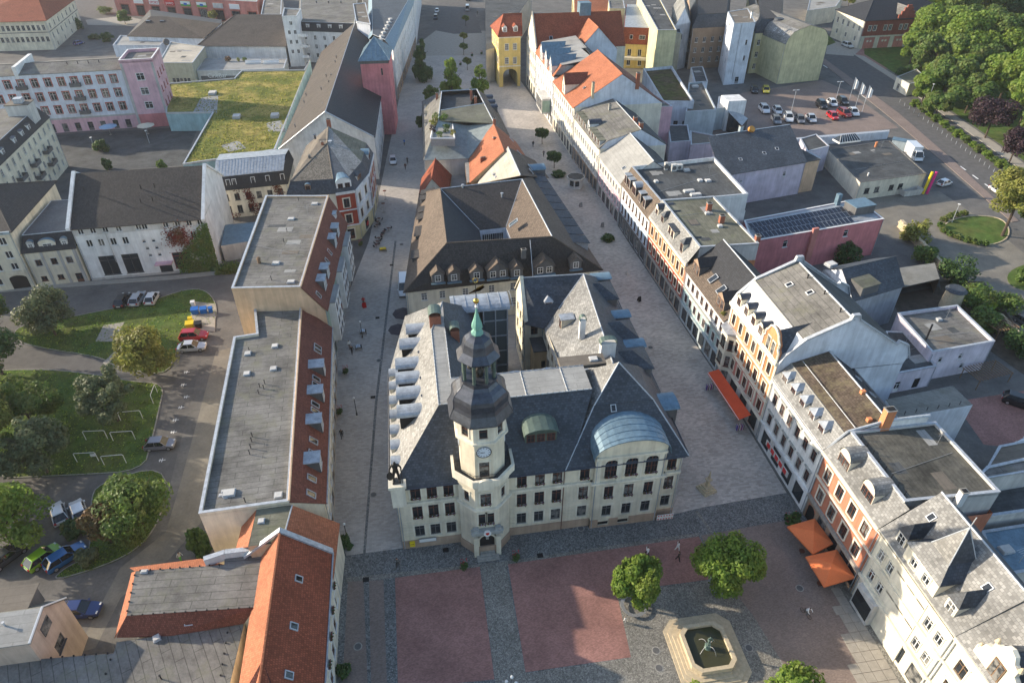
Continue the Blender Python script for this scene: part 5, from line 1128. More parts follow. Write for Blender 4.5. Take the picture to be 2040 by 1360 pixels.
def small_houses():
# red gabled cottage
 f=quad(5.6,(835,394),(890,386),(897,346),(842,352));b=Bld('cottage','small red tiled gable house behind the brown courtyard house',f,cat='house')
 b.walls(5.6,'creamlight').done();b.gable(5.6,10.2,'red_tile','v',.35,'creamlight');b.done()
 # pale flat gap with wooden stair
 f=quad(4.2,(898,378),(935,375),(940,300),(900,312));b=Bld('lean_to','pale sheet roofed lean-to between the red cottage and orange roof',f,cat='building');b.walls(4.2,'greyw').done();b.flat(4.2,0,'memlight')
 f=quad(8,(930,366),(948,360),(948,322),(926,326));b=Bld('stair_shed','dark wooden stair shed with grey roof beside the orange roof',f,cat='building');b.walls(8.2,'wood').done();b.flat(8.2,0,'memlight');b.band(0,5.2,1.0,.9,'wood','balcony')
 # orange tiled house on the right street
 z=9.0;f=[Q2(938,362,z),Q2(1064,338,z),Q2(1027,282,z),Q2(936,306,z)];b=Bld('tiled_house','weathered orange tiled house in the middle block',f,cat='house')
 b.walls(z,'beige',{1:[(5,1.6,1.0,5,'two',WS),(.4,2.6,2.0,4,'shop',dict(fm='brown',sill=False))]});b.done();b.gable(z,15.4,'orange_tile','v',.35,'beige',.52);b.done()
 b.chimney(Q(985,285,13.5),.8,.6,1.4);b.chimney(Q(962,318,12.0),1.4,.3,.6)
 for px,py in((1019,278),(1034,304)):b.skylight(Q(px,py,13.3),(.75,.1,.66),.9,1.4)
 # beige sheet gable house in front of it
 f=[Q2(950,364,z),Q2(1090,352,z),Q2(1062,322,z),Q2(950,340,z)];b=Bld('beige_roof_house','house with pale beige left slope and brown right slope next to the kiosk street',f,cat='house')
 b.walls(z,'beige').done();zr=15.6;r0,r1=Q(1037,349,zr),Q(1012,293,zr)
 b.roof([('membeige',[Q(952,366,z),r0,r1,Q(958,345,z)]),('brown_tile',[r0,Q(1094,354,z-.3),Q(1066,320,z-.3),r1])]);b.ridge(r0,r1,'cap',.14)
 for px,py in((988,347),(993,352)):b.rooflight(Q(px,py,12.0),1.8,1.0,.25)
 for px,py in((1056,333),(1058,341)):b.skylight(Q(px,py,13.0),(.8,.05,.6),1.0,1.5,'cap','glass')
 b.dormer(Q(1083,350,10),(1,.05),3.2,2.2,3.0,'barrel','darkgrey','zincblue',2,rise=.7)
 # mansard house with planted roof terrace
 z=10.3;f=quad(z,(840,264),(868,330),(985,250),(965,180))
 f=[Q2(840,300,8),Q2(962,285,8),Q2(1032,282,8),Q2(998,203,8),Q2(842,205,8)]
 f=[Q2(842,325,7.5),Q2(936,322,7.5),Q2(1028,280,8.5),Q2(980,198,8.5),Q2(846,204,8.5)]
 f=[Q2(846,318,9),Q2(932,314,9),Q2(1020,284,9),Q2(978,196,9),Q2(842,202,9)]
 b=Bld('terrace_house','grey mansard house with planted roof terrace between the two streets',f,cat='house')
 b.walls(9,'palegrey',{4:[(5.2,1.6,1.0,8,'two',WS),(1,1.8,1.2,8,'two',WS)],2:[(5.2,1.6,1.0,9,'two',WS),(.4,2.5,2.0,7,'shop',dict(fm='brown',sill=False))]}).done()
 zt=15.2;u=[Q(873,240,zt),Q(985,246,zt),Q(950,178,zt),Q(880,182,zt)];g=[Vector((p.x,p.y,8.9))for p in b.grow(.3)]
 b.roof([('mem',[g[4],g[0],u[0],u[3]]),('tealroof',[g[0],g[1],Q(930,250,13.8),u[0]]),('tealroof',[g[1],g[2],u[1],Q(930,250,13.8)]),('old_tile',[g[2],g[3],u[2],u[1]]),('mem',[g[3],g[4],u[3],u[2]])])
 mb=MB();mb.slab([u[0],u[1],Q(965,205,zt),Q(878,220,zt)],.25);mb.build('flat_roof',[M['memgreen']],b.e)
 mb=MB();mb.slab([Q(878,220,zt-1.4),Q(935,212,zt-1.4),Q(948,185,zt-1.4),Q(882,190,zt-1.4)],.25);mb.build('sunken_roof',[M['memdark']],b.e)
 for a,c in((u[1],u[2]),(u[3],u[0]),(u[2],u[3]),(Q(878,220,zt),Q(962,206,zt))):b.ridge(a,c,'cap',.16)
 tq=[Q(858,278,14),Q(906,278,14),Q(900,238,14),Q(866,240,14)];tm=MB();tm.slab(tq,1.8);tm.build('roof_terrace',[M['memlight']],b.e)
 for k in range(4):b.ridge(tq[k]+Vector((0,0,.3)),tq[(k+1)%4]+Vector((0,0,.3)),'white',.2,'terrace_parapet')
 rr=random.Random(5)
 for px,py,s_,lm in((866,250,1.3,'leafy'),(884,245,1.5,'leafb'),(890,262,1.2,'leafdark'),(862,262,1.0,'leafr'),(876,272,.9,'leafb'),(903,268,.8,'leafy'),(870,238,1.1,'leafb')):
  p=Q(px,py,14.05);shrub(p,s_*1.2,lm,'terrace_plant',None,'shrub',b.e)
 for t_ in range(3):
  A,B,d,n,L=b.frame(4);q=A.lerp(B,.2+.16*t_);b.dormer((q.x-n.x*.5,q.y-n.y*.5,9.6),(n.x,n.y),2.4,1.5,2.6,'flat','dark','mem',0,sides='white_w')
 A,B,d,n,L=b.frame(2)
 for t_ in range(3):q=A.lerp(B,.62+.12*t_);b.dormer((q.x-n.x*.4,q.y-n.y*.4,9.4),(n.x,n.y),2.6,1.9,3,'barrel','darkgrey','lead',1,rise=.5)
 for px,py,z_ in((939,192,15.2),(948,205,15.2),(871,198,14),(985,250,15)):b.chimney(Q(px,py,z_),.7,.6,1.8)
small_houses()
# ------ row east of the right street (edge 3 is the street front)
def FR(s0,s1,t0,t1,sb=None):return[(s0,t0),(s1,t0),(s1 if sb is None else sb,t1),(s0 if False else s0,t1)]
SH=dict(fm='darkgrey',sill=False)
def rw_bottom():
 b=Bld('corner_shop_house','cream house with brown windows and scrolled gable at the lower right corner',[(57,-48),(70,-48),(70,-29.4),(57,-29.4)],cat='house');O=dict(fm='wood',sm='creamlight',sw=.2)
 b.walls(12.8,'creamlight',{3:[(.4,2.9,2.2,5,'shop',SH),(4.9,2.1,1.3,6,'cross',O),(8.9,2.1,1.3,6,'cross',O)]}).done();b.band(3,12.3,.5,.45,'creamlight');b.band(3,8.2,.3,.25,'creamlight');b.band(3,4.1,.35,.3,'creamlight')
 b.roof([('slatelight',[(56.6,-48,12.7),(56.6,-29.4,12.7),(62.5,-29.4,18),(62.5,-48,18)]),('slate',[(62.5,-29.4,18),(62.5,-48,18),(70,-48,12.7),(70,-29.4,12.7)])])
 # scrolled gable dormer
 y0,y1=-36.6,-31.2;c=(y0+y1)/2;gm=MB();prof=[(-2.7,0),(-2.7,1.6),(-2.3,1.7),(-2.1,2.6),(-1.5,3.0),(-1.5,3.8),(-.9,4.1),(-.6,4.8),(0,5.1),(.6,4.8),(.9,4.1),(1.5,3.8),(1.5,3.0),(2.1,2.6),(2.3,1.7),(2.7,1.6),(2.7,0)]
 P=[Vector((57.1,c+x,12.8+z))for x,z in prof];Q_=[p+Vector((.5,0,0))for p in P];gm.poly(P[::-1]);gm.poly(Q_)
 for k in range(len(P)-1):gm.poly([P[k],P[k+1],Q_[k+1],Q_[k]])
 gm.build('scrolled_gable',[M['creamlight']],b.e)
 wm=MB();wm.box(56.98,57.08,c-.7,c+.7,13.3,15.6,0);wm.box(56.94,56.99,c-.6,c-.06,13.4,15.5,1);wm.box(56.94,56.99,c+.06,c+.6,13.4,15.5,1);wm.build('gable_window',[M['wood'],M['glass']],b.e)
 b.roof([('slate',[(57.5,c-2.3,14.5),(57.5,c,17.3),(63,c,17.3),(60,c-2.3,14.5)]),('slate',[(57.5,c+2.3,14.5),(57.5,c,17.3),(63,c,17.3),(60,c+2.3,14.5)])],name='gable_roof')
 for z in(13.9,16.4):
  for s_ in(-1,1):q=MB();q.bar((57.3,c+s_*(2.5 if z<15 else 1.5),z+.3),(57.3,c+s_*(2.5 if z<15 else 1.5),z+.9),.28,0,8,.1);q.build('finial',[M['sand']],b.e)
rw_bottom()
def rw_cream():
 b=Bld('slate_roof_house','pale cream town house with slate roof and steep central turret facing the square',[(57,-29.4),(68,-29.4),(68,-15.7),(57,-15.7)],cat='house');O=dict(fm='white',sm='creamlight',sw=.18)
 b.walls(12.8,'creamlight',{3:[(5.0,1.7,1.0,7,'cross',O),(8.9,1.7,1.0,7,'cross',O),(.5,2.7,2.0,[3.0,9.0,12.2],'shop',SH)]}).done()
 for z,h,o in((12.3,.5,.5),(8.0,.35,.3),(4.0,.4,.35)):b.band(3,z,h,o,'creamlight')
 b.band(3,.0,4.0,.9,'palegrey','shop_front',1.2,4.6)
 q=MB();q.box(56.05,56.1,-20.1,-17.1,.6,3.2,0);q.build('shop_window',[M['darkglass']],b.e)
 ze,zr=12.7,18.3;x=62.5
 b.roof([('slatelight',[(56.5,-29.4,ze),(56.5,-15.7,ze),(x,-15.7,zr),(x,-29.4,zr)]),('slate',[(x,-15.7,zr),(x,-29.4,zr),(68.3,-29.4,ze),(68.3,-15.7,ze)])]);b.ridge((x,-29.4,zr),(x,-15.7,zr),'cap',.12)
 b.tri([(57,-29.4,12.7),(68,-29.4,12.7),(x,-29.4,zr)],'palegrey');
 # central gabled bay with pyramid turret
 c=-22.4;w=2.7;bm_=Bld.__new__(Bld);bm_.foot=[Vector((56.9,c-w)),Vector((61.0,c-w)),Vector((61.0,c+w)),Vector((56.9,c+w))];bm_.e=b.e;bm_.ax=0;bm_.z0=0;bm_.wm=[];bm_.wb=MB()
 bm_.walls(15.4,'creamlight',{3:[(13.3,1.4,1.0,2,'cross',O)]}).done();g=[Vector((p.x,p.y,15.4))for p in bm_.grow(.2)];k=[Vector((58.3,c-1.2,16.6)),Vector((61,c-1.2,16.6)),Vector((61,c+1.2,16.6)),Vector((58.3,c+1.2,16.6))];ap=Vector((60.0,c,20.8))
 k=[Vector((58.2,c-1.5,16.8)),Vector((61.4,c-1.5,16.8)),Vector((61.4,c+1.5,16.8)),Vector((58.2,c+1.5,16.8))]
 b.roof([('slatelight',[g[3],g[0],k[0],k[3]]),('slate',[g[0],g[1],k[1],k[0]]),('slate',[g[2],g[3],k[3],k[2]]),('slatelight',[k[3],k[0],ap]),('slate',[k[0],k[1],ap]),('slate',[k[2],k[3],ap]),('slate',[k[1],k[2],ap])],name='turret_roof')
 b.ridge(ap,ap+Vector((.1,0,1.6)),'cap',.05,'spike');
 for kk in range(4):b.ridge(k[kk],ap,'cap',.06)
 for t in(-18.3,-27.0):b.dormer((57.3,t,13.0),(-1,0),1.5,2.1,3.2,'hip','creamlight','slate',1,rise=1.5)
 for p in((60.6,-17.6,16.5),(60.6,-26.8,16.5)):b.skylight(p,(-.7,0,.72),.8,1.0)
rw_cream()
def mansard_front(b,ze,zt,xs,t0,t1,mat,oh=.45):
 b.roof([(mat,[(b.foot[0].x-oh,t0,ze-.1),(b.foot[0].x-oh,t1,ze-.1),(xs,t1,zt),(xs,t0,zt)])],name='mansard')
def rw_orange():
 b=Bld('orange_town_house','terracotta town house with grey flat roof and two ornate white dormers by the orange parasols',[(57,-15.6),(71.6,-15.6),(71.6,-2.6),(57,-2.6)],cat='house');O=dict(fm='brown',sm='creamlight',sw=.25);ze=12.8
 b.walls(ze,'terracotta',{3:[(4.9,2.2,1.3,4,'cross',O),(8.9,2.2,1.3,4,'cross',O),(.4,2.9,2.0,[4.2,7.0,9.8,11.9],'shop',SH),(.0,3.0,1.8,[1.5],'hole',dict(arch=.8,name='passage',sill=False))]},bands=((0,'brownstone'),(4.2,'terracotta'))).done()
 for z,h,o,m in((12.2,.6,.5,'creamlight'),(8.0,.3,.25,'creamlight'),(3.9,.5,.35,'stone')):b.band(3,z,h,o,m)
 mansard_front(b,ze,15.7,59.5,-15.6,-2.6,'slatelight')
 r=Bld.__new__(Bld);r.foot=[Vector((59.5,-14.6)),Vector((71.6,-15.0)),Vector((71.6,-2.8)),Vector((59.5,-2.7))];r.e=b.e;r.ax=math.pi/2;r.z0=0;r.wm=['palegrey'];r.wb=MB()
 r.walls(15.7,'palegrey').done();r.flat(15.6,.35,'memstreak','cap')
 b.tri([(57,-15.6,ze),(60,-15.6,ze),(59.5,-15.6,15.6)],'slate')if False else None
 for t in(-6.0,-11.4):b.dormer((57.25,t,13.0),(-1,0),2.4,1.9,1.8,'barrel','creamlight','slatelight',2,'brown',rise=1.2,wh=1.4)
 for k in range(8):b.vent((60.3,-4.0-k*1.35,15.7),.5,.05)
 b.chimney((64.2,-2.6,16.4),1.3,.9,2.6,'orange_w',0);b.chimney((66.2,-15.2,16.0),.8,.7,1.2,'white_w',0)
rw_orange()
def rw_white():
 b=Bld('white_town_house','white town house with mossy brown roof and five small white dormers',[(57,-2.6),(70,-2.6),(70,12.6),(57,12.6)],cat='house');O=dict(fm='brown',sm='palegrey',sw=.16);ze=12.9
 b.walls(ze,'white_w',{3:[(4.9,2.0,1.15,6,'cross',O),(8.9,2.0,1.15,6,'cross',O),(.4,2.8,2.4,4,'shop',SH)]}).done()
 for z,h,o in((12.3,.6,.45),(3.9,.35,.3)):b.band(3,z,h,o,'white_w')
 for z in(7.2,11.2):
  for k in range(6):b.band(3,z,.22,.25,'trimstone','window_hood',.6+(k+.5)*2.33-.85,.6+(k+.5)*2.33+.85)
 mansard_front(b,ze,15.3,59.0,-2.6,12.6,'slatelight');zr=16.9
 b.roof([('moss_tile',[(59.0,-2.6,15.3),(59.0,12.6,15.3),(64.7,12.6,zr),(64.7,-2.6,zr)]),('black_tile',[(64.7,12.6,zr),(64.7,-2.6,zr),(70.3,-2.6,12.3),(70.3,12.6,12.3)])]);b.ridge((64.7,-2.6,zr),(64.7,12.6,zr),'cap',.12);b.ridge((59,-2.6,15.3),(59,12.6,15.3),'stone',.1)
 b.ridge((60.4,-2.3,16.0),(60.4,12,16.0),'cap',.05,'snow_rail')
 for k in range(5):b.dormer((57.4,.1+k*2.65,13.05),(-1,0),1.45,1.6,2.0,'hip','white_w','zinc',1,'brown',rise=.6)
 for p in((64.4,3.2,16.9),(62.6,-1.6,16.4)):b.chimney(p,.6,.5,.4,'orange_w',0,False)
 for t in(1.2,4.6,8.2):b.skylight((67.4,t,14.9),(.6,0,.8),.7,1.1)
 # party wall towards the lower neighbour
 b.wb=MB();b.wm=[];b.tri([(57,-2.6,12.8),(64.7,-2.6,zr-.1),(70,-2.6,12.3)],'white_w');b.tri([(57,-2.6,12.8),(59,-2.6,15.2),(64.7,-2.6,zr-.1)],'white_w');b.done()
 for a,c in(((57.0,12.9),(59.2,15.8)),((59.2,15.8),(64.7,17.1)),((64.7,17.1),(70.5,17.1))):b.ridge((a[0],-2.6,a[1]),(c[0],-2.6,c[1]),'cap',.18,'coping')
 e2=MB();e2.box(64,70.3,-2.75,-2.45,12,16.9);e2.build('party_wall',[M['white_w']],b.e)
 # gallery of coloured poster panels over the shop
 q=MB();q.box(55.9,56.0,1.5,8.5,3.0,4.0,0);q.build('shop_sign',[M['palegrey']],b.e)
 for k in range(5):s_=MB();s_.box(55.86,55.9,2.0+k*1.3,2.9+k*1.3,3.1,3.9,0);s_.build('sign_letter',[M['redpaint']],b.e)
rw_white()
def rw_jugend():
 t0,t1=12.6,29.5;ze=15.6;b=Bld('art_nouveau_house','tall orange town house with scrolled gable, white zinc mansard and barrel dormers',[(57,t0),(78,t0),(78,t1),(57,t1)],cat='house');O=dict(fm='brown',sm='creamlight',sw=.22)
 xa=[1.8,4.5,7.0,9.4,11.8,14.9]
 b.wall(3,ze,'orange_w',[(4.6,2.1,1.2,xa,'cross',O),(8.2,2.1,1.2,xa,'cross',O),(12.0,2.1,1.1,xa,'tee',dict(O,arch=.55)),(.4,3.0,2.4,4,'shop',SH)],bands=((0,'palegrey'),(4.0,'salmon'),(7.6,'orange_w')))
 for i in(0,1,2):b.wall(i,13,'bluewhite')
 for z,h,o in((15.0,.6,.5),(11.2,.35,.3),(7.5,.35,.3),(3.8,.4,.4)):b.band(3,z,h,o,'creamlight')
 for x in(.3,13.0,16.4):b.band(3,4,11.6,.14,'creamlight','pilaster',x,x+.45)
 zm,xm,zr,xr=19.4,60.0,22.3,67.0
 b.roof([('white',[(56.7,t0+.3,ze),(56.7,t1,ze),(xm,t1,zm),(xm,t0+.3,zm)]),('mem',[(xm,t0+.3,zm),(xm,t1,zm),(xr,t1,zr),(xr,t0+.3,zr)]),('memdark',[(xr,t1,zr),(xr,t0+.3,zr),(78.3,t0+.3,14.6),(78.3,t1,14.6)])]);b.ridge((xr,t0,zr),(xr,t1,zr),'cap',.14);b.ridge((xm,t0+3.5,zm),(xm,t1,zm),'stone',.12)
 for t in(t0,t1):
  pr=[(57,ze),(57.6,ze+1.3),(60.2,zm+.2),(66.3,zr+.1),(66.5,zr+.9),(67.6,zr+.9),(67.9,zr),(75.5,17.0),(75.8,17.5),(77.6,16.6),(78.4,14.6)]
  b.tri([(57,t,12.9)]+[(x,t,z)for x,z in pr]+[(78,t,12.9)]if t==t0 else[(78,t,11),(57,t,11)]+[(x,t,z)for x,z in pr],'bluewhite')
  for(xa_,za),(xc,zc)in zip(pr,pr[1:]):cm=MB();cm.slab([(xa_,t-.28,za+.1),(xc,t-.28,zc+.1),(xc,t+.28,zc+.1),(xa_,t+.28,za+.1)],.3);cm.build('coping',[M['cap']],b.e)
 b.done()
 for t in(27.6,24.8,22.1,19.5):b.dormer((57.1,t,15.9),(-1,0),1.5,1.5,2.6,'barrel','creamlight','lead',1,'brown',rise=.7)
 # scrolled gable on the street front
 c,gm=15.3,MB();prof=[(-2.4,0),(-2.4,1.8),(-2.0,2.2),(-2.1,3.0),(-1.6,3.5),(-1.2,4.3),(-.7,4.6),(0,4.75),(.7,4.6),(1.2,4.3),(1.6,3.5),(2.1,3.0),(2.0,2.2),(2.4,1.8),(2.4,0)]
 P=[Vector((56.75,c+x,15.4+z))for x,z in prof];K=[p+Vector((.5,0,0))for p in P];gm.poly(P[::-1]);gm.poly(K)
 for k in range(len(P)-1):gm.poly([P[k],P[k+1],K[k+1],K[k]])
 gm.build('scrolled_gable',[M['orange_w']],b.e)
 for k in range(len(P)-1):b.ridge(P[k],P[k+1],'creamlight',.2,'gable_moulding')
 for yy in(-.75,.75):
  q=MB();q.box(56.66,56.74,c+yy-.55,c+yy+.55,15.8,18.2,0);q.box(56.62,56.67,c+yy-.42,c+yy+.42,15.9,18.0,1);q.build('gable_window',[M['creamlight'],M['glass']],b.e)
 b.roof([('slate',[(57.2,c-2.2,17.0),(57.2,c,19.6),(63.5,c,20.6),(60.5,c-2.2,17.8)]),('slate',[(57.2,c+2.2,17.0),(57.2,c,19.6),(63.5,c,20.6),(60.5,c+2.2,17.8)])],name='gable_roof')
 # two storey bay window
 bw=Bld.__new__(Bld);bw.foot=[Vector((55.7,26.2)),Vector((57.0,25.4)),Vector((57.0,29.4)),Vector((55.7,28.6))];bw.e=b.e;bw.ax=0;bw.z0=0;bw.wm=[];bw.wb=MB()
 for i in(0,2,3):bw.wall(i,11.0,'creamlight',[(4.6,2.1,.95 if i==3 else.8,2 if i==3 else 1,'tee',dict(fm='brown')),(8.0,2.1,.95 if i==3 else.8,2 if i==3 else 1,'tee',dict(fm='brown'))],zb=3.9)
 bw.done();mb=MB();mb.slab([(55.5,26,11.3),(57,25.2,11.6),(57,29.6,11.6),(55.5,28.8,11.3)],.3);mb.build('bay_roof',[M['zinc']],b.e);mb=MB();mb.slab([(55.7,26.2,3.9),(57,25.4,3.9),(57,29.4,3.9),(55.7,28.6,3.9)],.3);mb.build('bay_floor',[M['creamlight']],b.e)
 for p in((63.5,25,20.9),(65,21.5,21.5)):b.skylight(p,(-.4,0,.92),.9,1.1,'white')
 for p in((66.2,24.8,22),(66.4,20,22),(66.3,15.2,22)):b.vent(p,.6,.1,'black')
rw_jugend()
def rw_dark():
 b=Bld('narrow_town_house','white and mint town house with dark brown gable roof and two slate dormers',[(57,29.5),(69,29.5),(68.5,47.6),(56.4,47.6)],cat='house');O=dict(fm='brown',sm='white_w',sw=.12);ze=11.4
 b.walls(ze,'white_w',{3:[(4.6,1.8,1.1,8,'cross',O),(8.2,1.8,1.1,8,'cross',O),(.4,2.9,2.2,6,'shop',SH)]},bands=((0,'bluegrey'),(3.8,'mint'),(7.4,'white_w'))).done()
 b.band(3,10.9,.5,.45,'membrown');b.band(3,7.3,.25,.3,'trimstone');b.band(3,3.7,.35,.4,'bluegrey');zr=17.0
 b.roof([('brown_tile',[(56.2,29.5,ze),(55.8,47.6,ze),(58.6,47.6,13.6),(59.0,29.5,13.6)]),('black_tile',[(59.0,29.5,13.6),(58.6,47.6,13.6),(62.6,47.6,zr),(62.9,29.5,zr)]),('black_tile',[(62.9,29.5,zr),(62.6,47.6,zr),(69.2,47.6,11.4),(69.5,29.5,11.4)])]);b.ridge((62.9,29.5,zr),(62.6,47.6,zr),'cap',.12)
 for t in(44.6,33.0):b.dormer((56.8,t,11.8),(-1,0),3.0,2.3,3.6,'gable','brownstone','black_tile',2,'brown',rise=1.1,sides='darkgrey')
 for t in(40.0,36.2):b.skylight((58.2,t,13.4),(-.62,0,.78),1.3,1.9,'cap','glass')
 shrub((56.6,31.0,11.8),.55,'leafy','roof_plant',None,'shrub',b.e)
rw_dark()
def rw_orange2():
 t0,t1=47.6,68.3;b=Bld('orange_house','bright orange town house with greenish flat roof and a row of cream dormers',[(56.4,t0),(69.8,t0-.5),(69.4,t1),(55.8,t1)],cat='house');O=dict(fm='brown',sm='creamlight',sw=.22);ze=12.2
 b.walls(ze,'orange_w',{3:[(4.7,2.0,1.15,8,'cross',O),(8.5,2.0,1.15,8,'cross',O),(.4,2.8,2.2,7,'shop',SH)]},bands=((0,'stone'),(4.0,'redtrim'),(7.6,'orange_w'))).done()
 for z,h,o,m in((11.6,.6,.5,'creamlight'),(7.6,.25,.22,'creamlight'),(3.7,.4,.35,'stone')):b.band(3,z,h,o,m)
 b.roof([('slatelight',[(56.0,t0,ze),(55.4,t1,ze),(57.7,t1,15.6),(58.2,t0,15.6)])],name='mansard')
 r=Bld.__new__(Bld);r.foot=[Vector((58.2,t0)),Vector((69.8,t0-.4)),Vector((69.2,t1)),Vector((57.7,t1))];r.e=b.e;r.ax=math.pi/2;r.z0=0;r.wm=['palegrey'];r.wb=MB();r.walls(15.6,'palegrey').done();r.flat(15.5,.25,'memgreen','cap')
 for t,w,st in((66.6,1.8,'barrel'),(63.0,1.4,'hip'),(57.6,3.4,'flat'),(51.5,1.4,'hip')):b.dormer((56.3,t,12.5),(-1,0),w,2.2,2.6,st,'creamlight','slate' if st!='barrel' else 'lead',1 if w<3 else 2,'brown',rise=1.0)
 for p in((65.8,62.5,15.6),(66.2,56.8,15.6)):b.chimney(p,1.0,.8,1.5,'brickred',0);b.rooflight((p[0]-.9,p[1]-1.6,15.6),.9,.9,.35)
 b.chimney((70,48.5,15.2),.9,.8,1.5,'brickred',0)
rw_orange2()
def rw_flat():
 t0,t1=68.3,87.5;b=Bld('flat_roof_house','white and pale blue street house with brown mansard, parapet roof and air conditioning units',[(55.8,t0),(77.8,t0+1),(78.4,t1+3),(55.1,t1)],cat='house');O=dict(fm='brown');ze=11.2
 b.walls(ze,'white_w',{3:[(4.4,2.0,.95,8,'two',O),(8.0,2.0,.95,8,'two',O),(.3,3.0,2.4,5,'shop',SH)]},bands=((0,'darkgrey'),(3.9,'lightblue'),(7.4,'white_w'))).done()
 b.roof([('brown_tile',[(55.4,t0,ze-.1),(54.7,t1,ze-.1),(57.0,t1,15.2),(57.8,t0,15.2)])],name='mansard')
 r=Bld.__new__(Bld);r.foot=[Vector((57.8,t0+.1)),Vector((77.6,t0+1)),Vector((78.2,t1+2.5)),Vector((57.0,t1))];r.e=b.e;r.ax=math.pi/2;r.z0=0;r.wm=[];r.wb=MB();r.walls(14.4,'white_w').done();r.flat(14.4,.8,'memdark','cap',wallmat='white_w')
 for k,t in enumerate((85.6,83.2,79.6,75.8,72.8)):b.dormer((55.7-(t-68)*.03,t,11.9),(-1,0),1.5 if k!=2 else 2.6,2.2,2.2,'flat' if k!=2 else 'barrel','palegrey','zinc',1 if k!=2 else 2,'brown',rise=.8,sides='lead')
 for p,w,d,h in(((68.0,86.2,14.4),1.6,1.0,1.2),((66.5,85.6,14.4),1.2,1.0,1.6),((64.9,86.4,14.4),.7,.7,1.8)):
  q=MB();q.box(p[0]-w/2,p[0]+w/2,p[1]-d/2,p[1]+d/2,p[2],p[2]+h,0);q.bar((p[0],p[1]-d/2-.03,p[2]+h*.5),(p[0],p[1]-d/2+.02,p[2]+h*.5),h*.32,1,10);q.build('air_conditioner',[M['palegrey'],M['darkgrey']],b.e)
 for p,w in(((69.5,85.0,14.4),1.4),((70.5,79.0,14.4),1.0),((72.2,78.6,14.4),1.3),((66.0,74.0,14.4),2.4),((66.8,72.0,14.4),2.4),((60.5,80.0,14.4),.9)):b.rooflight(p,w,1.1,.45)
rw_flat()
def rw_greyslope():
 t0,t1=87.5,106;b=Bld('pale_slope_house','pink street house with a smooth pale grey street slope and three small skylights',[(55.1,t0),(69.5,t0),(69,t1),(54.4,t1)],cat='house');O=dict(fm='white',sm='white_w',sw=.12);ze=10.8
 b.walls(ze,'palepink',{3:[(4.2,1.7,1.1,8,'two',O),(7.6,1.7,1.1,8,'two',O),(.3,2.8,2.4,5,'shop',SH)]},bands=((0,'greyw'),(3.6,'palepink'),(7.2,'creamlight'))).done();zr=16.2
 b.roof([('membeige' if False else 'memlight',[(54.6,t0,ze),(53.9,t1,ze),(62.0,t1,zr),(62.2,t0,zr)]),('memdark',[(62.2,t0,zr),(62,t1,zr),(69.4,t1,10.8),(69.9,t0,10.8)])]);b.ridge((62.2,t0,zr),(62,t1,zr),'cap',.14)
 b.wb=MB();b.wm=[];b.tri([(55,t0,ze),(69.5,t0,ze),(62.2,t0,zr)],'palegrey');b.done()
 for t in(102,97.6,93):b.skylight((56.9+(t-93)*.1,t,12.6+(t-93)*.05),(-.58,0,.81),.9,1.0)
rw_greyslope()
def rw_dormer_row():
 t0,t1=106,131;b=Bld('grey_slope_house','long white street house with a row of flat sheet dormers under a grey roof',[(54.4,t0),(72,t0),(71,t1),(53.4,t1)],cat='house');O=dict(fm='white',sm='white_w',sw=.1);ze=12.5
 b.walls(ze,'white_w',{3:[(4.4,1.9,1.0,11,'two',O),(8.2,1.9,1.0,11,'two',O),(.3,3.0,2.4,7,'shop',SH)]},bands=((0,'brownstone'),(3.8,'palegrey'),(7.6,'creamlight'))).done();zr=17.0
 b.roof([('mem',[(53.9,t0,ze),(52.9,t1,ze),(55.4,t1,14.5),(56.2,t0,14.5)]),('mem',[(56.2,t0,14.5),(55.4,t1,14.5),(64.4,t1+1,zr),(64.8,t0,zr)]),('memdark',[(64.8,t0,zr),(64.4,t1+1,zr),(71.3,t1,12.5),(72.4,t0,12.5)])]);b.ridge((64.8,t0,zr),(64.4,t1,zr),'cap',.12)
 b.wb=MB();b.wm=[];b.tri([(54.4,t0,ze),(72,t0,ze),(64.8,t0,zr),(56.2,t0,14.4)],'bluewhite');b.done()
 for k in range(9):
  t=107.8+k*2.55
  if k==4:b.dormer((54.2,t,12.8),(-1,0),2.0,2.2,2.6,'barrel','white_w','lead',1,rise=1.0)
  else:b.dormer((54.4-(t-106)*.04,t,12.8),(-1,0),1.9,1.5,2.0,'flat','palegrey','memgreen',1,'brown')
 b.chimney((61.5,124,16.2),.7,.6,1.5,'stone');b.chimney((65.2,112.6,16.8),1.0,.9,1.1);b.chimney((65.6,108.8,16.6),1.0,.9,1.1)
rw_dormer_row()
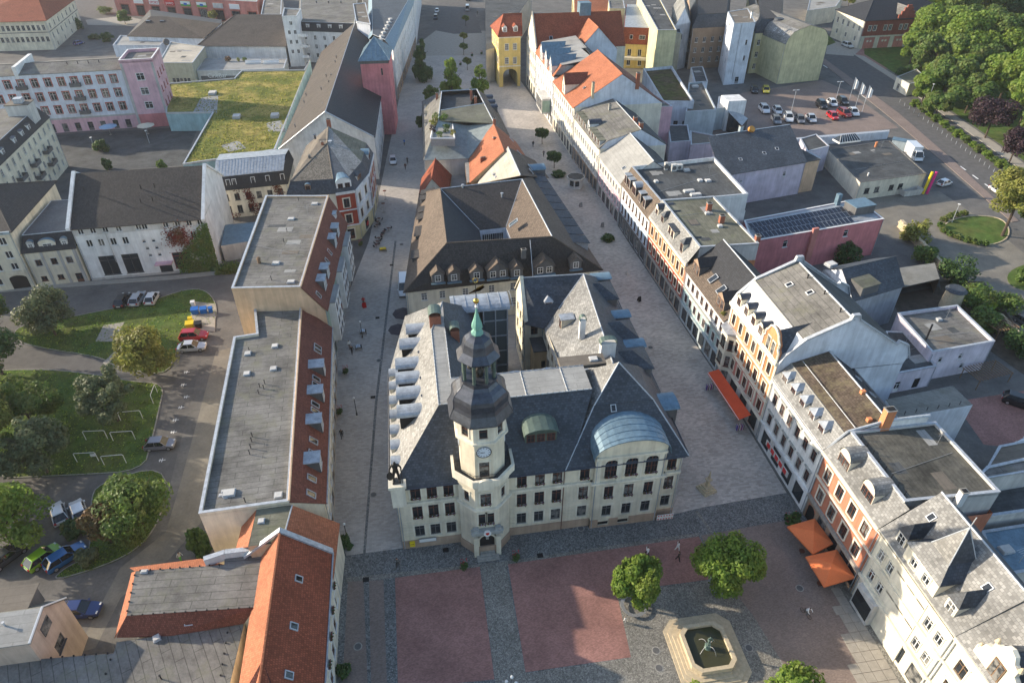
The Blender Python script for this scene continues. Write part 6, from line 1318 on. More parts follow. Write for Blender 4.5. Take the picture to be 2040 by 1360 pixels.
def rw_back_row():
# steep orange roof
 t0,t1=131,157;b=Bld('orange_roof_house','big steep orange tiled gable roof with white gable walls on the right street',[(53.4,t0),(79,t0),(78,t1),(52.8,t1)],cat='house');O=dict(fm='white',sm='white_w',sw=.1);ze=15.0
 b.walls(ze,'creamlight',{3:[(4.4,2.0,1.1,10,'two',O),(8.2,2.0,1.1,10,'two',O),(11.8,1.8,1.0,10,'two',O),(.3,3.0,2.4,7,'shop',SH)]}).done();zr=23.6;xr=66.4
 b.roof([('orange_tile',[(52.8,t0,ze-.2),(52.2,t1,ze-.2),(xr-.4,t1,zr),(xr,t0,zr)]),('maroon_tile',[(xr,t0,zr),(xr-.4,t1,zr),(78.5,t1,15),(79.4,t0,15)])]);b.ridge((xr,t0,zr),(xr-.4,t1,zr),'orange_tile',.15);b.wb=MB();b.wm=[]
 b.tri([(53.4,t0,ze),(79,t0,ze),(xr,t0,zr-.1)],'bluewhite');b.done()
 b.dormer((52.9,144,15.0),(-1,0),3.4,3.2,6.0,'gable','creamlight','maroon_tile',1,'white',rise=2.6)
 b.chimney((58.3,t0,18.5),.7,.6,3.2,'sand');b.chimney((71.0,t0,20.5),1.0,.8,3.2)
 for p in((57.5,151,18.0),(57.6,138,18.2)):b.skylight(p,(-.53,0,.85),.7,.9)
 # three house-like gables with flat roofs between
 t0,t1=157,186;b=Bld('gabled_street_house','white street house with three blue sheet gables and grey flat roofs',[(52.8,t0),(72,t0),(71,t1),(52.4,t1)],cat='house');ze=16.0
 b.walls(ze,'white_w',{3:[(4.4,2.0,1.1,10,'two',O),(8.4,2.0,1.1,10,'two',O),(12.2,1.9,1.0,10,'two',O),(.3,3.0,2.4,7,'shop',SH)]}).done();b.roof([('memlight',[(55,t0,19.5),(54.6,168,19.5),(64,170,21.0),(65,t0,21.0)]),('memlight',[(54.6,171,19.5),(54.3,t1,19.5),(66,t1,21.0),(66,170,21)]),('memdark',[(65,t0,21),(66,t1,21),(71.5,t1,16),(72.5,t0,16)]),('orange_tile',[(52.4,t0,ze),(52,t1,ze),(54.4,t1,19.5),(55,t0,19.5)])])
 for t in(161,168.5,176.5):b.dormer((52.3,t,16.0),(-1,0),4.2,3.0,7.0,'gable','white_w','zincblue',2,rise=2.6)
 q=MB();q.box(49.8,52.6,160.5,170,3.4,8.2,0);q.box(49.74,49.82,161,169.5,4.0,7.6,1);q.box(49.9,52.5,160.42,160.5,4.0,7.6,2);q.build('glazed_bay',[M['palegrey'],M['glass'],M['greenw']],b.e)
 # white gable fronted house with red roof
 t0,t1=186,204;b=Bld('gable_front_house','white gable fronted house with red tiled roof at the far end of the right street',[(52.4,t0),(84,t0),(84,t1),(52.2,t1)],cat='house');ze=17;
 b.walls(ze,'creamlight',{3:[(5,2.0,1.2,6,'two',O),(9,2.0,1.2,6,'two',O),(13,2.0,1.2,6,'two',O),(.3,3.4,2.4,4,'shop',SH)]}).done();c=(t0+t1)/2;zr=26.5
 b.roof([('red_tile',[(53,t0,ze),(84,t0,ze),(84,c,zr),(53,c,zr)]),('red_tile',[(53,t1,ze),(84,t1,ze),(84,c,zr),(53,c,zr)])]);b.wb=MB();b.wm=[];b.tri([(52.4,t1,ze),(52.4,t0,ze),(52.4,c,zr+.6)],'creamlight');b.done()
 b.ridge((52.5,t0,ze+.3),(52.5,c,zr+.7),'stone',.35,'gable_coping');b.ridge((52.5,t1,ze+.3),(52.5,c,zr+.7),'stone',.35,'gable_coping')
 b.roof([('orange_tile',[(66,t0-7,18.5),(72,t0-7,25.0),(72,c,25.0),(66,c-2,18.5)]),('red_tile',[(72,t0-7,25),(79,t0-7,18),(79,c-2,18),(72,c,25)])],name='cross_gable');b.wb=MB();b.tri([(66,t0-6.8,18),(79,t0-6.8,18),(72,t0-6.8,24.9)],'bluewhite');b.tri([(66,t0-6.8,0),(79,t0-6.8,0),(79,t0-6.8,18),(66,t0-6.8,18)],'bluewhite');b.done()
 q=MB();q.box(69,73,194,198,24,29.5);q.build('ridge_turret',[M['zincblue']],b.e)
 b.skylight((58,t0+2.5,19.7),(0,-.7,.72),1.2,1.8)
 # yellow gatehouse over the street with a round arch
 f=[Q2(994,72,18),Q2(1037,70,18),Q2(1047,45,18),Q2(990,48,18)];a0,a1=f[0],f[1];d=(a1-a0).normalized();n=Vector((-d.y,d.x));f[2]=a1+n*16;f[3]=a0+n*16
 b=Bld('gatehouse','yellow gatehouse with red hip roof bridging the far end of the right street',f,cat='house');L=b.L(0)
 for i in(0,2):b.wall(i,18,'yellow',[(8.2,2.2,1.3,[.36,.74],'grid',dict(O)),(13,2.2,1.3,[.36,.74],'grid',dict(O)),(.01,6.4,5.4,[.52],'hole',dict(name='archway',arch=2.2,sill=False,sm=None,open=1))],depth=.6)
 for i in(1,3):b.wall(i,18,'yellow',[(8.2,2.2,1.3,4,'grid',O),(13,2.2,1.3,4,'grid',O)],zb=0)
 b.done()
 for z in(7.2,17.2):b.band(0,z,.4,.3,'creamlight')
 b.hip(18,23.6,'red_tile','u',.5,.4,ins2=-.25)
 A,B,d,n,L=b.frame(0)
 for fx in(.3,.8):q=A.lerp(B,fx);b.dormer((q.x-n.x*1.2,q.y-n.y*1.2,18.8),(n.x,n.y),1.6,1.8,3,'gable','white_w','red_tile',1)
 # inner walls of the passage
 for fx in(.52-2.75/L,.52+2.75/L):q=MB();p=A.lerp(B,fx);q.obox((p.x,p.y,0),d,-.05,.05,.2,15.8,0,6.4);q.build('passage_wall',[M['paleyellow']],b.e)
 # big grey roof beyond
 f=quad(12,(975,70),(990,60),(1040,-30),(965,-30));f=[Q2(968,100,12),Q2(985,96,12),Q2(1060,-10,12),Q2(966,-30,12)];b=Bld('far_grey_hall','plain grey roofed hall beyond the yellow gatehouse',f,cat='building');b.walls(12,'greyw').done();b.flat(12,0,'memdark')
rw_back_row()
# ------ houses west of the row
WB=dict(fm='white');WG=dict(fm='grey')
def west():
# white commercial house with dark tiled roof
 b=Bld('tiled_roof_house','white commercial house with broad dark tiled roof, ivy on its right end',[(-64.6,80.4),(-38.2,81.2),(-38.4,103),(-66,103)],cat='house');ze=12.6
 r=[(11.0,1.1,1.1,[1.6,4.0,6.4,9.0,12.9,14.1,18.3,20.7,23.0,25.2],'two',WB),(8.0,1.6,1.15,[2.4,4.7,7.1,9.5,18.4,20.8,23.2,25.3],'two',WB),(1.0,4.6,3.4,[4.6,9.2],'shop2',dict(fm='darkgrey')),(.1,2.6,2.6,[15.6],'shop',dict(fm='darkgrey',sill=False,name='entrance')),(1.2,3.8,3.6,[19.4],'shop2',dict(fm='redtrim')),(7.9,.7,.75,[13.0,14.9],'tee',WB),(6.2,.7,.75,[13.2,15.1],'tee',WB),(4.5,.7,.75,[13.3,15.2],'tee',WB)]
 b.wall(0,ze,'white_w',r,bands=((0,'white_w'),(10.7,'palegrey')))
 for i in(1,2,3):b.wall(i,ze,'white_w')
 zr,tr=19.8,91.7
 for x in(-64.9,-38.3):b.tri([(x,80.3,12.6),(x,tr,zr+.3),(x,103,12.6)],'white_w')
 b.done();b.roof([('dark_tile',[(-64.5,80.0,ze-.2),(-38.6,80.7,ze-.2),(-38.8,tr+.3,zr),(-65.4,tr,zr)]),('dark_tile',[(-65.4,tr,zr),(-38.8,tr+.3,zr),(-38.8,103.4,ze),(-66,103.4,ze)])])
 for x,c in((-65.0,'white_w'),(-38.3,'white_w')):
  for y0,z0,y1,z1 in((79.9,ze+.25,tr,zr+.55),(tr,zr+.55,103.4,ze+.25)):m=MB();m.slab([(x-.35,y0,z0),(x+.35,y0,z0),(x+.35,y1,z1),(x-.35,y1,z1)],.5);m.build('fire_wall',[M[c]],b.e)
 for p in((-51,84.6,15.4),(-48.6,84.8,15.6),(-51.2,87.6,17.3),(-48.4,87.6,17.4),(-62.6,88,17.5)):b.vent(p,.8,.1,'black')
 b.band(0,2.9,.25,1.5,'palepink','canopy',13.9,17.4);b.pipe(0,6.2,4,11.5,'palegrey');b.band(0,0,.5,.15,'greyw','plinth')
 # ivy over the right third and on the wall behind
 rr=random.Random(11);V,F=[],[]
 for k in range(5200):
  x=-46.5+8.6*(rr.random()**.75);z=rr.uniform(0,11.6);edge=(x+46.5)/8.6
  if z>2.2+edge*9.6+rr.uniform(-1.5,1.5)or(2.2<z<4.8 and rr.random()<.35):continue
  p=Vector((x,80.7+rr.uniform(-.35,-.02),z));u=Vector((rr.uniform(-1,1),rr.uniform(-.3,.3),rr.uniform(-1,1))).normalized()*.2;w=Vector((u.z,rr.uniform(-.1,.1),-u.x));i=len(V);V+=[p-u,p-w*.8,p+u,p+w*.8];F.append((i,i+1,i+2,i+3))
 for k in range(2600):
  p=Vector((rr.uniform(-38.6,-31),80.6+rr.uniform(-2.2,.2),rr.uniform(0,2.4)*rr.random()+.1));u=Vector((rr.uniform(-1,1),rr.uniform(-1,1),rr.uniform(-1,1))).normalized()*.2;w=u.orthogonal().normalized()*.16;i=len(V);V+=[p-u,p-w,p+u,p+w];F.append((i,i+1,i+2,i+3))
 o=bpy.data.objects.new('ivy',cloud_mesh('ivy',V,F,'leafb'));COL.objects.link(o);tag(o,'green ivy climbing the right end of the white tiled-roof house','ivy')
 V,F=[],[]
 for k in range(900):
  x=rr.gauss(-44.3,1.3);z=rr.gauss(8.8,1.3);p=Vector((x,80.7+rr.uniform(-.4,-.05),z));u=Vector((rr.uniform(-1,1),rr.uniform(-.3,.3),rr.uniform(-1,1))).normalized()*.16;w=Vector((u.z,0,-u.x));i=len(V);V+=[p-u,p-w*.8,p+u,p+w*.8];F.append((i,i+1,i+2,i+3))
 o=bpy.data.objects.new('red_ivy',cloud_mesh('red_ivy',V,F,'leafred'));COL.objects.link(o);tag(o,'reddish ivy creeping up the middle of the white tiled-roof house','ivy')
 # small mansard house with arched dormer
 b=Bld('mansard_house','small cream house with dark mansard and arched centre dormer',[(-75.2,79.6),(-65.1,80.3),(-65.2,98),(-75.2,98)],cat='house');ze=8.2
 b.wall(0,ze,'cream',[(4.8,1.5,1.2,3,'two',dict(fm='brown',sm='palegrey',sw=.1)),(1.2,1.1,1.2,[1.8,5.0],'two',dict(fm='brown')),(0,2.2,1.5,[8.6],'door',dict(fm='brown',sill=False))]);[b.wall(i,ze,'cream')for i in(1,2,3)];b.done()
 for x in(3.3,6.6,9.5):b.band(0,0,8.2,.12,'greyw','pilaster',x-.25,x+.25)
 b.mansard(ze,11.4,[1.4,0,.6,.6],'black_tile','slate',sides='cream');A,B,d,n,L=b.frame(0)
 for x,w,h in((1.9,1.3,1.6),(8.3,1.3,1.6),(5.0,3.2,1.3)):p=A+d*x-n*.25;b.dormer((p.x,p.y,ze+.25),(n.x,n.y),w,h,2.0,'barrel','creamlight' if w>2 else 'palegrey','zincblue',1,rise=.55 if w<2 else.9,ww=.7 if w<2 else 1.6)
 # arch house at the left edge
 b=Bld('passage_house','cream house with an arched gateway at the left edge',[(-98,77.5),(-75.6,79.5),(-75.6,104),(-98,104)],cat='house');ze=13.4;L=b.L(0)
 b.wall(0,ze,'cream',[(10.4,1.6,1.3,7,'two',WB),(7.3,1.6,1.3,7,'two',WB),(4.6,1.5,1.3,7,'two',WB),(0,3.2,3.4,[L-2.6],'hole',dict(arch=.7,sill=False,name='gateway')),(1.4,1.4,1.6,[L-6.5,L-11],'two',WB)]);[b.wall(i,ze,'cream')for i in(1,2,3)];b.done();b.band(0,12.8,.6,.5,'bluegrey');b.hip(ze,18.5,'dark_tile','u',.5,.3)
 q=MB();q.obox((b.foot[1].x,b.foot[1].y,0),(b.foot[1]-b.foot[0]),-4.4,-.8,-.25,-.1,3.5,4.3);q.build('gate_sign',[M['cream']],b.e);A,B,d,n,L=b.frame(0)
 # beige apartment house with balconies
 f=[(-104,103),(-90.5,104),(-91.5,147.6),(-108,147.6)];b=Bld('balcony_house','beige apartment house with dark mansard, dormers and balconies at the left edge',f,cat='house');ze=14.3;O=dict(fm='white',sm='creamlight',sw=.12)
 b.wall(1,ze,'cream',[(zz,1.9,1.2,12,'two',O)for zz in(1.2,4.8,8.2,11.4)]);b.wall(2,ze,'cream');b.wall(0,ze,'cream');b.wall(3,ze,'cream');b.done();b.mansard(ze,17.4,[1,1.6,1,1],'black_tile','mem');A,B,d,n,L=b.frame(1)
 for x in(10,14.5,22,27,31.5):p=A+d*x-n*.35;b.dormer((p.x,p.y,ze+.4),(n.x,n.y),1.5,1.8,1.6,'shed','white','lead',1,rise=.2)
 for x in(16,25,34):
  for zz in(4.6,8.0):m=MB();p=A+d*x;m.obox((p.x,p.y,0),d,-1.8,1.8,-1.4,0,zz-.15,zz,0);m.obox((p.x,p.y,0),d,-1.8,1.8,-1.4,-1.34,zz,zz+1.0,1);m.obox((p.x,p.y,0),d,-1.8,-1.74,-1.4,0,zz,zz+1,1);m.obox((p.x,p.y,0),d,1.74,1.8,-1.4,0,zz,zz+1,1);m.build('balcony',[M['greyw'],M['darkgrey']],b.e)
 m=MB();p=A+d*37.5;m.obox((p.x,p.y,0),d,-2,2,.3,6,14.3,20.2,0);m.obox((p.x,p.y,0),d,-2.1,2.1,.2,6.1,20.2,20.4,1);m.build('stair_head',[M['palegrey'],M['membrown']],b.e);m=MB();m.obox((p.x,p.y,0),d,-1,1,2,4,20.4,21.6);m.build('roof_box',[M['cap']],b.e)
 # pink and white apartment range
 f=[Q2(33,150,18.2),Q2(243,138,18.2),Q2(255,87,18.2),Q2(69,100,18.2)];d=(f[1]-f[0]).normalized();n=Vector((-d.y,d.x));f[2]=f[1]+n*15;f[3]=f[0]+n*15;f=[f[0]-d*14,f[1],f[2],f[3]-d*14]
 b=Bld('apartment_range','long white apartment range with red window arches and dark balconies behind the courtyard',f,cat='building');L=b.L(0);O=dict(fm='white',sm='redtrim',sw=.25);xs=[L-3.2-k*3.75 for k in range(14)]
 b.wall(0,18.2,'lightblue',[(5.9,2.4,1.7,xs,'cross',O),(10.1,2.4,1.7,xs,'cross',O),(14.3,2.4,1.7,xs,'cross',O),(.1,2.7,1.6,xs,'door',dict(fm='darkgrey',sill=False))],bands=((0,'palepink'),(4.3,'bluewhite')));[b.wall(i,18.2,'white_w')for i in(1,2,3)];b.done();b.band(0,4.1,.5,.12,'greyw','string_course')
 A,B,d,n,L_=b.frame(0)
 for k,zs in((3,(5.8,10.0,14.2)),(7,(5.8,10.0,14.2)),(10,(10.0,14.2))):
  for zz in zs:m=MB();p=A+d*xs[k];m.obox((p.x,p.y,0),d,-1.5,1.5,-1.3,0,zz-.2,zz-.05);m.obox((p.x,p.y,0),d,-1.5,1.5,-1.3,-1.24,zz-.05,zz+.95);m.obox((p.x,p.y,0),d,-1.5,-1.44,-1.3,0,zz-.05,zz+.95);m.obox((p.x,p.y,0),d,1.44,1.5,-1.3,0,zz-.05,zz+.95);m.build('balcony',[M['darkgrey']],b.e)
 b.gable(18.2,19.6,'mem','u',.2,'white_w')
 for k in range(4):b.vent(b.uv(.62+.07*k,.35,19.2),.7,.12,'black')
 m=MB();p=f[0]+d*14;m.obox((p.x,p.y,0),d,-.5,.5,-.3,15.3,17,20.6);m.build('fire_wall',[M['white_w']],b.e)
 f2=[b.foot[1]+n*.8,b.foot[1]+d*9.6+n*.8,b.foot[1]+d*9.6-n*12,b.foot[1]-n*12];t=Bld('pink_stair_block','pink corner block with grey edges and large paired windows behind the courtyard',f2,cat='building')
 t.wall(0,20.6,'palepink',[(zz,2.1,2.2,[.5],'cross',dict(fm='white',sm='white',sw=.1))for zz in(6,10.4,14.8)],bands=((0,'pink'),(4.3,'palepink')));t.wall(1,20.6,'palepink',[(zz,1.9,1.2,3,'two',dict(fm='redtrim'))for zz in(6,10.4,14.8)],bands=((0,'pink'),(4.3,'palepink')));t.wall(2,20.6,'palepink');t.wall(3,20.6,'palepink');t.done();t.flat(20.2,.9,'mem','white',wallmat='palepink')
 for x in(0,t.L(0)-.7):t.band(0,0,20,.08,'greyw','corner_strip',x,x+.7)
 # planted roof deck, courtyard walls
 z=5.6;f=[Q2(x,y,z)for x,y in((365,329),(424,226),(331,227),(334,168),(467,158),(481,143),(606,141),(618,120),(548,300),(440,318))]
 b=Bld('green_roof_hall','low hall with planted yellow green roof and roof lights beside the courtyard',f,cat='building');ff=b.foot
 ar=sum(ff[i].x*ff[(i+1)%len(ff)].y-ff[(i+1)%len(ff)].x*ff[i].y for i in range(len(ff)))
 if ar<0:b.foot.reverse()
 b.walls(z,'tealw').done();b.flat(z,.35,'sedum','cap',wallmat='palegrey')
 for px,py,w in((424,188,3.0),(472,235,2.8),(548,233,3.0)):b.rooflight(Q(px,py,z),w,w*.8,.9)
 for pts in(((400,195),(435,190),(432,225),(385,223)),((440,290),(475,280),(490,295),(455,303)),((530,245),(560,240),(570,262),(535,262))):m=MB();m.slab([Q(x,y,z+.03)for x,y in pts],.1);m.build('gravel_patch',[M['memlight']],b.e)
 rr=random.Random(4);V,F=[],[]
 for k in range(5200):
  px,py=rr.uniform(345,610),rr.uniform(145,325);p=Q(px,py,z+.06)
  ins=False;P2=b.foot;j=len(P2)-1
  for i in range(len(P2)):
   if(P2[i].y>p.y)!=(P2[j].y>p.y)and p.x<(P2[j].x-P2[i].x)*(p.y-P2[i].y)/(P2[j].y-P2[i].y)+P2[i].x:ins=not ins
   j=i
  if not ins:continue
  u=Vector((rr.uniform(-1,1),rr.uniform(-1,1),rr.uniform(-.2,.2)))*.28;w=Vector((0,0,rr.uniform(.1,.32)));i=len(V);V+=[p-u,p+u,p+u*.6+w,p-u*.6+w];F.append((i,i+1,i+2,i+3))
 o=bpy.data.objects.new('sedum_tufts',cloud_mesh('sedum_tufts',V,F,'leafy'));COL.objects.link(o);o.parent=b.e;o.location=-b.e.location;o['kind']='stuff'
 # halls behind
 def box_house(name,label,z,px,wm,rm,ph=.3,cat='building',z0=0,**k):
  f=[Q2(x,y,z)for x,y in px];b=Bld(name,label,f,z0,cat);b.walls(z,wm,k.get('rows')).done()
  if rm:b.flat(z,ph,rm,k.get('cap','cap'),wallmat=wm)
  return b
 globals()['box_house']=box_house
 b=box_house('olive_hall','olive box shaped hall with pale streaked roof behind the green roof',8.0,((316,126),(384,126),(408,94),(340,84)),'olivew','membeige',.15,rows={0:[(1.0,1.6,1.1,[4,5.4,6.8,8.2,9.6],'tee',WG)]})
 m=MB();c=Q(331,84,8.6);m.bar(c,c+Vector((.4,-.5,.3)),1.3,0,14,1.1);m.build('satellite_dish',[M['darkgrey']],b.e)
 b=box_house('terrace_hall','low hall with roof terrace and white seats under the brown hip roof',4.6,((392,142),(480,141),(566,138),(572,118),(405,118)),'palegrey','memlight',.2)
 A,B,d,n,L=b.frame(0);lettering(b.e,'CineBar',b.pt(0,3.5,2.2,.1),math.atan2(d.y,d.x),2.2,'white','script_sign');b.band(0,.6,2.2,.05,'darkgrey','glazed_front',1,L-1)
 for px in(505,540):m=MB();c=Q(px,126,4.8);m.box(c.x-3,c.x+3,c.y-.5,c.y+.5,4.6,5.3);m.box(c.x-3,c.x+3,c.y+.3,c.y+.5,5.3,5.9);m.build('terrace_seat',[M['white']],b.e)
 for px,s_,mt in((455,1.4,'leafo'),(475,.9,'leafy'),(488,1.1,'leafb')):shrub(Q(px,122,4.65),s_,mt,'terrace_shrub',None,'shrub',b.e,300)
 f=[Q2(396,91,7.6),Q2(568,92,7.6),Q2(578,40,7.6),Q2(455,40,7.6)];b=Bld('brown_hip_hall','hall with large brown hip roof and white wall near the top left',f,cat='building');b.walls(7.6,'white_w').done();r0,r1=Q(470,29,13.5),Q(566,29,13.5);g=[Vector((p.x,p.y,7.6))for p in b.grow(.6)]
 b.roof([('umber_tile',[g[0],g[1],r1,r0]),('umber_tile',[g[3],g[0],r0]),('dark_tile',[g[2],g[3],r0,r1])]);b.ridge(g[0],r0,'brown_tile',.2)
 f=[Q2(255,72,6.4),Q2(404,76,6.4),Q2(440,40,6.4),Q2(300,20,6.4)];b=Bld('brown_slope_hall','low hall with long brown slope and two roof vents in front of the brick mall',f,cat='building');b.walls(6.4,'bluewhite').done();r0,r1,r2=Q(300,33,11.5),Q(330,33,11.5),Q(440,47,10.5);g=[Vector((p.x,p.y,6.4))for p in b.grow(.4)]
 b.roof([('umber_tile',[g[0],g[1],r2,r1,r0]),('black_tile',[r1,r2,g[2],g[3]]),('dark_tile',[g[3],g[0],r0,r1])])
 for px,py in((297,48),(325,48),(302,40),(328,40)):c=Q(px,py,9.2);m=MB();m.box(c.x-.9,c.x+.9,c.y-.9,c.y+.9,8.4,10.6);m.build('roof_vent',[M['lead']],b.e)
 b=box_house('white_yard_wall','white low yard building behind the apartment range',4.5,((225,92),(320,92),(330,78),(240,72)),'bluewhite','memlight',.3)
 # mansard house with zinc roof and ivy
 f=[Q2(430,380,7.6),Q2(572,365,7.6),Q2(583,318,7.6),Q2(441,330,7.6)];b=Bld('zinc_roof_house','white house with dark shingled mansard and pale zinc roof beside the tiled-roof house',f,cat='house')
 b.walls(7.6,'creamlight',{0:[(4.6,1.7,1.2,6,'two',dict(fm='darkgrey')),(1.2,2.0,1.2,6,'two',dict(fm='darkgrey'))]}).done();b.mansard(7.6,10.8,[.7,.5,.5,.5],'black_tile','zinc',topr=1.2);A,B,d,n,L=b.frame(0)
 for x in(3.2,4.6,9,12.5,16):p=A+d*x;b.skylight((p.x-n.x*.3,p.y-n.y*.3,9.2),(n.x,n.y,.2),1.0,1.6,'white','glass')
 g=b.up
 for k in range(22):p=Vector((g[0].x,g[0].y,10.95)).lerp(Vector((g[1].x,g[1].y,10.95)),(k+.5)/22);q=Vector((g[3].x,g[3].y,12.1)).lerp(Vector((g[2].x,g[2].y,12.1)),(k+.5)/22).lerp(p+Vector((0,0,1.15)),.5);s_=MB();s_.bar(p+Vector((0,0,.05)),q+Vector((0,0,.05)),.05,0,4,smooth=False);s_.build('seam',[M['zinc']],b.e)
 V,F=[],[]
 for k in range(2600):
  x=rr.uniform(0,L);z_=rr.uniform(0,7.4)
  if math.sin(x*.8+.4*z_)+.5*math.sin(x*1.9)+rr.gauss(0,.3)<.35+z_*.05:continue
  p=Vector((A.x,A.y,z_))+Vector((d.x,d.y,0))*x+Vector((n.x,n.y,0))*rr.uniform(.05,.4);u=Vector((d.x,d.y,rr.uniform(-1,1))).normalized()*.2;w=Vector((n.x*.3,n.y*.3,1)).normalized()*.17;i=len(V);V+=[p-u,p-w,p+u,p+w];F.append((i,i+1,i+2,i+3))
 o=bpy.data.objects.new('red_ivy',cloud_mesh('red_ivy',V,F,'leafred'));COL.objects.link(o);tag(o,'red and green ivy on the white house with zinc roof','ivy')
 b=box_house('glass_link','low grey standing seam roof between the tiled-roof house and flat roofed row',4.0,((440,490),(500,480),(510,442),(448,448)),'palegrey','zincblue',0)
 # top left corner
 f=[Q2(-60,44,12),Q2(89,40,12),Q2(146,-3,12),Q2(0,-30,12)];b=Bld('red_roof_villa','beige corner building with red hip roof in the top left corner',f,cat='building');b.wall(0,12,'cream',[(8.0,2.0,1.2,14,'cross',WG),(3.4,2.0,1.2,14,'cross',WG)]);b.wall(1,12,'cream',[(8.0,2.0,1.2,7,'cross',WG),(4.2,2.0,1.2,7,'cross',WG),(.6,1.6,1.2,4,'two',WG)]);b.wall(2,12,'cream');b.wall(3,12,'cream');b.done();b.band(0,7,.25,.12,'darkgrey','string_course');b.band(1,7,.25,.12,'darkgrey','string_course');b.hip(12,20,'red_tile','u',.8,.25)
 b.dormer(Q(30,22,13.2),(.1,-1),16,1.6,4,'shed','cream','zincblue',10,rise=.5)
 # brick mall
 f=[Q2(236,30,0),Q2(520,48,0),Q2(545,0,0),Q2(245,-20,0)];b=Bld('brick_mall','red brick shopping mall with white framed shop signs at the top edge',f,cat='building');L=b.L(0);xs=[L*(k+.6)/9 for k in range(9)]
 b.wall(0,9.5,'salmon',[(.5,4.6,4.4,xs,'shop2',dict(fm='darkgrey',sm='redbrick',sw=.4))]);[b.wall(i,9.5,'salmon')for i in(1,2,3)];b.done();b.flat(9.5,.4,'memlight');A,B,d,n,L=b.frame(0);an=math.atan2(d.y,d.x)
 for k,(c,tx,tc)in enumerate((('white',None,None),('white','SPORT','redpaint'),('redpaint','JAWO','white'),('greenpaint',None,None),('greenpaint',None,None),('palegrey',None,None),('white',None,None))):
  m=MB();p=A+d*xs[k+1];m.obox((p.x,p.y,0),d,-2.7,2.7,-.35,-.05,6.1,8.3,0);s_=m.build('shop_sign',[M[c]],b.e)
  if c=='greenpaint':m=MB();m.obox((p.x,p.y,0),d,-2.7,2.7,-.4,-.34,7.0,8.3);m.build('sign_stripe',[M['white']],s_);m=MB();m.obox((p.x,p.y,0),d,-.9,.9,-.46,-.39,6.6,7.6);m.build('sign_mark',[M['signblue']],s_)
  if tx:lettering(s_,tx,Vector((p.x,p.y,6.5))-Vector((d.x,d.y,0))*2.2+Vector((n.x,n.y,0))*.4,an,1.6,tc,'sign_text')
 b=box_house('panel_house','grey panelled house with lit shop window at the top edge',10,((520,30),(560,30),(562,-10),(528,-10)),'greyw','mem',.2,rows={0:[(.5,3.0,5,1,'shop',WB)]})
west()
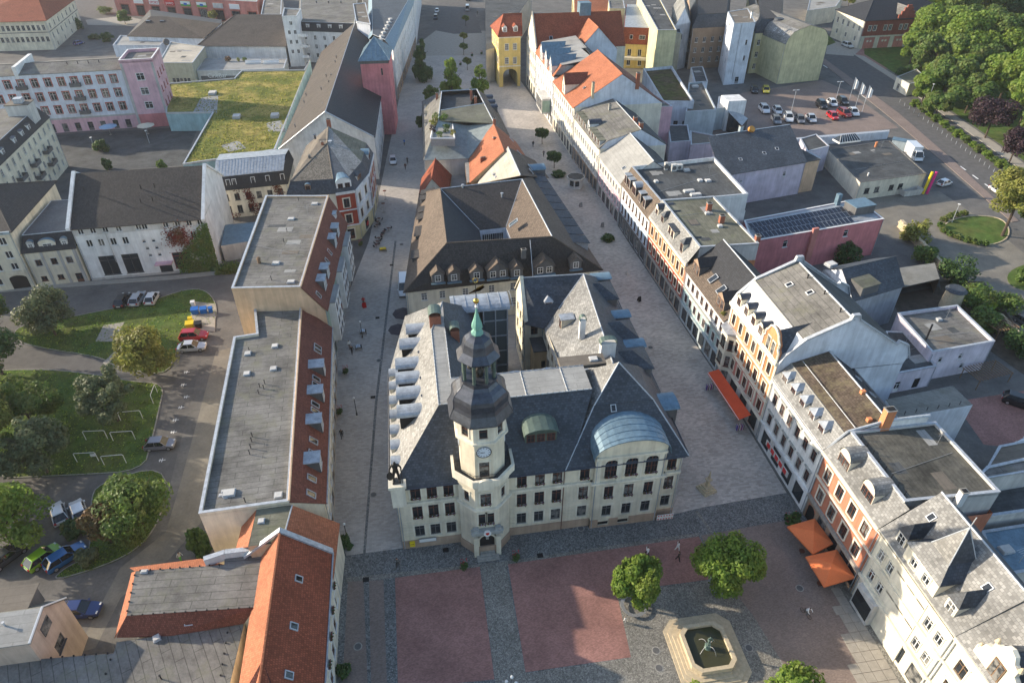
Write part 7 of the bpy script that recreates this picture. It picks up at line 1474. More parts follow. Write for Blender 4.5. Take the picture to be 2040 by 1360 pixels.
# ------ houses and yards east of the row
def east():
# pink wall with solar roof
 z=8.9;f=[Q2(1497,482,z),Q2(1761,437,z),Q2(1708,397,z),Q2(1482,440,z)];b=Bld('solar_roof_hall','long pink hall with three rows of solar panels on its pale roof',f,cat='building')
 b.walls(z,'pink',{0:[(6.2,1.6,1.1,[.26,.72],'tee',dict(fm='white'))]}).done();b.flat(z,.12,'zinc','white',wallmat='pink');A,B,d,n,L=b.frame(0);W=b.L(1)
 m=MB();p=A+d*(L*.46);m.obox((p.x,p.y,0),d,-.7,.7,-.55,0,0,9.8);m.build('wall_pier',[M['salmon']],b.e)
 sm=MB(b.ax);sm.box(-.52,.52,-.85,.85,0,.05,0);sm.box(-.48,.48,-.81,.81,.05,.06,1);o=sm.build('solar_panel',[M['cap'],M['solar']]);pm=o.data;bpy.data.objects.remove(o);ang=math.atan2(d.y,d.x)
 for r in range(3):
  for k in range(24):
   if r==0 and k>21:continue
   u=.035+k*.0325;q=b.uv(u+.02*(2-r),.14+r*.25,z+.42);o=inst('solar_panel',pm,b.e,q,ang);o.rotation_euler=(R(14),0,ang)
  fm=MB();p0=b.uv(.03+.02*(2-r),.14+r*.25,z+.2);p1=b.uv(.8+.02*(2-r),.14+r*.25,z+.2);fm.bar(p0,p1,.06,0,4);fm.build('panel_rail',[M['grey']],b.e)
 q=b.uv(.9,.52,z);m=MB(b.ax);m.obox(q,d,-2.6,2.6,-1.9,1.9,0,1.9,0);m.obox(q,d,-2.7,2.7,-2,2,1.9,2.05,1);m.build('plant_room',[M['darkgrey'],M['zincblue']],b.e);q=b.uv(.8,.95,z);m=MB();m.obox(q,d,-.5,.5,-.5,.5,0,2.6);m.build('flue',[M['zincblue']],b.e)
 # white house with grey roof and peach end
 z=9.0;f=[Q2(1452,347,z),Q2(1606,322,z),Q2(1591,280,z),Q2(1420,303,z)];f[2]=f[1]+(f[3]-f[0]);b=Bld('rear_house','pale violet rear house with grey shingle roof and peach end bay',f,cat='house');b.walls(z,'lilac',{0:[(5.9,1.2,.9,[.74],'tee',WB),(6.2,.6,.6,[.18],'tee',WB)]}).done();b.roof([('slate',[b.uv(-.1,-.03,z),b.uv(1.01,-.03,z),b.uv(1.0,1,z+4.6),b.uv(-.1,1,z+4.6)])]);b.wb=MB();b.wm=[];b.tri([b.uv(1,0,z),b.uv(1,1,z),b.uv(1,1,z+4.5)],'lilac');b.done()
 b.ridge(b.uv(0,1,z+4.6),b.uv(1,1,z+4.6),'cap',.12)
 for u,v in((.2,.3),(.52,.36),(.7,.42)):b.skylight(b.uv(u,v,z+4.6*v+.05),(0,-.4,.9),.9,1.0,'cap','glass')
 A,B,d,n,L=b.frame(0);m=MB();m.obox((B.x,B.y,0),d,.05,4.8,.4,9,0,8.6,0);m.obox((B.x,B.y,0),d,-.1,5.0,.3,9.1,8.6,8.8,1);m.obox((B.x,B.y,0),d,4.8,6.4,2,6,2.4,8.2,2);m.obox((B.x,B.y,0),d,4.6,6.6,1.8,6.2,8.2,8.4,3);m.build('end_bay',[M['peach'],M['memdark'],M['white_w'],M['zinc']],b.e)
 for zz in(3.2,5.9):m=MB();m.obox((B.x,B.y,0),d,4.9,6.3,1.93,2.0,zz,zz+1.6);m.build('bay_window',[M['darkglass']],b.e)
 q=b.uv(.46,1.0,z+4.6);m=MB();m.bar(q,q+Vector((.2,-.5,.6)),.9,0,12);m.build('orange_dish',[M['cardboard']],b.e);b.chimney(b.uv(.33,1.02,z+4.6),1,.8,1.3,'bluegrey')
 # small black roof between
 b=box_house('black_roof_annex','small annex with black felt roof between the rear house and pavilion',7.0,((1608,303),(1652,292),(1626,268),(1594,277)),'lilac','memdark',.15)
 # pavilion
 z=5.0;f=[Q2(1714,364,z),Q2(1846,346,z),Q2(1772,280,z),Q2(1650,298,z)];b=Bld('black_roof_pavilion','low white pavilion with black roof, glass lantern and orange chimney pipe',f,cat='building');b.walls(z,'creamlight',{0:[(1.6,1.5,1.5,[.14,.29,.51,.65],'tee',dict(fm='darkgrey'))],3:[]}).done();b.flat(z,.06,'memdark','darkgrey')
 m=MB();q=Q(1686,281,z);A,B,d,n,L=b.frame(0);m.obox(q,d,-3.6,3.6,-1.6,1.6,0,.5,0);o2=Vector((q.x,q.y,0));d3=Vector((d.x,d.y,0));n3=Vector((n.x,n.y,0));g=[q+d3*x+n3*y+Vector((0,0,.5))for x,y in((-3.6,1.6),(3.6,1.6),(3.6,-1.6),(-3.6,-1.6))];r0,r1=q-d3*2.4+Vector((0,0,2)),q+d3*2.4+Vector((0,0,2))
 for t in([g[0],g[1],r1,r0],[g[2],g[3],r0,r1],[g[1],g[2],r1],[g[3],g[0],r0]):m.poly(t,1)
 m.build('roof_lantern',[M['white'],M['glass']],b.e)
 for k in range(9):p=g[0].lerp(g[1],k/8);e_=r0.lerp(r1,k/8);s_=MB();s_.bar(p,e_,.07,0,4);s_.build('lantern_bar',[M['white']],b.e)
 m=MB();q=Q(1744,293,z);m.bar(q,q+Vector((0,0,1.5)),.35,0,10);m.build('flue_pipe',[M['orange_w']],b.e)
 m=MB();q=Q(1729,350,z);m.bar(q,q+Vector((0,0,.8)),.2,0,8);m.build('vent_pipe',[M['white']],b.e)
 # deck car park walls, ramp, glass stair
 b=box_house('parking_wall_house','grey flat roofed strip building along the car park edge',5.6,((1376,290),(1440,284),(1460,278),(1375,262)),'lilac','membrown',.2)
 z=3.2;f=[(1460,276),(1760,262),(1770,268),(1465,286)]
 m=MB();pts=[Q(1440,292,0),Q(1630,270,0),Q(1735,260,0),Q(1776,252,0)]
 w=Bld('car_park_wall','long pale grey retaining wall along the lower edge of the car park',[D2(Q(1400,296,3.0)),D2(Q(1630,274,3.0)),D2(Q(1630,270.5,3.0)),D2(Q(1400,292,3.0))],cat='wall');w.walls(3.0,'bluewhite').done();w.flat(3.0,0,'cap')
 w=Bld('car_park_wall','pale grey retaining wall piece from the car park to the main road',[D2(Q(1632,274,2.4)),D2(Q(1772,262,2.4)),D2(Q(1772,258.5,2.4)),D2(Q(1632,270,2.4))],cat='wall');w.walls(2.4,'bluewhite').done();w.flat(2.4,0,'cap')
 b=box_house('glass_stair','stepped glass stair hall with white lift shaft beside the car park',7.0,((1428,217),(1450,214),(1452,195),(1432,193)),'bluegrey','zinc',.1);m=MB();c=Q(1462,195,9.5);m.box(c.x-3,c.x+3,c.y-3,c.y+3,0,9.5);m.build('lift_shaft',[M['white_w']],b.e)
 b2=Q(1470,252,3.2);m=MB();m.slab([Q(1445,216,6.8),Q(1455,212,6.8),Q(1490,236,4.4),Q(1478,250,4.4)],.2);m.build('stair_roof',[M['zinc']],b.e);m=MB()
 A_,B_=Q(1445,216,6.6),Q(1478,250,4.2);m.poly([(A_.x,A_.y,0),(B_.x,B_.y,0),B_,A_]);C_=Q(1490,236,4.2);m.poly([(B_.x,B_.y,0),(C_.x,C_.y,0),C_,B_]);m.build('stair_glazing',[M['glass']],b.e)
 # brown planted roof, terraces
 b=box_house('planted_deck','building with brown planted flat roof and pale blue parapets',9.0,((1320,207),(1382,208),(1338,137),(1281,142)),'bluewhite','sedumdry',.9,rows={0:[(1.5,2.2,1.4,3,'tee',WG)]},cap='cap')
 b=box_house('roof_walkway','grey gravel deck on posts beside the planted roof',7.6,((1366,226),(1427,222),(1400,166),(1372,168)),'bluegrey','membrown',.5);b.rooflight(Q(1385,173,7.7),2.0,1.4,.5)
 b=box_house('white_block','plain white block with mossy flat roof behind the grey dormer roof',13.5,((1277,215),(1340,214),(1305,190),(1262,196)),'palepink','memgreen',.25)
 b=box_house('dark_low_roof','low dark roof yard building below the satellite dish',6,((1335,285),(1376,282),(1370,250),(1330,250)),'lilac','memdark',.2)
 # upper right: tall old houses seen from behind
 b=box_house('bare_gable_house','tall narrow white rear wing with grey roof and wall flue above the car park',21.5,((1462,48),(1505,45),(1490,18),(1450,24)),'bluewhite','membrown',.1,cat='house',rows={0:[(8.5,1.7,.8,[.78],'tee',WG),(14,1.7,.8,[.75],'tee',WG),(.2,2.4,1.5,[.62],'door',dict(fm='grey',sill=False))],3:[(zz,1.6,1.0,2,'two',WG)for zz in(7,11,15)]})
 b.pipe(0,3.2,2,21,'grey');b.chimney(b.uv(.9,.3,21.5),.6,.5,2.2,'white_w');A,B,d,n,L=b.frame(3);p=A+d*(L*.5);b.dormer((p.x,p.y,18.5),(n.x,n.y),3,1.6,2.5,'shed','beige','mem',2)
 b=box_house('beige_rear_house','beige rear facade with dark mansard roof at the top',15.5,((1380,56),(1450,52),(1456,-20),(1372,-20)),'brownstone',None,0,cat='house',rows={0:[(zz,1.9,1.2,4,'two',WB)for zz in(2.5,6.2,10)]});b.mansard(15.5,20,1.5,'slate','dark_tile',topr=3)
 b=box_house('white_pointed_house','slim white gable house with grey slate roof and dark balconies at the top',17,((1345,52),(1376,45),(1372,12),(1340,14)),'bluewhite',None,0,cat='house',rows={0:[(11.5,1.8,1.2,1,'two',WG)]});b.gable(17,23,'slatelight','v',.3,'bluewhite');b.done()
 for zz in(2,6,10):b.band(1,zz,1.0,1.6,'darkgrey','balcony')
 b=box_house('yellow_gable_house','pale yellow house with stepped fire wall and curved roof at the top',19,((1310,62),(1348,62),(1310,-10),(1270,-10)),'paleyellow','memdark',.3,cat='house')
 b=box_house('grey_gable_wall','windowless pale grey gable wall beside the stepped yellow house',15.5,((1318,60),(1358,68),(1350,40),(1312,40)),'palegrey','memdark',.2,cat='house')
 b=box_house('red_clad_house','yellow house with red clad upper storey and balcony at the top',9.0,((1241,88),(1292,90),(1298,40),(1246,40)),'yellow',None,0,cat='house',rows={0:[(4.6,2.6,1.4,[.28,.68],'two',WB),(1,2,1.4,2,'two',WB)]});b.foot=b.foot;m=MB(b.ax);f=b.grow(.25);m.slab([(p.x,p.y,15.2)for p in f],6.1,0);uo=m.build('upper_storey',[M['red_tile']],b.e);b.flat(15.3,0,'zinc')
 for fx,ww in((.3,1.2),(.72,2.4)):A,B,d,n,L=b.frame(0);p=A+d*(L*fx)+n*.28;m=MB();m.obox((p.x,p.y,0),d,-ww/2,ww/2,-.06,.0,11,12.6,0);m.obox((p.x,p.y,0),d,-ww/2+.1,ww/2-.1,-.08,-.05,11.1,12.5,1);m.build('upper_window',[M['white'],M['glass']],b.e)
 b.band(0,3.4,1.0,1.6,'creamlight','balcony')
 b=box_house('yellow_pier','plain yellow tower slab beside the red clad house',17.5,((1214,18),(1245,18),(1242,2),(1212,2)),'paleyellow','mem',.2,cat='house')
 b=box_house('orange_back_house','yellow house with orange tiled roof at the top edge',12,((1145,40),(1214,36),(1214,-10),(1140,-10)),'paleyellow',None,0,cat='house',rows={0:[(zz,1.8,1.4,4,'two',WB)for zz in(2,5.5,9)]});b.gable(12,19,'orange_tile','u',.3,'paleyellow');b.done()
 b=box_house('dark_shed','white shed with black roof in the yard below the balconies',6.5,((1384,165),(1410,163),(1400,133),(1376,135)),'bluewhite','memdark',.1)
 # pale yellow corner house with rounded mansard gable
 ze=14.2;f=[Q2(1572,92,ze),Q2(1648,88,ze),Q2(1618,20,ze),Q2(1530,40,ze)];base0,base1=Q2(1548,168,0),Q2(1630,160,0);dd=(base1-base0).normalized();nn=Vector((-dd.y,dd.x));f=[base0,base1,base1+nn*38,base0+nn*38]
 b=Bld('pale_yellow_house','big pale yellow corner house with windowless mansard gable facing the car park',f,cat='house');b.wall(0,ze,'paleyellow');b.wall(1,ze,'paleyellow',[(zz,2.0,1.2,7,'two',WB)for zz in(2,6,10)]);b.wall(2,ze,'paleyellow');b.wall(3,ze,'paleyellow',[(zz,2.1,1.2,[2.5,5.5,10,15,20],'two',WB)for zz in(1.5,5.7,9.8)])
 zt=19.0;L=b.L(0)
 def PP(u,z,v=0.0):q=f[0]+dd*u+nn*v;return Vector((q.x,q.y,z))
 pr=[(0,ze),(.6,16.2),(2.4,18.3),(4.2,zt),(L/2,zt+1.2),(L-4.2,zt),(L-2.4,18.3),(L-.6,16.2),(L,ze)]
 b.tri([PP(u,z)for u,z in pr],'paleyellow');b.done()
 b.roof([('slatelight' if k<3 else 'mem' if k<5 else 'slate',[PP(pr[k][0],pr[k][1]),PP(pr[k][0],pr[k][1],38),PP(pr[k+1][0],pr[k+1][1],38),PP(pr[k+1][0],pr[k+1][1])])for k in range(8)],.2)
 for v in(4,7,10):q=PP(1.4,17.2,v);b.skylight(q,(-dd.x*.75,-dd.y*.75,.66),.7,1.4,'white')
 # wing of the yellow house with bay
 b=box_house('yellow_wing','pale yellow wing with slate mansard and round bay behind the car park',15.0,((1505,66),(1556,62),(1560,-10),(1490,-10)),'paleyellow',None,0,cat='house',rows={0:[(zz,2.0,1.3,3,'cross',WB)for zz in(1.6,6,10.4)]});b.mansard(15.0,19.5,1.3,'slate','dark_tile',topr=2)
 m=MB();A,B,d,n,L=b.frame(0);p=A+d*(L*.8)+n*.4;m.bar((p.x,p.y,0),(p.x,p.y,17.5),2.6,0,12);m.bar((p.x,p.y,17.5),(p.x,p.y,19.8),2.8,1,12,1.6);m.build('round_bay',[M['paleyellow'],M['slate']],b.e)
 # fire station
 z=11.6;a,c=Q2(1708,98,0),Q2(1800,93,0);d=(c-a).normalized();n=Vector((-d.y,d.x));e_=Q2(1668,78,0);f=[a,a+d*42,a+d*42+n*22,a+n*22];b=Bld('fire_station','red brick fire station with stepped gable and three red gates',f,cat='fire station')
 b.wall(0,z,'redbrick',[(.0,4.6,5.2,[4.6,11.8,19.0,26.2],'garage',dict(fm='creamlight',name='gate',sill=False)),(7.2,2.1,1.3,[3.2,5.6,10.6,13.0,18,20.4,26],'two',dict(fm='white',sm='creamlight',sw=.2))],bands=((0,'creamlight'),(5.2,'redbrick')));b.wall(1,z,'redbrick');b.wall(2,z,'creamlight');b.wall(3,z,'creamlight',[(6.8,2.2,1.3,5,'two',WB),(2.6,1.8,1.2,3,'two',WB)]);b.done();b.hip(z,17.5,'black_tile','u',.5,.22)
 for x in(4.6,11.8,19.0,26.2):m=MB();p=a+d*x;m.obox((p.x,p.y,0),d,-2.5,-.05,.03,.1,.05,4.5,0);m.obox((p.x,p.y,0),d,.05,2.5,.03,.1,.05,4.5,0);m.obox((p.x,p.y,0),d,-1.2,-.3,.0,.05,2.6,3.4,1);m.obox((p.x,p.y,0),d,.3,1.2,.0,.05,2.6,3.4,1);m.build('red_gate',[M['salmon'],M['creamlight']],b.e)
 m=MB();p=a+d*19.5;st=[(-4,0),(-4,1.6),(-3,1.6),(-3,3),(-2,3),(-2,4.4),(-1,4.4),(-1,5.4),(1,5.4),(1,4.4),(2,4.4),(2,3),(3,3),(3,1.6),(4,1.6),(4,0)]
 P=[Vector((p.x+d.x*x-n.x*.1,p.y+d.y*x-n.y*.1,z+zz))for x,zz in st];K=[q+Vector((n.x,n.y,0))*.6 for q in P];m.poly(P[::-1]);m.poly(K[:])
 for k in range(len(P)-1):m.poly([P[k],P[k+1],K[k+1],K[k]])
 m.build('stepped_gable',[M['redbrick']],b.e);b.roof([('mem',[Vector((p.x+d.x*x+n.x*y,p.y+d.y*x+n.y*y,z+zz))for x,y,zz in q])for q in(((-3.6,.5,1.5),(0,.5,4.6),(0,9,4.6),(-3.6,5,1.5)),((3.6,.5,1.5),(0,.5,4.6),(0,9,4.6),(3.6,5,1.5)))],name='gable_roof')
 b=box_house('sheds_behind','white low buildings with grey roofs left of the fire station',7,((1608,22),(1665,14),(1680,-8),(1615,-8)),'creamlight','memlight',.1)
 # bunker-like cream hut among trees
 b=box_house('cream_hut','cream hut with flat green grey roof by the road and hedge',4.2,((1786,154),(1812,168),(1850,160),(1826,138)),'creamlight','memgreen',.1,rows={0:[(.2,2.4,1.4,[.3],'door',dict(fm='grey',sill=False))]})
 # yard houses right of the tall art nouveau house
 b=box_house('violet_house','pale violet flat roofed house with drainpipe in the rear yards',6.0,((1855,706),(1980,684),(1905,612),(1786,628)),'lilac','mem',.55,cat='house',rows={0:[(3.8,1.1,.8,[.2,.52],'tee',WB),(1.4,1.1,.8,[.62],'tee',WB)]});b.rooflight(Q(1870,637,6.1),1.0,.8,.35);q=Q(1845,675,6.1);m=MB();m.bar(q,q+Vector((0,0,3.2)),.16,0,8);m.build('flue_pipe',[M['black']],b.e)
 b=box_house('violet_annex','violet annex with black sloping roof below the tall white fire wall',4.4,((1748,752),(1866,730),(1800,662),(1765,660)),'lilac','memdark',.1,cat='house',rows={0:[(.2,2.2,1.1,[.42],'door',dict(fm='white',sill=False)),(.2,2.2,1.3,[.75],'hole',dict(sill=False))]});b.rooflight(Q(1795,708,4.5),1.3,1.9,.3,'mem')
 b=box_house('corrugated_roof_wing','rear wing with patched corrugated roof and white side wall',8.4,((1790,832),(1938,806),(1898,768),(1764,796)),'bluewhite','corrug',0)
 for k in range(6):b.vent(b.uv(.1+.15*k,.12,8.5),.45,.05)
 z=9.0;b=Bld('slate_annex','annex with half slate half felt roof behind the art nouveau house',[D2(Q(1700,595,z)),D2(Q(1800,566,z)),D2(Q(1748,514,z)),D2(Q(1640,535,z))],cat='house');b.walls(z,'bluewhite').done();b.gable(z,12.2,'slate','u',.4,'bluewhite');b.done();b.rooflight(Q(1655,528,11),2,1.6,.5);A,B,d,n,L=b.frame(0);p=A+d*(L*.3);b.dormer((p.x,p.y,9),(n.x,n.y),4.2,1.9,3,'shed','darkgrey','memgreen',0,rise=.3)
 b=Bld('open_shed','long open shed with dark felt roof along the yard wall',[D2(Q(1792,574,3.6)),D2(Q(1872,556,3.6)),D2(Q(1862,524,3.6)),D2(Q(1752,540,3.6))],cat='shed');b.walls(3.6,'brownstone',skip=(0,)).done();b.flat(3.7,0,'corrug')
 b=box_house('garage_roof','mossy garage roof at the right edge below the brick yard',3.4,((1962,938),(2100,915),(2080,870),(1990,888)),'creamlight','membrown',.05);
 b=box_house('rear_flat_roof','grey felt rear roof reaching the right edge',12.0,((1938,958),(2110,930),(2080,905),(1965,930)),'palegrey','mem',.15)
 b=box_house('white_rear_house','white rear house with roof terrace at the right edge',9.0,((1912,1040),(2120,1010),(2110,955),(1900,985)),'palegrey','memdark',.4,cat='house')
 b=box_house('green_sheet_roof','low green sheet roof with a rooflight at the right edge',8.0,((1985,1150),(2140,1120),(2130,1030),(1955,1058)),'palegrey','zincblue',.1);b.rooflight(Q(2004,1095,8.1),1.6,1.2,.35)
 m=MB();q=Q(2030,1120,8.1);m.bar(q,q+Vector((0,0,2.5)),.05,0,5)
 for k in range(5):m.bar(q+Vector((-1+.1*k,-.8+.35*k,2.4-.2*k)),q+Vector((1+.1*k,-.4+.35*k,2.4-.2*k)),.035,0,4)
 m.build('antenna',[M['cap']],b.e)
east()
# ------ houses at the lower left
def south_west():
# red gabled house on the square
 z=9.4;xr,xl=-8.3,-16.4;t1,t0=-6.2,-34;b=Bld('red_gable_house','steep orange red tiled gable house at the lower left corner of the square',[(xl,t0),(xr,t0),(xr,t1),(xl,t1)],cat='house');O=dict(fm='brown',sm='white',sw=.12,flowers='petalr')
 b.walls(z,'creamlight',{1:[(5.6,1.8,1.1,8,'two',O),(2.0,2.2,1.3,8,'two',dict(fm='brown',sm='white',sw=.12))]}).done();zr,x=14.1,-13.1
 b.roof([('red_tile',[(xr+.4,t0,z-.3),(xr+.4,t1,z-.3),(x,t1,zr),(x,t0,zr)]),('orange_tile',[(x,t1,zr),(x,t0,zr),(xl,t0,9.6),(xl,t1,9.6)])]);b.ridge((x,t0,zr),(x,t1,zr),'orange_tile',.14);b.wb=MB();b.wm=[];b.tri([(xl,t1,9.4),(x,t1,zr),(xr,t1,9.4)],'creamlight');b.done()  # left slope of the red roof in orange: sunlight put into the colour
 for(x0,z0),(x1,z1)in(((xl-1.5,10.6),(x,zr+.3)),((x,zr+.3),(xr+.5,z))):m=MB();m.slab([(x0,t1-.3,z0),(x1,t1-.3,z1),(x1,t1+.35,z1),(x0,t1+.35,z0)],.35);m.build('gable_coping',[M['cap']],b.e)
 for t in(-11.5,-17.3,-22.6):b.skylight((-10.9,t,12.0),(.7,0,.72),.85,1.0)
 # small cross gable at the bottom
 b.roof([('maroon_tile',[(x,-21.8,zr),(x-3.2,-27,12.2),(x+2.4,-27,12.2)])],name='gablet');g=MB();g.bar((xr+.5,t0,z-.3),(xr+.5,t1,z-.3),.1,0,6);g.build('gutter',[M['zinc']],b.e)
 # lower house with orange slope between it and the long row house
 z=12.3;b=Bld('low_link_house','low house with orange street slope between the red gable and long row house',[D2(Q(494,1088,z)),D2(Q(562,1080,z)),D2(Q(582,1006,z)),D2(Q(512,1010,z))],cat='house');b.walls(z,'peach').done();b.flat(z,.0,'memgreen');A,B=Q(562,1080,z+.15),Q(582,1006,z+.15);C,D=Q(664,1155,7.0),Q(677,1042,7.0);b.roof([('orange_tile',[A,Q(655,1110,8.0),C,D,B]),('orange_tile',[Q(512,1010,z),Q(494,1088,z),Q(470,1092,9.6),Q(490,1014,9.6)])],name='street_slope')
 b.ridge(A,B,'cap',.1);w=MB();
 for p,q in((C,D),):w.poly([(p.x-.3,p.y,0),(q.x-.3,q.y,0),(q.x-.3,q.y,6.1),(p.x-.3,p.y,6.1)])
 w.build('street_wall',[M['creamlight']],b.e);b.dormer(Q(646,1075,7.2),(1,0),2.6,1.3,2.8,'shed','palegrey','orange_tile',1,rise=.9);b.rooflight(Q(521,1038,z),.8,.8,.25)
 # grey roof block behind with red tiled skirts
 z=10.2;f=[Q2(252,1226,z),Q2(508,1209,z),Q2(530,1090,z),Q2(447,1100,z),Q2(447,1124,z),Q2(270,1137,z)];b=Bld('grey_roof_block','block with large grey felt roof and red tiled skirts at the lower left',f,cat='building');b.walls(z,'creamlight').done();b.flat(z,.0,'mem');g=[Vector((p.x,p.y,z))for p in b.foot]
 b.roof([('maroon_tile',[g[0],g[1],Q(486,1240,7.9),Q(340,1266,7.6),Q(232,1268,7.6)]),('orange_tile',[g[5],g[0],Q(228,1270,7.6),Q(262,1140,7.6)]),('orange_tile',[g[4],g[5],Q(258,1130,7.6),Q(400,1112,7.6)])],name='tiled_skirt');b.skylight(Q(376,1236,8.9),(0,-.6,.8),.9,1.0);b.rooflight(Q(288,1139,z),.8,.5,.3)  # sunward red skirts use orange tile, the sunlight painted in
 dm=MB()
 for a,c in((g[0],g[1]),(g[5],g[0]),(g[4],g[5])):
  n=int((c-a).length/1.1)
  for k in range(n):p=a.lerp(c,(k+.5)/n);dm.box(p.x-.07,p.x+.07,p.y-.07,p.y+.07,z+.01,z+.16)
 dm.build('roof_hook',[M['black']],b.e)['kind']='stuff'
 for(p,q)in((Q(405,1112,11.2),Q(447,1098,11.2)),(Q(447,1098,11.2),Q(536,1088,11.2))):m=MB();d=q-p;m.obox((p.x,p.y,0),d,0,d.length,-.25,.25,9.9,11.1,1);m.obox((p.x,p.y,0),d,0,d.length,-.32,.32,11.1,11.2,0);m.build('fire_wall',[M['cap'],M['white_w']],b.e)
 # lower felt roof at the bottom
 z=7.6;f=[Q2(-140,1330,z),Q2(-140,1420,z),Q2(440,1440,z),Q2(486,1242,z),Q2(344,1262,z),Q2(232,1278,z),Q2(226,1300,z),Q2(0,1318,z)];b=Bld('lower_felt_roof','broad low grey felt roof along the bottom left edge',f,cat='building');b.walls(z,'peach').done();b.flat(z,0,'mem');b.rooflight(Q(313,1272,z),.8,.8,.4);b.vent(Q(322,1352,z),.7,.07);dm=MB();g=[Vector((p.x,p.y,z))for p in b.foot]
 for a,c in((g[6],g[7]),(Q(225,1300,z),Q(206,1356,z)),(Q(455,1250,z),Q(438,1356,z))):
  n=int((c-a).length/1.1)
  for k in range(n):p=a.lerp(c,(k+.5)/n);dm.box(p.x-.07,p.x+.07,p.y-.07,p.y+.07,z+.01,z+.18)
 dm.build('roof_hook',[M['black']],b.e)['kind']='stuff'
 # small beige house at the bottom left
 b=Bld('beige_gable_house','small beige house with grey roof and two dark windows at the lower left',rect(-62,-14.3,-38.5,-7.1),cat='house');b.wall(0,10.9,'beigegrey');b.wall(1,7.9,'beigegrey',[(4.6,1.5,1.9,[3.3],'two',dict(fm='darkgrey'))]);b.wall(2,7.9,'beigegrey');b.wall(3,7.9,'beigegrey');b.tri([(-38.5,-14.3,7.9),(-38.5,-7.1,7.9),(-38.5,-10.4,11.3),(-38.5,-14.3,11.0)],'beigegrey');b.done()
 b.roof([('memlight',[(-62,-14.4,11.0),(-38.2,-14.4,11.0),(-38.2,-10.4,11.4),(-62,-10.4,11.4)]),('mem',[(-62,-10.4,11.4),(-38.2,-10.4,11.4),(-38.2,-6.9,7.8),(-62,-6.9,7.8)])]);b.ridge((-38.3,-14.4,11.1),(-38.3,-10.4,11.5),'white',.13,'verge');b.ridge((-38.3,-10.4,11.5),(-38.3,-6.9,7.9),'white',.1,'verge')
 m=MB();m.box(-38.52,-38.42,-12.1,-10.3,8.4,9.9,0);m.box(-38.43,-38.39,-12,-11.25,8.5,9.8,1);m.box(-38.43,-38.39,-11.15,-10.4,8.5,9.8,1);m.build('window',[M['darkgrey'],M['glass']],b.e)
 for x in(-42.5,-48.5):b.dormer((x,-7.0,8.2),(0,1),4.2,2.6,3.2,'flat','darkgrey','membrown',2,oh=.3)
 b.vent((-41.5,-12,11.2),.6,.1,'cap')
south_west()
# ------ trees, shrubs, hedges
def T_(px,py,h,r,mat,kind,seed,label,group=None,**k):return tree(Q(px,py,.05),h,r,mat,kind,seed,label,group,**k)
T_(1262,1208,8.4,3.4,'leaf','round',1,'bright green tree left of the fountain with a round bench',squash=4.7,n=11000,cz=5.2,leaf=.21);T_(1436,1168,10,4.5,'leaf','round',2,'large bright green tree above the fountain on the square',squash=5.2,n=15000,cz=5.6,leaf=.21);T_(1572,1425,8.0,3.6,'leaf','round',3,'tree top cut off by the bottom edge right of the fountain',squash=3.8,n=4500,cz=4.7)
T_(1375,1440,6.6,2.6,'leaf','round',1,'tree tip peeping in below the fountain',n=3000)
T_(112,668,11,5.6,'leafg','round',4,'grey green tree on the lawn by the parked cars',n=8000);T_(300,745,11,5.8,'leafy','round',5,'yellow green tree beside the red car',n=8000);T_(236,838,10.5,4.6,'leafg','loose',6,'slim grey green tree in the middle of the park',squash=4.8,n=7000)
T_(72,852,10,5.8,'leafb','loose',7,'dark shrubby tree left of the drying hoops',n=7000);T_(5,745,13,6.6,'leafdark','round',8,'dark tree at the left edge beside the garden path',n=7000);T_(95,942,11.5,5.8,'leafg','loose',9,'pale tipped tree beside the lower drying hoops',squash=5.4,n=7500)
T_(-20,925,15,6.5,'leafy','loose',10,'tall yellow green willow-like tree cut by the left edge',squash=6,n=7500);T_(30,1090,11.5,6.4,'leaf','round',11,'bright green tree above the green car at the left edge',n=9000);T_(288,1052,11,5.8,'leafb','round',12,'broad green tree between drying hoops and white cars',n=9000);T_(222,1080,7.6,2.9,'leafo','round',13,'rusty brown shrub tree beside the white cars',n=3000)
T_(0,660,9,4.0,'leafb','round',4,'tree cut by the left edge above the lawn',n=3600)
for k,(x,y,h,r)in enumerate(((-70,745,16,7),(-90,850,17,7.5),(-120,960,16,7),(-60,1010,13,6))):T_(x,y,h,r,'leafb','round',4+k,('upper tall park tree reaching in at the left edge','middle tall park tree reaching in at the left edge','lower tall park tree reaching in at the left edge','park tree at the left edge above the parked cars')[k],'tall park trees at the left edge',n=7000)
G='street trees at the far end'
T_(842,160,15,5.2,'leafdark','cone',14,'dark pointed street tree next to the white facade',G,squash=7.4,n=6000,leaf=.34);T_(900,200,14.5,5.6,'leaf','cone',15,'sunlit pointed street tree left of the grey mansard',G,squash=7.0,n=6000,leaf=.34);T_(957,200,12.5,4.4,'leaf','cone',16,'sunlit pointed street tree near the yellow gatehouse',G,squash=5.0,n=4200,leaf=.34);T_(860,215,8,3.2,'leafb','round',16,'round street tree in front of the mansard corner',G,n=3200,leaf=.34);T_(842,262,6.5,2.0,'leafdark','round',14,'dark narrow tree along the shaded mansard wall',G,squash=3.2,n=2400,leaf=.3)
for k,(x,y,s)in enumerate(((928,52,.0),(924,88,.0),(924,110,.0),(931,140,.0))):T_(x,y,5.2,2.1,'leafy' if k==1 else 'leafb','round',17,('farthest small round tree in a ring planter by the van','pale small round tree in a ring planter, second from the far end','small round tree in a ring planter, third from the far end','nearest small round tree in a ring planter by the crossing')[k],'small ball trees in ring planters',squash=1.6,n=1500,leaf=.3)
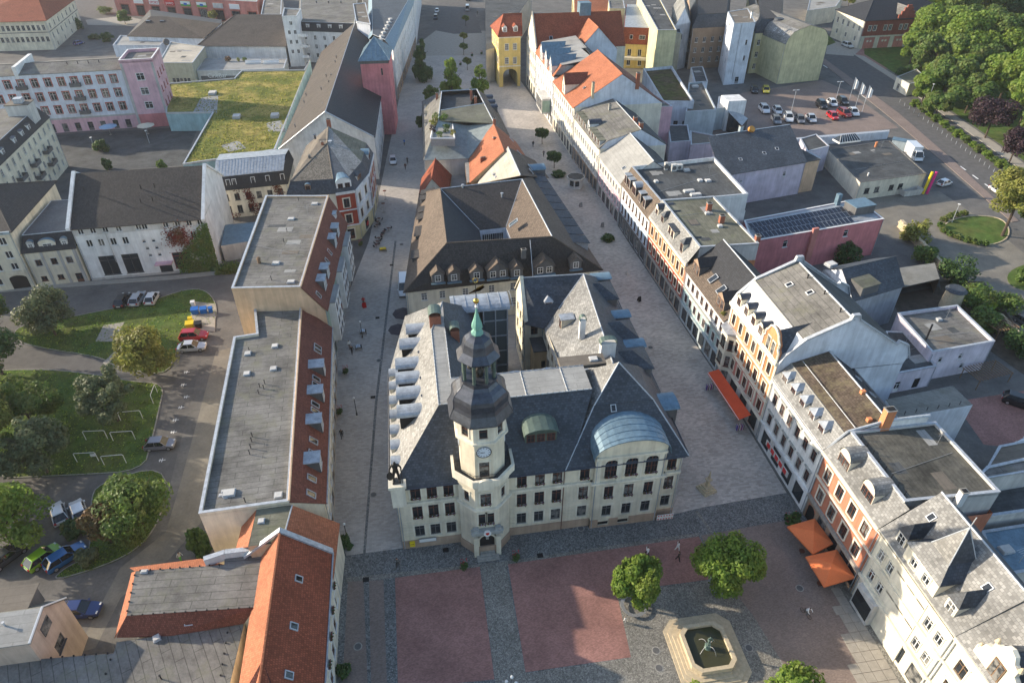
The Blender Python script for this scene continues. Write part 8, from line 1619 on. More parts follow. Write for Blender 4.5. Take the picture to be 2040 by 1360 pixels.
for k,(x,y)in enumerate(((1104,335),(1080,287))):T_(x,y,5.6,2.4,'leafdark','round',18,('dark ball tree next to the kiosk','dark ball tree further up the right street from the kiosk')[k],'ball trees on the right street',squash=2.2,n=2400,leaf=.28)
# wood on the slope at the upper right
rr=random.Random(21);G='trees of the wood at the upper right';n_=0
WOOD=((1842,62,13,6,'leaf'),(1885,40,16,7,'leafb'),(1940,30,17,7.5,'leafdark'),(2000,20,18,8,'leafdark'),(2060,30,18,8,'leafdark'),(1850,115,12,5.5,'leaf'),(1900,95,14,6.5,'leafb'),(1960,85,16,7,'leafb'),(2030,90,16,7.5,'leafdark'),(1850,165,10,4.6,'leafb'),(1905,150,13,5.8,'leaf'),(1965,150,14,6.5,'leafb'),(2040,160,15,7.0,'leaf'),(1875,205,9,4.0,'leafb'),(2015,215,11,5.0,'leaf'),(2070,230,13,6.0,'leaf'),(1990,-10,16,8,'leafdark'),(1905,0,15,7,'leafb'),(2080,120,15,7,'leafb'),(1836,205,6,3.0,'leaf'),(1922,225,7,4.0,'leafb'),(1990,200,9,4.6,'leaf'),(2060,300,8,4.5,'leafb'),(1812,128,8,3.6,'leaf'),(1880,180,8,4.2,'leaf'),(1862,235,5,2.6,'leafb'),(1935,180,9,4.6,'leafb'),(2030,250,9,4.8,'leaf'))
WL=('foremost light green tree at the fire station corner','tall mixed green tree behind the fire station corner','dark green tree in the upper middle of the wood','dark tree near the top right of the wood','dark tree in the very top right corner','light green tree hanging over the cream hut side of the wood','mixed green tree in the left middle of the wood','mixed green tree in the centre of the wood','dark tree at the right edge below the top','tree directly behind the cream hut','sunlit tree right of the cream hut','mixed green tree above the dark red tree','sunlit tree at the right edge above the dark red tree','low tree between the cream hut and the hedge','sunlit tree right of the dark red tree','sunlit tree cut by the right edge','dark tree cut by the top edge of the wood','mixed green tree at the top edge of the wood','mixed green tree cut by the right edge of the wood','low light green tree at the road side of the cream hut','low mixed green tree above the hedge middle','light green tree behind the larger dark red tree','tree at the right edge below the dark red trees','light green tree left of the cream hut roof','light green tree in the second row behind the cream hut','low mixed green tree at the start of the hedge','mixed green tree up the slope from the larger dark red tree','light green tree between the two dark red trees')
for k,(x,y,h,r,m)in enumerate(WOOD):h*=1.9;r*=2.0;T_(x,y,h,r,m,'round' if k%3 else 'loose',30+k%4,WL[k],G,n=11000,leaf=.6,squash=h*.48)
T_(1962,275,14,7.2,'leafr','round',31,'large dark red leaved tree beside the road hedge',n=6000,leaf=.36,squash=6.6);T_(2010,325,11.5,5.4,'leafr','round',32,'smaller dark red leaved tree further along the hedge',n=4200,leaf=.34,squash=5.4)
T_(1996,470,17,8.6,'leafy','round',33,'big yellow green tree on the traffic island',n=11000,leaf=.4,squash=6.6,cz=11);T_(2045,480,12,5,'leafb','loose',34,'tree cut by the right edge behind the traffic island',n=4500,leaf=.34)
for k,(x,y,s,m,l,c)in enumerate(((1820,480,3.8,'leafy','yellow green tree shrub on the old stone wall',1.1),(1836,522,3.0,'leafb','green shrub at the foot of the old stone wall',1.),(1900,560,4.6,'leafdark','dark green bush beside the open shed',1.),(1942,610,5.0,'leafb','spreading green bush right of the round stump',.7),(1960,650,4.2,'leafb','low green bush above the pergola',.7),(1960,630,2.0,'leaf','bright yellow green bush above the pergola',1.2),(2000,620,3.8,'leafb','green bush against the lower stone wall',.8),(2030,700,4.2,'leafdark','dark bush at the right edge below the stone wall',1.),(2035,560,2.2,'leafb','round bush on the small island at the right edge',1.),(1684,522,3.8,'leafdark','rounded dark green bush before the pink wall',1.),(1800,150,3.6,'leafdark','dark round bush beside the cream hut',.8),(176,1118,1.7,'leafg','clipped ball shrub next to the blue car',.9),(155,1062,1.9,'leafdark','dark green shrub below the white cars',1.),(402,1100,1.5,'leafdark','slim green hedge bush at the foot of the long row house',2.2),(258,1058,1.4,'leafb','small shrub on the road bend',.8),(205,300,2.6,'leafdark','dark bush in the courtyard planter',1.),(216,338,1.5,'leafdark','conical bush beyond the tiled roof',1.6),(324,336,1.4,'leafb','small bush beyond the tiled roof, right of the conical one',1.4),(155,58,3.0,'leafdark','bush beside the red roof villa',1.2),(215,82,3.2,'leafdark','dark bush on the road corner at the top left',.9),(190,78,3.0,'leafdark','low dark bush left of the road corner bush',.6),(210,28,4.5,'leafb','green shrubbery before the brick mall',.6),(1180,300,1.4,'leafdark','shrub hidden by the street front',1.),(1210,478,1.9,'leafdark','flowering plant bed beside the pale blue shop',.5),(1113,350,2.4,'leafdark','dark planted bed in front of the kiosk',.4),(690,1090,.9,'leafdark','dark climbing bush at the corner of the orange slope',2.2),(685,1340,1.0,'leafdark','dark bush with red flowers at the foot of the red gable house',.9))):
 if 'hidden' in l:continue
 shrub(Q(x,y,.05),s,m,'shrub',l,'shrub',None,int(700+s*260),None,.30/s,c,40+k%5)
T_(250,48,7,3.6,'leafb','round',5,'small street tree in front of the brick mall',n=2200,leaf=.4);T_(428,45,6,2.6,'leafy','round',6,'pale tree between brick mall and brown slope',n=1600,leaf=.36);T_(492,40,9,4.6,'leafb','round',7,'broad tree right of the brick mall',n=3200,leaf=.42);T_(1690,12,8,4,'leafy','round',8,'pale tree behind the fire station',n=2200,leaf=.42);T_(1625,12,8,4,'leafy','loose',9,'pale tree between the yellow house and fire station',n=2200,leaf=.42)
for k in range(14):
 f=k/13;shrub(Q(1822+f*186,212+f*132,.05),2.1-.3*(k%3),'leafb' if k%2 else 'leaf','hedge_shrub','low rounded shrub in the hedge along the main road','hedge',None,800,'shrubs of the roadside hedge',.16,.8,50+k%3)
for k in range(11):
 a=[(1874,452),(1880,440),(1892,434),(1905,430),(1920,428),(1880,462),(1893,470),(1908,476),(1925,481),(1942,485),(1960,488)][k];shrub(Q(*a,.1),1.15,'leafb','hedge_shrub','clipped hedge piece round the traffic island','hedge',None,500,'hedge round the traffic island',.2,.8,60+k%3)
for k in range(8):shrub(Q(1855+k*16,505+k*22-(k*k)*.3,.05),1.6,'leafb','wall_shrub','low green shrub behind the old stone wall','shrub',None,500,'shrubs behind the old stone wall',.2,.7,65+k%3)
# grass blades on the lawns
V,F=[],[];rr=random.Random(9)
for P_ in LAWN:
 xs=[p[0]for p in P_];ys=[p[1]for p in P_]
 for _ in range(4200):
  x,y=rr.uniform(min(xs),max(xs)),rr.uniform(min(ys),max(ys));ins=False;j=len(P_)-1
  for i in range(len(P_)):
   if(P_[i][1]>y)!=(P_[j][1]>y)and x<(P_[j][0]-P_[i][0])*(y-P_[i][1])/(P_[j][1]-P_[i][1])+P_[i][0]:ins=not ins
   j=i
  if ins:p=Q(x,y,.09);u=Vector((rr.uniform(-1,1),rr.uniform(-1,1),0))*.16;w=Vector((rr.uniform(-.1,.1),rr.uniform(-.1,.1),rr.uniform(.08,.2)));i=len(V);V+=[p-u,p+u,p+u*.5+w,p-u*.5+w];F.append((i,i+1,i+2,i+3))
o_=bpy.data.objects.new('grass_tufts',cloud_mesh('grass_tufts',V,F,'leaf'));COL.objects.link(o_);tag(o_,'short grass tufts growing on the park lawns','grass',None,'stuff')
# ------ vehicles
def car(p0,p1,col,kind,label,group=None,name='parked_car'):
 """p0 = rear, p1 = front in pixels on the ground"""
 a,b=Q(*p0,0),Q(*p1,0);c=(a+b)/2;d=b-a;e=empty(name,(c.x,c.y,0.02),math.atan2(d.y,d.x));k_=1.38 if p0[0]>1480 and p0[1]<260 else 1.16;e.scale=(k_,k_,k_);tag(e,label,'van' if 'van' in kind else 'truck' if kind=='truck' else 'car',group)
 pk='paint_%s'%str(col)
 if pk not in MATS:_nt(pk,col,.28,.25 if max(col)>.12 else.1,.6);MATS[pk].node_tree.nodes['Principled BSDF'].inputs['Coat Weight'].default_value=.6
 pm=MATS[pk];key=(kind,pk)
 if key not in _wc:
  L,W=dict(hatch=(4.0,1.74),sedan=(4.5,1.8),suv=(4.5,1.86),van=(5.6,2.0),truck=(6.6,2.3),wagon=(4.6,1.8))[kind];h=L/2;w=W/2
  if kind=='truck':top=[(-h,.9,3.1),(1.4,.9,3.1),(1.5,.9,2.3),(2.9,.9,2.2),(h,.85,1.2)]
  belt,hood,roof=(.86,.82,1.46)if kind in('hatch','sedan','wagon')else(1.0,.98,1.66)if kind=='suv' else(1.15,1.1,2.35)
  ws,hd,rt0,rt1=dict(hatch=(1.05,.45,-h+.75,-h+.12),sedan=(1.0,.3,-1.05,-1.75),suv=(1.05,.4,-h+.6,-h+.12),van=(2.0,1.35,-h+.15,-h+.03),truck=(2.9,2.3,1.5,1.45),wagon=(1.0,.35,-h+.75,-h+.15))[kind]
  prof=[(-h,.62*w/w,.55,.80*w),(-h+.06,belt-.05,.25,.92*w),(rt1,belt,.22,w),(hd+.55,belt,.2,w),(ws,hood+.02,.2,w),(h-.55,hood-.08,.2,.96*w),(h-.1,.68,.24,.82*w),(h,.5,.34,.68*w)]
  mb=MB();rg=[]
  for x,zt,zb,hw in prof:rg.append([Vector((x,-hw,zb+.08)),Vector((x,-hw*1.0,(zb+zt)*.55)),Vector((x,-hw*.93,zt)),Vector((x,hw*.93,zt)),Vector((x,hw,(zb+zt)*.55)),Vector((x,hw,zb+.08))])
  mb.rings(rg,0,smooth=False)
  # cabin: pillars and roof in paint, glass between
  bw,rw=w*.92,w*.74;B=[(rt1,-bw,belt),(ws,-bw,belt),(ws,bw,belt),(rt1,bw,belt)];T=[(rt0,-rw,roof),(hd,-rw,roof),(hd,rw,roof),(rt0,rw,roof)];gl=MB()
  if kind=='truck':mb.box(-h,1.3,-1.12,1.12,.9,3.2,0)
  rf=[[Vector(T[0]),Vector(T[1]),Vector(T[2]),Vector(T[3])],[Vector((x*.93,y*.88,roof+.07))for x,y,z in T]];mb.rings(rf,0)
  for i in range(4):mb.bar(B[i],T[i],.055,0,5,smooth=False)
  for i in(0,2):
   for f in((.5,)if kind!='van' else(.45,.72)):mb.bar(Vector(B[i]).lerp(Vector(B[(i+1)%4]),f),Vector(T[i]).lerp(Vector(T[(i+1)%4]),f),.045,0,4,smooth=False)
  for i in range(4):j=(i+1)%4;gl.poly([B[i],B[j],T[j],T[i]],0)
  if kind=='van':
   for s in(-1,1):mb.poly([(rt1,s*bw*1.01,belt),(.6,s*bw*1.01,belt),(.5,s*rw*1.03,roof),(rt0,s*rw*1.03,roof)],0)
  mb.box(-h-.02,-h+.04,-.3,.3,.5,.65,1)
  for s in(-1,1):mb.box(ws-.35,ws-.15,s*w-.02*s,s*(w+.16),belt+.02,belt+.16,0)
  low=MB();low.box(-h+.2,h-.2,-w*.9,w*.9,.12,.3)
  wh=MB();n=14;
  for r,m,y0,y1 in((.32,0,-.1,.1),(.2,1,-.115,.115)):wh.rings([[Vector((r*math.cos(6.283*k/n),y,r*math.sin(6.283*k/n)))for k in range(n)]for y in(y0,y1)],m)
  hl=MB();hl.box(-.12,.05,-.17,.17,-.07,.09);tl=MB();tl.box(-.05,.08,-.13,.13,-.1,.12)
  out=[]
  for m_,nm,mt in((mb,'body',[pm,M['white']]),(gl,'windows',[M['darkglass']]),(low,'underbody',[M['rubber']]),(wh,'wheel',[M['rubber'],M['chrome']]),(hl,'headlight',[M['lampwhite']]),(tl,'tail_light',[M['lampred']])):o=m_.build(nm,mt);out.append((nm,o.data));bpy.data.objects.remove(o)
  _wc[key]=(out,h,w)
 out,h,w=_wc[key];md=dict(out)
 def put(nm,loc):o=bpy.data.objects.new(nm,md[nm]);COL.objects.link(o);o.parent=e;o.location=loc
 for nm in('body','windows','underbody'):put(nm,(0,0,0))
 for x in(-h*.62,h*.64):
  for s in(-1,1):put('wheel',(x,s*(w-.1),.32))
 for s in(-1,1):put('headlight',(h-.16,s*w*.6,.64));put('tail_light',(-h+.02,s*w*.76,.78 if h<2.5 else.95))
WH,SV,GR,BK,DG=(.72,.73,.74),(.45,.47,.50),(.16,.17,.19),(.012,.013,.016),(.05,.055,.065)
for a,b,col,k,l in(((238,616),(254,590),BK,'wagon','black car, leftmost of three by the lawn'),((268,612),(284,588),SV,'wagon','silver car, middle of three by the lawn'),((298,611),(312,587),WH,'hatch','white car with dark roof, rightmost of three by the lawn'),((362,676),(414,672),(.42,.012,.02),'suv','red car beside the yellow bins'),((360,698),(408,694),SV,'sedan','silver saloon below the red car'),((294,892),(348,888),(.20,.20,.23),'hatch','grey violet car beside the drying hoops'),((128,1050),(112,1006),WH,'hatch','left white car under the trees'),((168,1044),(152,1002),WH,'hatch','right white car under the trees, half covered by foliage'),((66,1132),(112,1098),(.22,.42,.02),'hatch','bright green car at the left'),((108,1130),(158,1098),(.01,.11,.30),'wagon','bright blue car next to the green one'),((-6,1130),(40,1096),DG,'wagon','dark grey car cut by the left edge'),((132,1222),(192,1218),(.012,.03,.13),'sedan','dark blue car beside the beige gable house'),((783,312),(784,336),WH,'hatch','white car driving up the left street'),((804,556),(806,600),WH,'van','white delivery van beside the courtyard house'),((872,20),(869,30),WH,'hatch','white car parked at the far left kerb'),((870,32),(866,44),BK,'suv','black car parked behind the white one at the far kerb'),((930,30),(933,12),SV,'van','silver van parked at the far end'),((987,116),(987,104),SV,'wagon','silver car beside the yellow gatehouse'),((932,8),(934,-6),BK,'van','dark van behind the silver van at the top edge'),((148,92),(168,86),(.02,.06,.25),'hatch','blue car next to the red roof villa'),((1512,212),(1532,234),WH,'suv','white car, first in the left car park row'),((1540,214),(1556,236),WH,'hatch','white car, second in the left car park row'),((1540,234),(1552,254),GR,'wagon','dark grey car in front of the white pair'),((1564,228),(1576,252),WH,'suv','white car in the middle of the car park row'),((1586,232),(1600,254),GR,'hatch','grey car right of the white one in the row'),((1606,230),(1624,252),SV,'sedan','silver grey car at the right end of the row'),((1626,204),(1646,224),BK,'suv','black large car in the car park group by the flags'),((1648,202),(1666,218),WH,'hatch','white car between two black cars by the flags'),((1668,198),(1688,214),BK,'wagon','black car nearest to the flag poles'),((1648,228),(1668,244),(.55,.01,.02),'hatch','bright red car in the car park'),((1670,224),(1692,238),(.22,.015,.015),'suv','dark red car behind the bright red one'),((1690,220),(1708,236),WH,'sedan','white car at the road end of the car park'),((1498,174),(1506,194),BK,'hatch','black car by the car park wall'),((1522,174),(1528,194),(.55,.48,.05),'hatch','yellow car by the car park wall'),((1678,90),(1698,98),WH,'wagon','white car beside the fire station'),((1862,374),(1898,364),WH,'hatch','white car behind the yellow and magenta posts'),((1974,376),(1998,392),WH,'sedan','white car driving on the main road'),((1806,302),(1832,326),WH,'truck','white box truck beside the black roof pavilion'),((2010,800),(2046,812),BK,'suv','black car in the brick yard'),((2020,905),(2060,885),WH,'suv','white car cut by the right edge in the brick yard'),((2030,640),(2052,655),DG,'hatch','dark car cut by the right edge on the yard road')):car(a,b,col,k,l)
# ------ things on the square and in the streets
def thing(name,label,cat,p,rz=0.0,group=None):e=empty(name,p,rz);tag(e,label,cat,group);return e
def part(e,name,mb,mats,local=True):return mb.build(name,[M[x]for x in(mats if isinstance(mats,(list,tuple))else[mats])],e,local=local)
def cyl(r,z0,z1,n=10,r2=None,x=0,y=0,m=0,mb=None):mb=mb or MB();mb.bar((x,y,z0),(x,y,z1),r,m,n,r2);return mb
# square orange parasols
for px,lab in((((1568,1048),(1620,1103),(1660,1082),(1623,1032)),'upper square orange parasol by the terracotta house'),(((1605,1108),(1642,1168),(1704,1150),(1667,1094)),'lower square orange parasol by the terracotta house')):
 P=[Q(x,y,2.6)for x,y in px];c=sum(P,Vector((0,0,0)))/4;e=thing('parasol',lab,'parasol',(c.x,c.y,0),0,'orange parasols');ap=c+Vector((0,0,.9));mb=MB()
 for k in range(4):a,b=P[k],P[(k+1)%4];mb.slab([a,b,ap],.03);mb.poly([a,b,b-Vector((0,0,.22)),a-Vector((0,0,.22))])
 part(e,'canopy',mb,'canvas_orange',False);part(e,'pole',cyl(.05,0,3.4),'grey')
 for k in range(4):mb=MB();mb.bar(P[k]-Vector((0,0,.06)),ap-Vector((0,0,.08)),.03,0,4);part(e,'rib',mb,'wood',False)
 for k in range(3):
  t=thing('cafe_table','small dark cafe table under the %s orange parasol, number %s from the street'%(lab.split()[0],('one','two','three')[k]),'table',(c.x-1.4+1.3*k,c.y-.9+.8*k,0),0,'cafe tables under the orange parasols');t['label']='small dark cafe table in the shade of the %s orange parasol'%lab.split()[0];part(t,'table_top',cyl(.4,.7,.74),'brown');part(t,'leg',cyl(.04,0,.7,6),'black')
  # red awning and stall
P=[Q(1410,742,2.6),Q(1472,836,2.6),Q(1496,826,3.5),Q(1432,735,3.5)];c=(P[0]+P[2])/2;e=thing('awning','long red awning over the shop of the art nouveau house','awning',(c.x,c.y,0));mb=MB();mb.slab(P,.04);mb.poly([P[0],P[1],P[1]-Vector((0,0,.25)),P[0]-Vector((0,0,.25))]);part(e,'cloth',mb,'canvas_red',False);mb=MB();mb.bar(P[0],P[1],.05);part(e,'front_rail',mb,'white',False)
for x,y,l in((1412,778,'clothes rail with violet garments beside the red awning'),(1472,858,'clothes rail with pink garments below the red awning')):
 e=thing('clothes_rail',l,'clothes rail',Q(x,y,0));mb=MB();mb.bar((-.7,0,1.4),(.7,0,1.4),.03);mb.bar((-.7,0,0),(-.7,0,1.4),.03);mb.bar((.7,0,0),(.7,0,1.4),.03);part(e,'frame',mb,'cap')
 for k in range(8):mb=MB();mb.box(-.6+k*.16,-.5+k*.16,-.28,.28,.4,1.35);part(e,'garment',mb,('petalv','palepink','darkgrey','white','pink')[k%5])
 # fountain
cx,cy=Q(1407,1297,0).x,Q(1407,1297,0).y
e=thing('fountain','octagonal sandstone fountain basin with steps on the square','fountain',(cx,cy,0))
def oc(a,b,z,cut):return[Vector((x,y,z))for x,y in((-a+cut,-b),(a-cut,-b),(a,-b+cut),(a,b-cut),(a-cut,b),(-a+cut,b),(-a,b-cut),(-a,-b+cut))]
for k in range(4):mb=MB();mb.rings([oc(4.3-.42*k,4.6-.45*k,.14*k,1.3),oc(4.3-.42*k,4.6-.45*k,.14*(k+1),1.3)],0);part(e,'step',mb,'sand')
mb=MB();o_,i_,zt=oc(2.75,3.0,.5,.9),oc(2.3,2.55,.5,.75),Vector((0,0,.75))
for k in range(8):
 l=(k+1)%8;mb.poly([o_[k],o_[l],o_[l]+zt,o_[k]+zt]);mb.poly([o_[k]+zt,o_[l]+zt,i_[l]+zt,i_[k]+zt]);mb.poly([i_[k]+zt,i_[l]+zt,i_[l],i_[k]])
part(e,'basin',mb,'sand');mb=MB();mb.poly([p+Vector((0,0,.35))for p in oc(2.32,2.57,.5,.75)]);part(e,'water',mb,'water');part(e,'pedestal',cyl(.45,.6,1.5,10,.3),'verdigris')
sm_=figure('fountain_figure',None,0,1.7,None,'stand',dict(le=(-.2,-.06,.72),lh=(-.12,-.16,.80),re=(.2,-.05,.68),rh=(.1,-.15,.62)));sm_.materials.append(M['verdigris']);o_=bpy.data.objects.new('bronze_figure',sm_);COL.objects.link(o_);o_.parent=e;o_.location=(0,0,1.5)
for k in range(4):
 a=1.57*k+.5;mb=MB();pr=None
 for j in range(7):q=Vector((math.cos(a)*(.3+j*.22),math.sin(a)*(.3+j*.22),1.5+.25*j-.085*j*j));(mb.bar(pr,q,.02,0,4)if pr else None);pr=q
 part(e,'water_jet',mb,'lampwhite');part(e,'spout',cyl(.12,1.2,1.5,6,.05,math.cos(a)*.35,math.sin(a)*.35),'verdigris')
 # bronze knight on the corner pedestal of the town hall
sm_=figure('statue',None,0,3.6,None,'stand',dict(le=(-.19,-.02,.66),lh=(-.21,-.1,.50),re=(.2,.0,.66),rh=(.19,-.12,.56),lk=(-.09,-.03,.28),lf=(-.1,.0,.045),lt=(-.12,-.09,.02),rk=(.08,-.03,.28),rf=(.09,.02,.045),rt=(.11,-.08,.02)))
sm_.materials.append(M['bronze']);e=thing('statue','dark bronze knight statue on the corner pedestal of the town hall','statue',(.4,.1,13.35));o_=bpy.data.objects.new('bronze_body',sm_);COL.objects.link(o_);o_.parent=e;mb=MB();mb.rings([[Vector((-.75+.42*math.cos(6.28*k/10),-.2,1.2+.75*math.sin(6.28*k/10)))for k in range(10)],[Vector((-.72+.4*math.cos(6.28*k/10),-.08,1.2+.7*math.sin(6.28*k/10)))for k in range(10)]]);part(e,'shield',mb,'bronze');mb=MB();mb.bar((.7,-.4,0),(.7,-.4,2.3),.06,0,6);part(e,'sword',mb,'bronze');part(e,'base',cyl(.75,-.02,.12,4),'bronze')
# stone column with steps
e=thing('milestone_column','slim sandstone column on a stepped base right of the town hall','column',Q(1407,975,0),.3)
for k,(r,z)in enumerate(((1.1,0),(.85,.3),(.6,.6))):mb=MB();mb.box(-r,r,-r,r,z,z+.3);part(e,'step',mb,'sand')
mb=MB();mb.bar((0,0,.9),(0,0,2.2),.34,0,4,.26,False);part(e,'shaft',mb,'sand');mb=MB();mb.box(-.4,.4,-.4,.4,2.2,2.4);part(e,'capital',mb,'sand');mb=MB();mb.bar((0,0,2.4),(0,0,3.9),.24,0,4,.06,False);part(e,'obelisk',mb,'sand')
# lamps
def lamp(px,py,h,label,heads=1,mat='black',r=.07):
 e=thing('street_lamp',label,'lamp',Q(px,py,0),0,'street lamps');part(e,'post',cyl(r,0,h,8,r*.7),mat);part(e,'foot',cyl(r*2.2,0,.5,8,r*1.4),mat)
 for k in range(heads):
  a=6.283*k/heads;x,y=(.55*math.cos(a),.55*math.sin(a))if heads>1 else(0,0);z=h+(.15 if heads==1 or k%2 else-.25);mb=MB();mb.rings([[Vector((x+.2*math.sin(b)*math.cos(t),y+.2*math.sin(b)*math.sin(t),z-.2*math.cos(b)))for t in[.628*i for i in range(10)]]for b in[.45*(j+.5)for j in range(7)]],0,smooth=True);part(e,'globe',mb,'lampwhite')
  if heads>1:mb=MB();mb.bar((0,0,h-.4),(x,y,z-.2),.03,0,5);part(e,'arm',mb,mat)
lamp(711,826,3.6,'black street lamp in the middle of the left street');lamp(693,1078,3.6,'black street lamp at the corner of the long row house');lamp(722,672,3.6,'black street lamp among the shop racks');lamp(1018,1400,4.6,'five globe candelabra at the bottom edge of the square',5)
for x,y,l in((1575,228,'tall grey double lamp between the car park rows'),(1662,210,'tall grey double lamp near the flags')):
 e=thing('car_park_lamp',l,'lamp',Q(x,y,0),0,'car park lamps');part(e,'post',cyl(.1,0,8,8,.06),'cap')
 for s in(-1,1):mb=MB();mb.box(s*.2,s*1.1,-.2,.2,8,8.15);part(e,'lamp_head',mb,'cap')
for x,y,h,l in((1844,215,8,'grey road lamp by the hedge'),(190,300,4,'courtyard lamp left of the bush'),(298,286,4,'courtyard lamp under the cream parasol'),(1896,444,5,'grey lamp on the traffic island')):e=thing('road_lamp',l,'lamp',Q(x,y,0),0,'grey lamps');part(e,'post',cyl(.09,0,h,8,.06),'cap');part(e,'lamp_head',cyl(.35,h,h+.1,10),'white')
# flags
for k,(x,y)in enumerate(((1690,206),(1703,217),(1717,224))):
 e=thing('flag',('leftmost','middle','rightmost')[k]+' of three tall white flags at the car park','flag',Q(x,y,0),-.5,'white flags');part(e,'pole',cyl(.08,0,9,8,.05),'cap');mb=MB()
 for j in range(6):f0,f1=j/6,(j+1)/6;Y=lambda f:.18*math.sin(f*9);mb.poly([(1.5*f0,Y(f0),4.8+f0*.4),(1.5*f1,Y(f1),4.8+f1*.4),(1.5*f1,Y(f1),8.9-f1*1.4),(1.5*f0,Y(f0),8.9-f0*1.4)])
 part(e,'cloth',mb,'white')
 # white hoops, bins, courtyard parasols
for k,(a,b)in enumerate((((241,838),(285,834)),((172,876),(215,874)),((226,878),(270,875)),((154,920),(197,918)),((208,926),(252,922)),((306,804),(314,782)))):
 A,B=Q(*a,.05),Q(*b,.05);e=thing('drying_hoop',('upper middle','left centre','right centre','lower left','lower right, half hidden','single path side')[k]+' white drying hoop on the lawn','hoop',A,0,'white drying hoops');mb=MB();d=B-A;h=Vector((0,0,1.9));pts=[Vector((0,0,0)),h*.93,h+d*.05,h+d*.95,d+h*.93,d]
 for p,q in zip(pts,pts[1:]):mb.bar(p,q,.05,0,6)
 part(e,'pipe',mb,'white')
 if k==3:mb=MB();mb.box(d.x*.75,d.x*1.0,-.04+d.y*.9,.02+d.y*.9,1.1,1.6);part(e,'sign',mb,'white')
def bin_(px,py,mat,label,w=.9):e=thing('waste_bin',label,'bin',Q(px,py,.1),.1,'waste bins');mb=MB();mb.rings([[Vector((x*s,y*s,z))for x,y in((-w/2,-w*.4),(w/2,-w*.4),(w/2,w*.4),(-w/2,w*.4))]for s,z in((.85,0),(1,1.1))]);part(e,'body',mb,mat);mb=MB();mb.slab([(-w*.53,-w*.45,1.15),(w*.53,-w*.45,1.15),(w*.53,w*.45,1.3),(-w*.53,w*.45,1.3)],.08);part(e,'lid',mb,mat)
for x,y,m,l,w in((390,624,'blueplastic','left blue bin in the bin yard',1.4),(407,623,'blueplastic','middle blue bin in the bin yard',1.3),(421,622,'blueplastic','right blue bin in the bin yard',.8),(380,652,'yellowplastic','large yellow bin beside the red car',1.5),(397,652,'black','black bin right of the yellow ones',1.3),(381,642,'yellowplastic','small yellow bin behind the large one',.8),(46,634,'yellowplastic','yellow lidded bin left of the grey green tree',1.2),(386,610,'white','pale grit box above the blue bins',.8)):bin_(x,y,m,l,w)
def umbrella(px,py,z,r,mat,label):
 c=Q(px,py,z);e=thing('parasol',label,'parasol',(c.x,c.y,0));mb=MB();N=8;R_=[Vector((r*math.cos(6.283*k/N),r*math.sin(6.283*k/N),z))for k in range(N)]
 for k in range(N):mb.slab([R_[k],R_[(k+1)%N],(0,0,z+r*.28)],.03)
 part(e,'canopy',mb,mat);part(e,'pole',cyl(.05,0,z+.3),'grey');part(e,'foot',cyl(.4,0,.1),'stone')
for a in((215,252,2.7,2.7,'canvas_blue','blue grey parasol in the courtyard'),(290,250,2.7,2.7,'canvas_cream','cream parasol in the courtyard'),(803,624,2.6,2.1,'canvas_dark','upper dark parasol beside the town hall'),(793,656,2.6,1.9,'canvas_dark','lower dark parasol beside the town hall'),(763,405,2.5,.5,'maroon_tile','folded red parasol at the cafe, nearer one'),(766,380,2.5,.5,'maroon_tile','folded red parasol at the cafe, farther one')):umbrella(*a)
# kiosk, planters, benches, boards, cafe
e=thing('kiosk','small octagonal white kiosk with flat dark roof on the right street','kiosk',Q(1146,372,0));mb=MB();mb.rings([[Vector((2*math.cos(.785*k+.39),2*math.sin(.785*k+.39),z))for k in range(8)]for z in(0,2.6)]);part(e,'wall',mb,'white_w');mb=MB();mb.rings([[Vector((2.5*math.cos(.785*k+.39),2.5*math.sin(.785*k+.39),z))for k in range(8)]for z in(2.6,3.0)]);part(e,'roof',mb,['palegrey']);mb=MB();mb.poly([Vector((2.3*math.cos(.785*k+.39),2.3*math.sin(.785*k+.39),3.02))for k in range(8)]);part(e,'roof_cover',mb,'memdark')
for k in(5,6):a=.785*k-.0;mb=MB();mb.obox((1.9*math.cos(a),1.9*math.sin(a),0),(-math.sin(a),math.cos(a)),-.55,.55,-.08,.08,.9,2.3);part(e,'window',mb,'darkglass')
def planter(px,py,label,r=.45,fm='petalr'):e=thing('planter',label,'planter',Q(px,py,0),0,'planters');part(e,'pot',cyl(r*.75,0,.7,10,r),'brown');shrub(Q(px,py,.55),r*1.5,'leafdark','plant',None,'shrub',e,260,None,.2,1.0,70);mb=MB();rr=random.Random(2);[mb.box(x,x+.1,y,y+.1,z,z+.08)for x,y,z in[(rr.uniform(-r,r),rr.uniform(-r,r),rr.uniform(.9,1.5))for _ in range(14)]];part(e,'blossom',mb,fm)['kind']='stuff'
for a in((924,1130,'flower planter left of the town hall portal'),(1027,1113,'flower planter right of the town hall portal'),(676,822,'pale planter box against the long row house'),(688,742,'dark palm planter by the row house shops'),(940,112,'red flower planter at the crossing'),(959,108,'small planter at the crossing'),(917,130,'dark planter beside the ball trees'),(718,488,'planter by the corner house entrance'),(1575,1040,'flower stand with red blooms near the orange parasols',.9)):planter(*a)
for k,(x,y,m,l)in enumerate(((983,548,'white',''),(1273,600,'black','black advertising board on the right street'),(1250,547,'white','white advertising board on the right street'),(1157,412,'grey','small board near the kiosk'),(1200,452,'grey','bicycle rack board on the right street'),(726,612,'redpaint','red board beside the shop door'))):
 if not l:continue
 e=thing('a_board',l,'board',Q(x,y,0),.4);mb=MB()
 for s in(-1,1):mb.poly([(-.4,s*.28,0),(.4,s*.28,0),(.4,s*.04,1.15),(-.4,s*.04,1.15)])
 part(e,'panel',mb,m)
rr=random.Random(8)
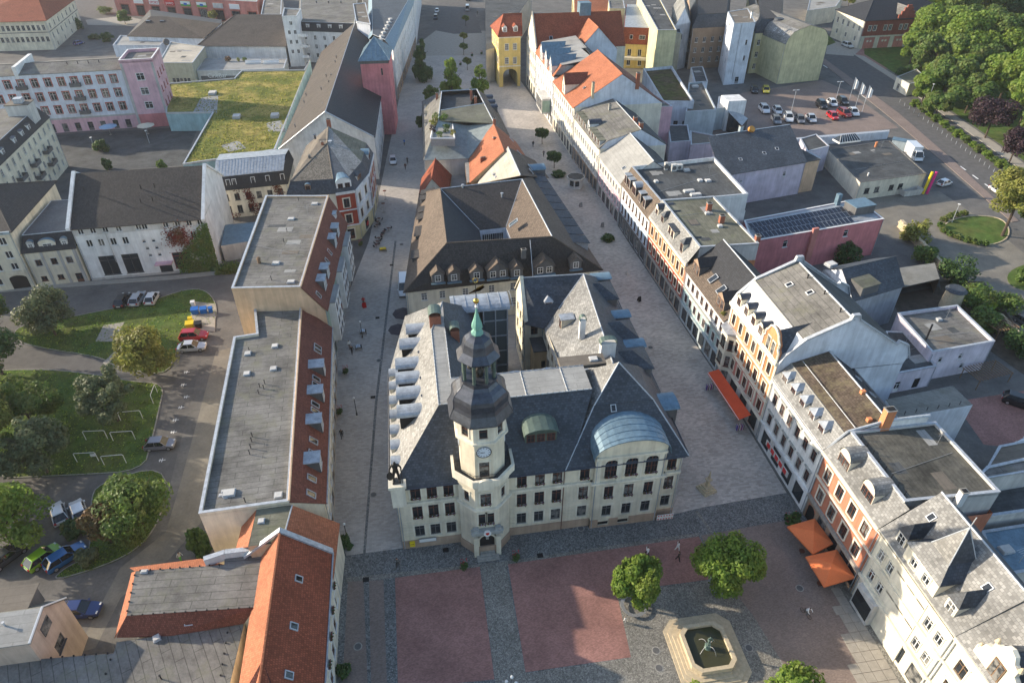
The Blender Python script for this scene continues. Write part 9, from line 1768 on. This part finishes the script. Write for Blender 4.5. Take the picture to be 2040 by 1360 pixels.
for k in range(9):c=Q(762+rr.uniform(-12,12),440+k*6.5,0);e=thing('cafe_set','dark cafe table with chairs beside the corner house','table',c,rr.uniform(0,3),'cafe tables by the corner house');part(e,'table_top',cyl(.42,.7,.75),'brown');part(e,'leg',cyl(.04,0,.7,6),'black');[part(e,'chair',(lambda m:(m.box(s*.7-.22,s*.7+.22,-.22,.22,.42,.47),m.box(s*.92-.03,s*.92+.03,-.22,.22,.47,.9),m)[-1])(MB()),'black')for s in(-1,1)]
for x,y,w,l in((763,500,1.6,'yellow handcart at the end of the cafe tables'),(715,695,1.2,'shop rack with goods nearest the walkers'),(724,664,1.2,'shop rack with goods at the lamp')):e=thing('goods_rack',l,'rack',Q(x,y,0),.1);mb=MB();mb.box(-w/2,w/2,-.5,.5,.5,.6);[mb.box(a,a+.06,b,b+.06,0,.5)for a in(-w/2,w/2-.06)for b in(-.5,.44)];part(e,'frame',mb,'black');mb=MB();[mb.box(-w/2+.1+k*.3,-w/2+.35+k*.3,-.4,.4,.6,.75+.1*(k%2))for k in range(int(w/.32))];part(e,'goods',mb,'yellowplastic' if 'yellow' in l else 'lightblue')
def ring_bench(px,py,r,label):e=thing('ring_bench',label,'bench',Q(px,py,0));mb=MB();N=20;[mb.slab([(q*math.cos(a),q*math.sin(a),.45)for q,a in((r,6.283*k/N),(r,6.283*(k+1)/N),(r-.45,6.283*(k+1)/N),(r-.45,6.283*k/N))],.06)for k in range(N)];part(e,'seat',mb,'grey');[part(e,'leg',cyl(.04,0,.45,5,None,(r-.2)*math.cos(.785*k),(r-.2)*math.sin(.785*k)),'black')for k in range(8)]
ring_bench(1262,1208,1.7,'grey ring bench round the left square tree');ring_bench(1436,1168,1.7,'grey ring bench round the large square tree')
# notice boxes on the town hall, barrier, posts, container, poles
e=thing('letter_box','yellow letter box on the town hall plinth','letter box',(1.3,-.32,.8));mb=MB();mb.box(-.35,.35,-.2,.18,0,.75);part(e,'box',mb,'yellowplastic');mb=MB();mb.box(-.25,.25,-.22,-.2,.5,.56);part(e,'slot',mb,'black')
e=thing('site_barrier','red and white barrier by the right corner of the town hall','barrier',(36.9,-.9,0));mb=MB();mb.box(-1.2,1.2,-.05,.05,.3,1.3);part(e,'panel',mb,'white')
for k in range(6):
 for z in(.4,1.05):mb=MB();mb.box(-1.1+.4*k,-.9+.4*k,-.07,-.05,z,z+.2);part(e,'stripe',mb,'redpaint')
for x,y,m,l in((1838,386,'yellowplastic','tall yellow slanted post by the pavilion'),(1846,386,'magenta','tall magenta slanted post by the pavilion')):e=thing('advertising_post',l,'post',Q(x,y,0));mb=MB();mb.bar((0,0,0),(.8,.3,6),.35,0,10);part(e,'tube',mb,m)
e=thing('waste_container','pale grey open waste container by the white pavilion','container',Q(1812,388,0),.1);mb=MB();mb.rings([[Vector((x*s,y*s,z))for x,y in((-3,-1.1),(3,-1.1),(3,1.1),(-3,1.1))]for s,z in((.85,.1),(1,1.8))],0,cap=False);mb.poly([(-2.6,-.9,.3),(2.6,-.9,.3),(2.6,.9,.3),(-2.6,.9,.3)]);part(e,'tub',mb,'palegrey')
e=thing('dark_container','dark blue grey box container beside the main road','container',Q(1796,298,0),-.7);mb=MB();mb.box(-3.2,3.2,-1.3,1.3,0,2.8);part(e,'box',mb,'bluegrey');mb=MB();mb.box(-3.3,3.3,-1.4,1.4,2.8,2.95);part(e,'lid',mb,'zincblue')
for k in range(22):f=k/21;e=inst('bollard',cyl(.07,0,1.0,6).build('bollard',[M['cap']]).data,None,Q(1792+f*240,212+f*196,.12))if k==0 else bo_.copy();COL.objects.link(e)if k else None;bo_=e;e.location=Q(1792+f*196,204+f*146,.12);tag(e,'grey bollard post in the row along the main road','bollard','bollards along the main road')
[bpy.data.objects.remove(o)for o in list(bpy.data.objects)if o.name.startswith('bollard')and 'label' not in o]
def stone_wall(px,h,label):
 P=[Q2(x,y,0)for x,y in px];c=P[0];e=thing('stone_wall',label,'wall',(c.x,c.y,0));rr=random.Random(3);mb=MB();vs=[MB()for _ in range(3)];ms=[]
 for v in range(3):a=.34+.07*v;vs[v].box(-a,a,-.36,.36,0,.34);o=vs[v].build('stone',[M['sand']]);ms.append(o.data);bpy.data.objects.remove(o)
 for a,b in zip(P,P[1:]):
  d=b-a;n=int(d.length/.85)
  mb.obox((a.x,a.y,0),d,0,d.length,-.28,.28,0,h*.85)
  for r in range(int(h/.55)):
   for k in range(n):q=a+d*((k+.5*(r%2)+.25)/n);inst('stone',ms[rr.randint(0,2)],e,(q.x+rr.uniform(-.06,.06),q.y,r*.55+rr.uniform(-.05,.1)),math.atan2(d.y,d.x)+rr.uniform(-.2,.2))
 part(e,'core',mb,'sand',False)
stone_wall(((1790,452),(1838,502),(1874,540)),2.2,'old sandstone rubble wall beside the parking yard');stone_wall(((1985,640),(2040,700)),2.2,'old sandstone rubble wall below the bushes at the right')
e=thing('stone_stump','round stone tower stump with dark slate cap in the yard','tower',Q(1890,612,0));part(e,'wall',cyl(2.0,0,4.2,14,1.7),'sand');part(e,'cap',cyl(2.1,4.2,4.7,14,1.5),'slate')
for l,o,n in(('wooden pergola of thin beams above the pergola bush',(1965,668),9),('wooden pergola of thin beams by the lower garden',(1925,765),13)):
 e=thing('pergola',l,'pergola',Q(*o,0),.15)
 for k in range(n):mb=MB();mb.box(k*.6,k*.6+.12,-2,2,2.2,2.32);part(e,'beam',mb,'wood')
 for x in(.2,n*.6-.4):[part(e,'post',(lambda m:(m.box(x,x+.12,y,y+.12,0,2.2),m)[-1])(MB()),'wood')for y in(-1.8,1.7)]
 # people
_fig={}
def person(px,py,rz,shirt,trousers,label,pose='walk',h=1.98,hair='hair',z=0.0):
 key=(pose,shirt,trousers,hair)
 if key not in _fig:
  me=figure('person',None,0,1.0,None,pose);me.materials.clear()
  for n in(shirt,trousers,'skin',hair,'black'):me.materials.append(M[n])
  for p in me.polygons:
   c=p.center;p.material_index=3 if c.z>.925 or(c.z>.89 and c.y>(-.16 if pose=='ride' else.0))else 2 if c.z>.835 and abs(c.x)<.06 else 2 if(abs(c.x)>.115 and c.z<.54 and pose!='ride')else 4 if c.z<.06 and pose!='ride' else 1 if c.z<.545 else 0
  _fig[key]=me
 o=bpy.data.objects.new('person',_fig[key]);COL.objects.link(o);o.location=Q(px,py,z);o.scale=(h,h,h);o.rotation_euler=(0,0,rz);return tag(o,label,'person')
for a in((725,607,.3,'redpaint','darkgrey','walker in a red jacket on the left street'),(682,872,.1,'black','black','walker in black beside the long row house'),(793,1128,3.0,'darkgrey','black','pedestrian in dark clothes left of the town hall portal'),(1349,1096,1.6,'white','white','pedestrian in white clothes on the red paving'),(1350,1116,1.2,'black','black','pedestrian in black clothes on the red paving'),(1288,1106,-1.2,'white','black','pedestrian behind the left square tree'),(1244,1239,1.0,'white','palegrey','small pedestrian in pale clothes beside the ring bench','walk',1.3),(362,1117,1.0,'palegrey','greenpaint','worker in green trousers on the service road'),(702,705,.4,'black','black','walker in black in front of the shop racks'),(697,694,.8,'white','darkgrey','walker in a white top beside the shop door'),(808,338,.2,'brown','darkgrey','walker on the left street behind the white car'),(1062,293,.4,'black','black','walker in black on the right street'),(1083,312,.2,'darkgrey','black','walker beside the ball tree on the right street'),(951,30,.2,'black','black','walker far up the street beside the van')):person(*a)
def cyclist(px,py,rz,shirt,label):
 p=Q(px,py,0);e=thing('bicycle','bicycle ridden by the '+label,'bicycle',p,rz);mb=MB()
 for y in(-.52,.52):
  w=MB();pts=[Vector((0,y+.33*math.cos(.449*k),.34+.33*math.sin(.449*k)))for k in range(14)];[w.bar(pts[k],pts[(k+1)%14],.025,0,4)for k in range(14)];part(e,'wheel',w,'rubber')
 for a,b in(((0,-.52,.34),(0,-.4,.95)),((0,-.42,.8),(0,.12,.4)),((0,.12,.4),(0,.52,.34)),((0,.52,.34),(0,.22,.8)),((0,.12,.4),(0,.22,.92)),((0,-.42,.82),(0,.2,.78)),((-.27,-.38,1.0),(.27,-.38,1.0))):mb.bar(a,b,.022,0,5)
 part(e,'frame',mb,'black');mb=MB();mb.box(-.07,.07,.12,.36,.92,.98);part(e,'saddle',mb,'black');person(px,py,rz,shirt,'darkgrey',label,'ride')
cyclist(1604,1224,.35,'white','cyclist in a white top on the pink paving');cyclist(812,326,3.1,'black','cyclist in dark clothes riding away up the left street');cyclist(806,290,3.1,'signblue','cyclist in blue riding away up the left street')
# ------ the morning air
hz_=MB();hz_.box(-915,915,-315,1515,-1.0,84.0);ho_=hz_.build('haze',[]);ho_['kind']='stuff';tag(ho_,'thin pale morning haze over the whole town','haze',None,'stuff')
hm_=bpy.data.materials.new('thin_haze');hm_.use_nodes=True;hn_=hm_.node_tree;hn_.nodes.remove(hn_.nodes['Principled BSDF']);pv_=hn_.nodes.new('ShaderNodeVolumePrincipled')
pv_.inputs['Color'].default_value=(.92,.94,1.0,1);pv_.inputs['Density'].default_value=.0001;pv_.inputs['Anisotropy'].default_value=.3;hn_.links.new(pv_.outputs[0],hn_.nodes['Material Output'].inputs['Volume'])
ho_.data.materials.clear();ho_.data.materials.append(hm_)
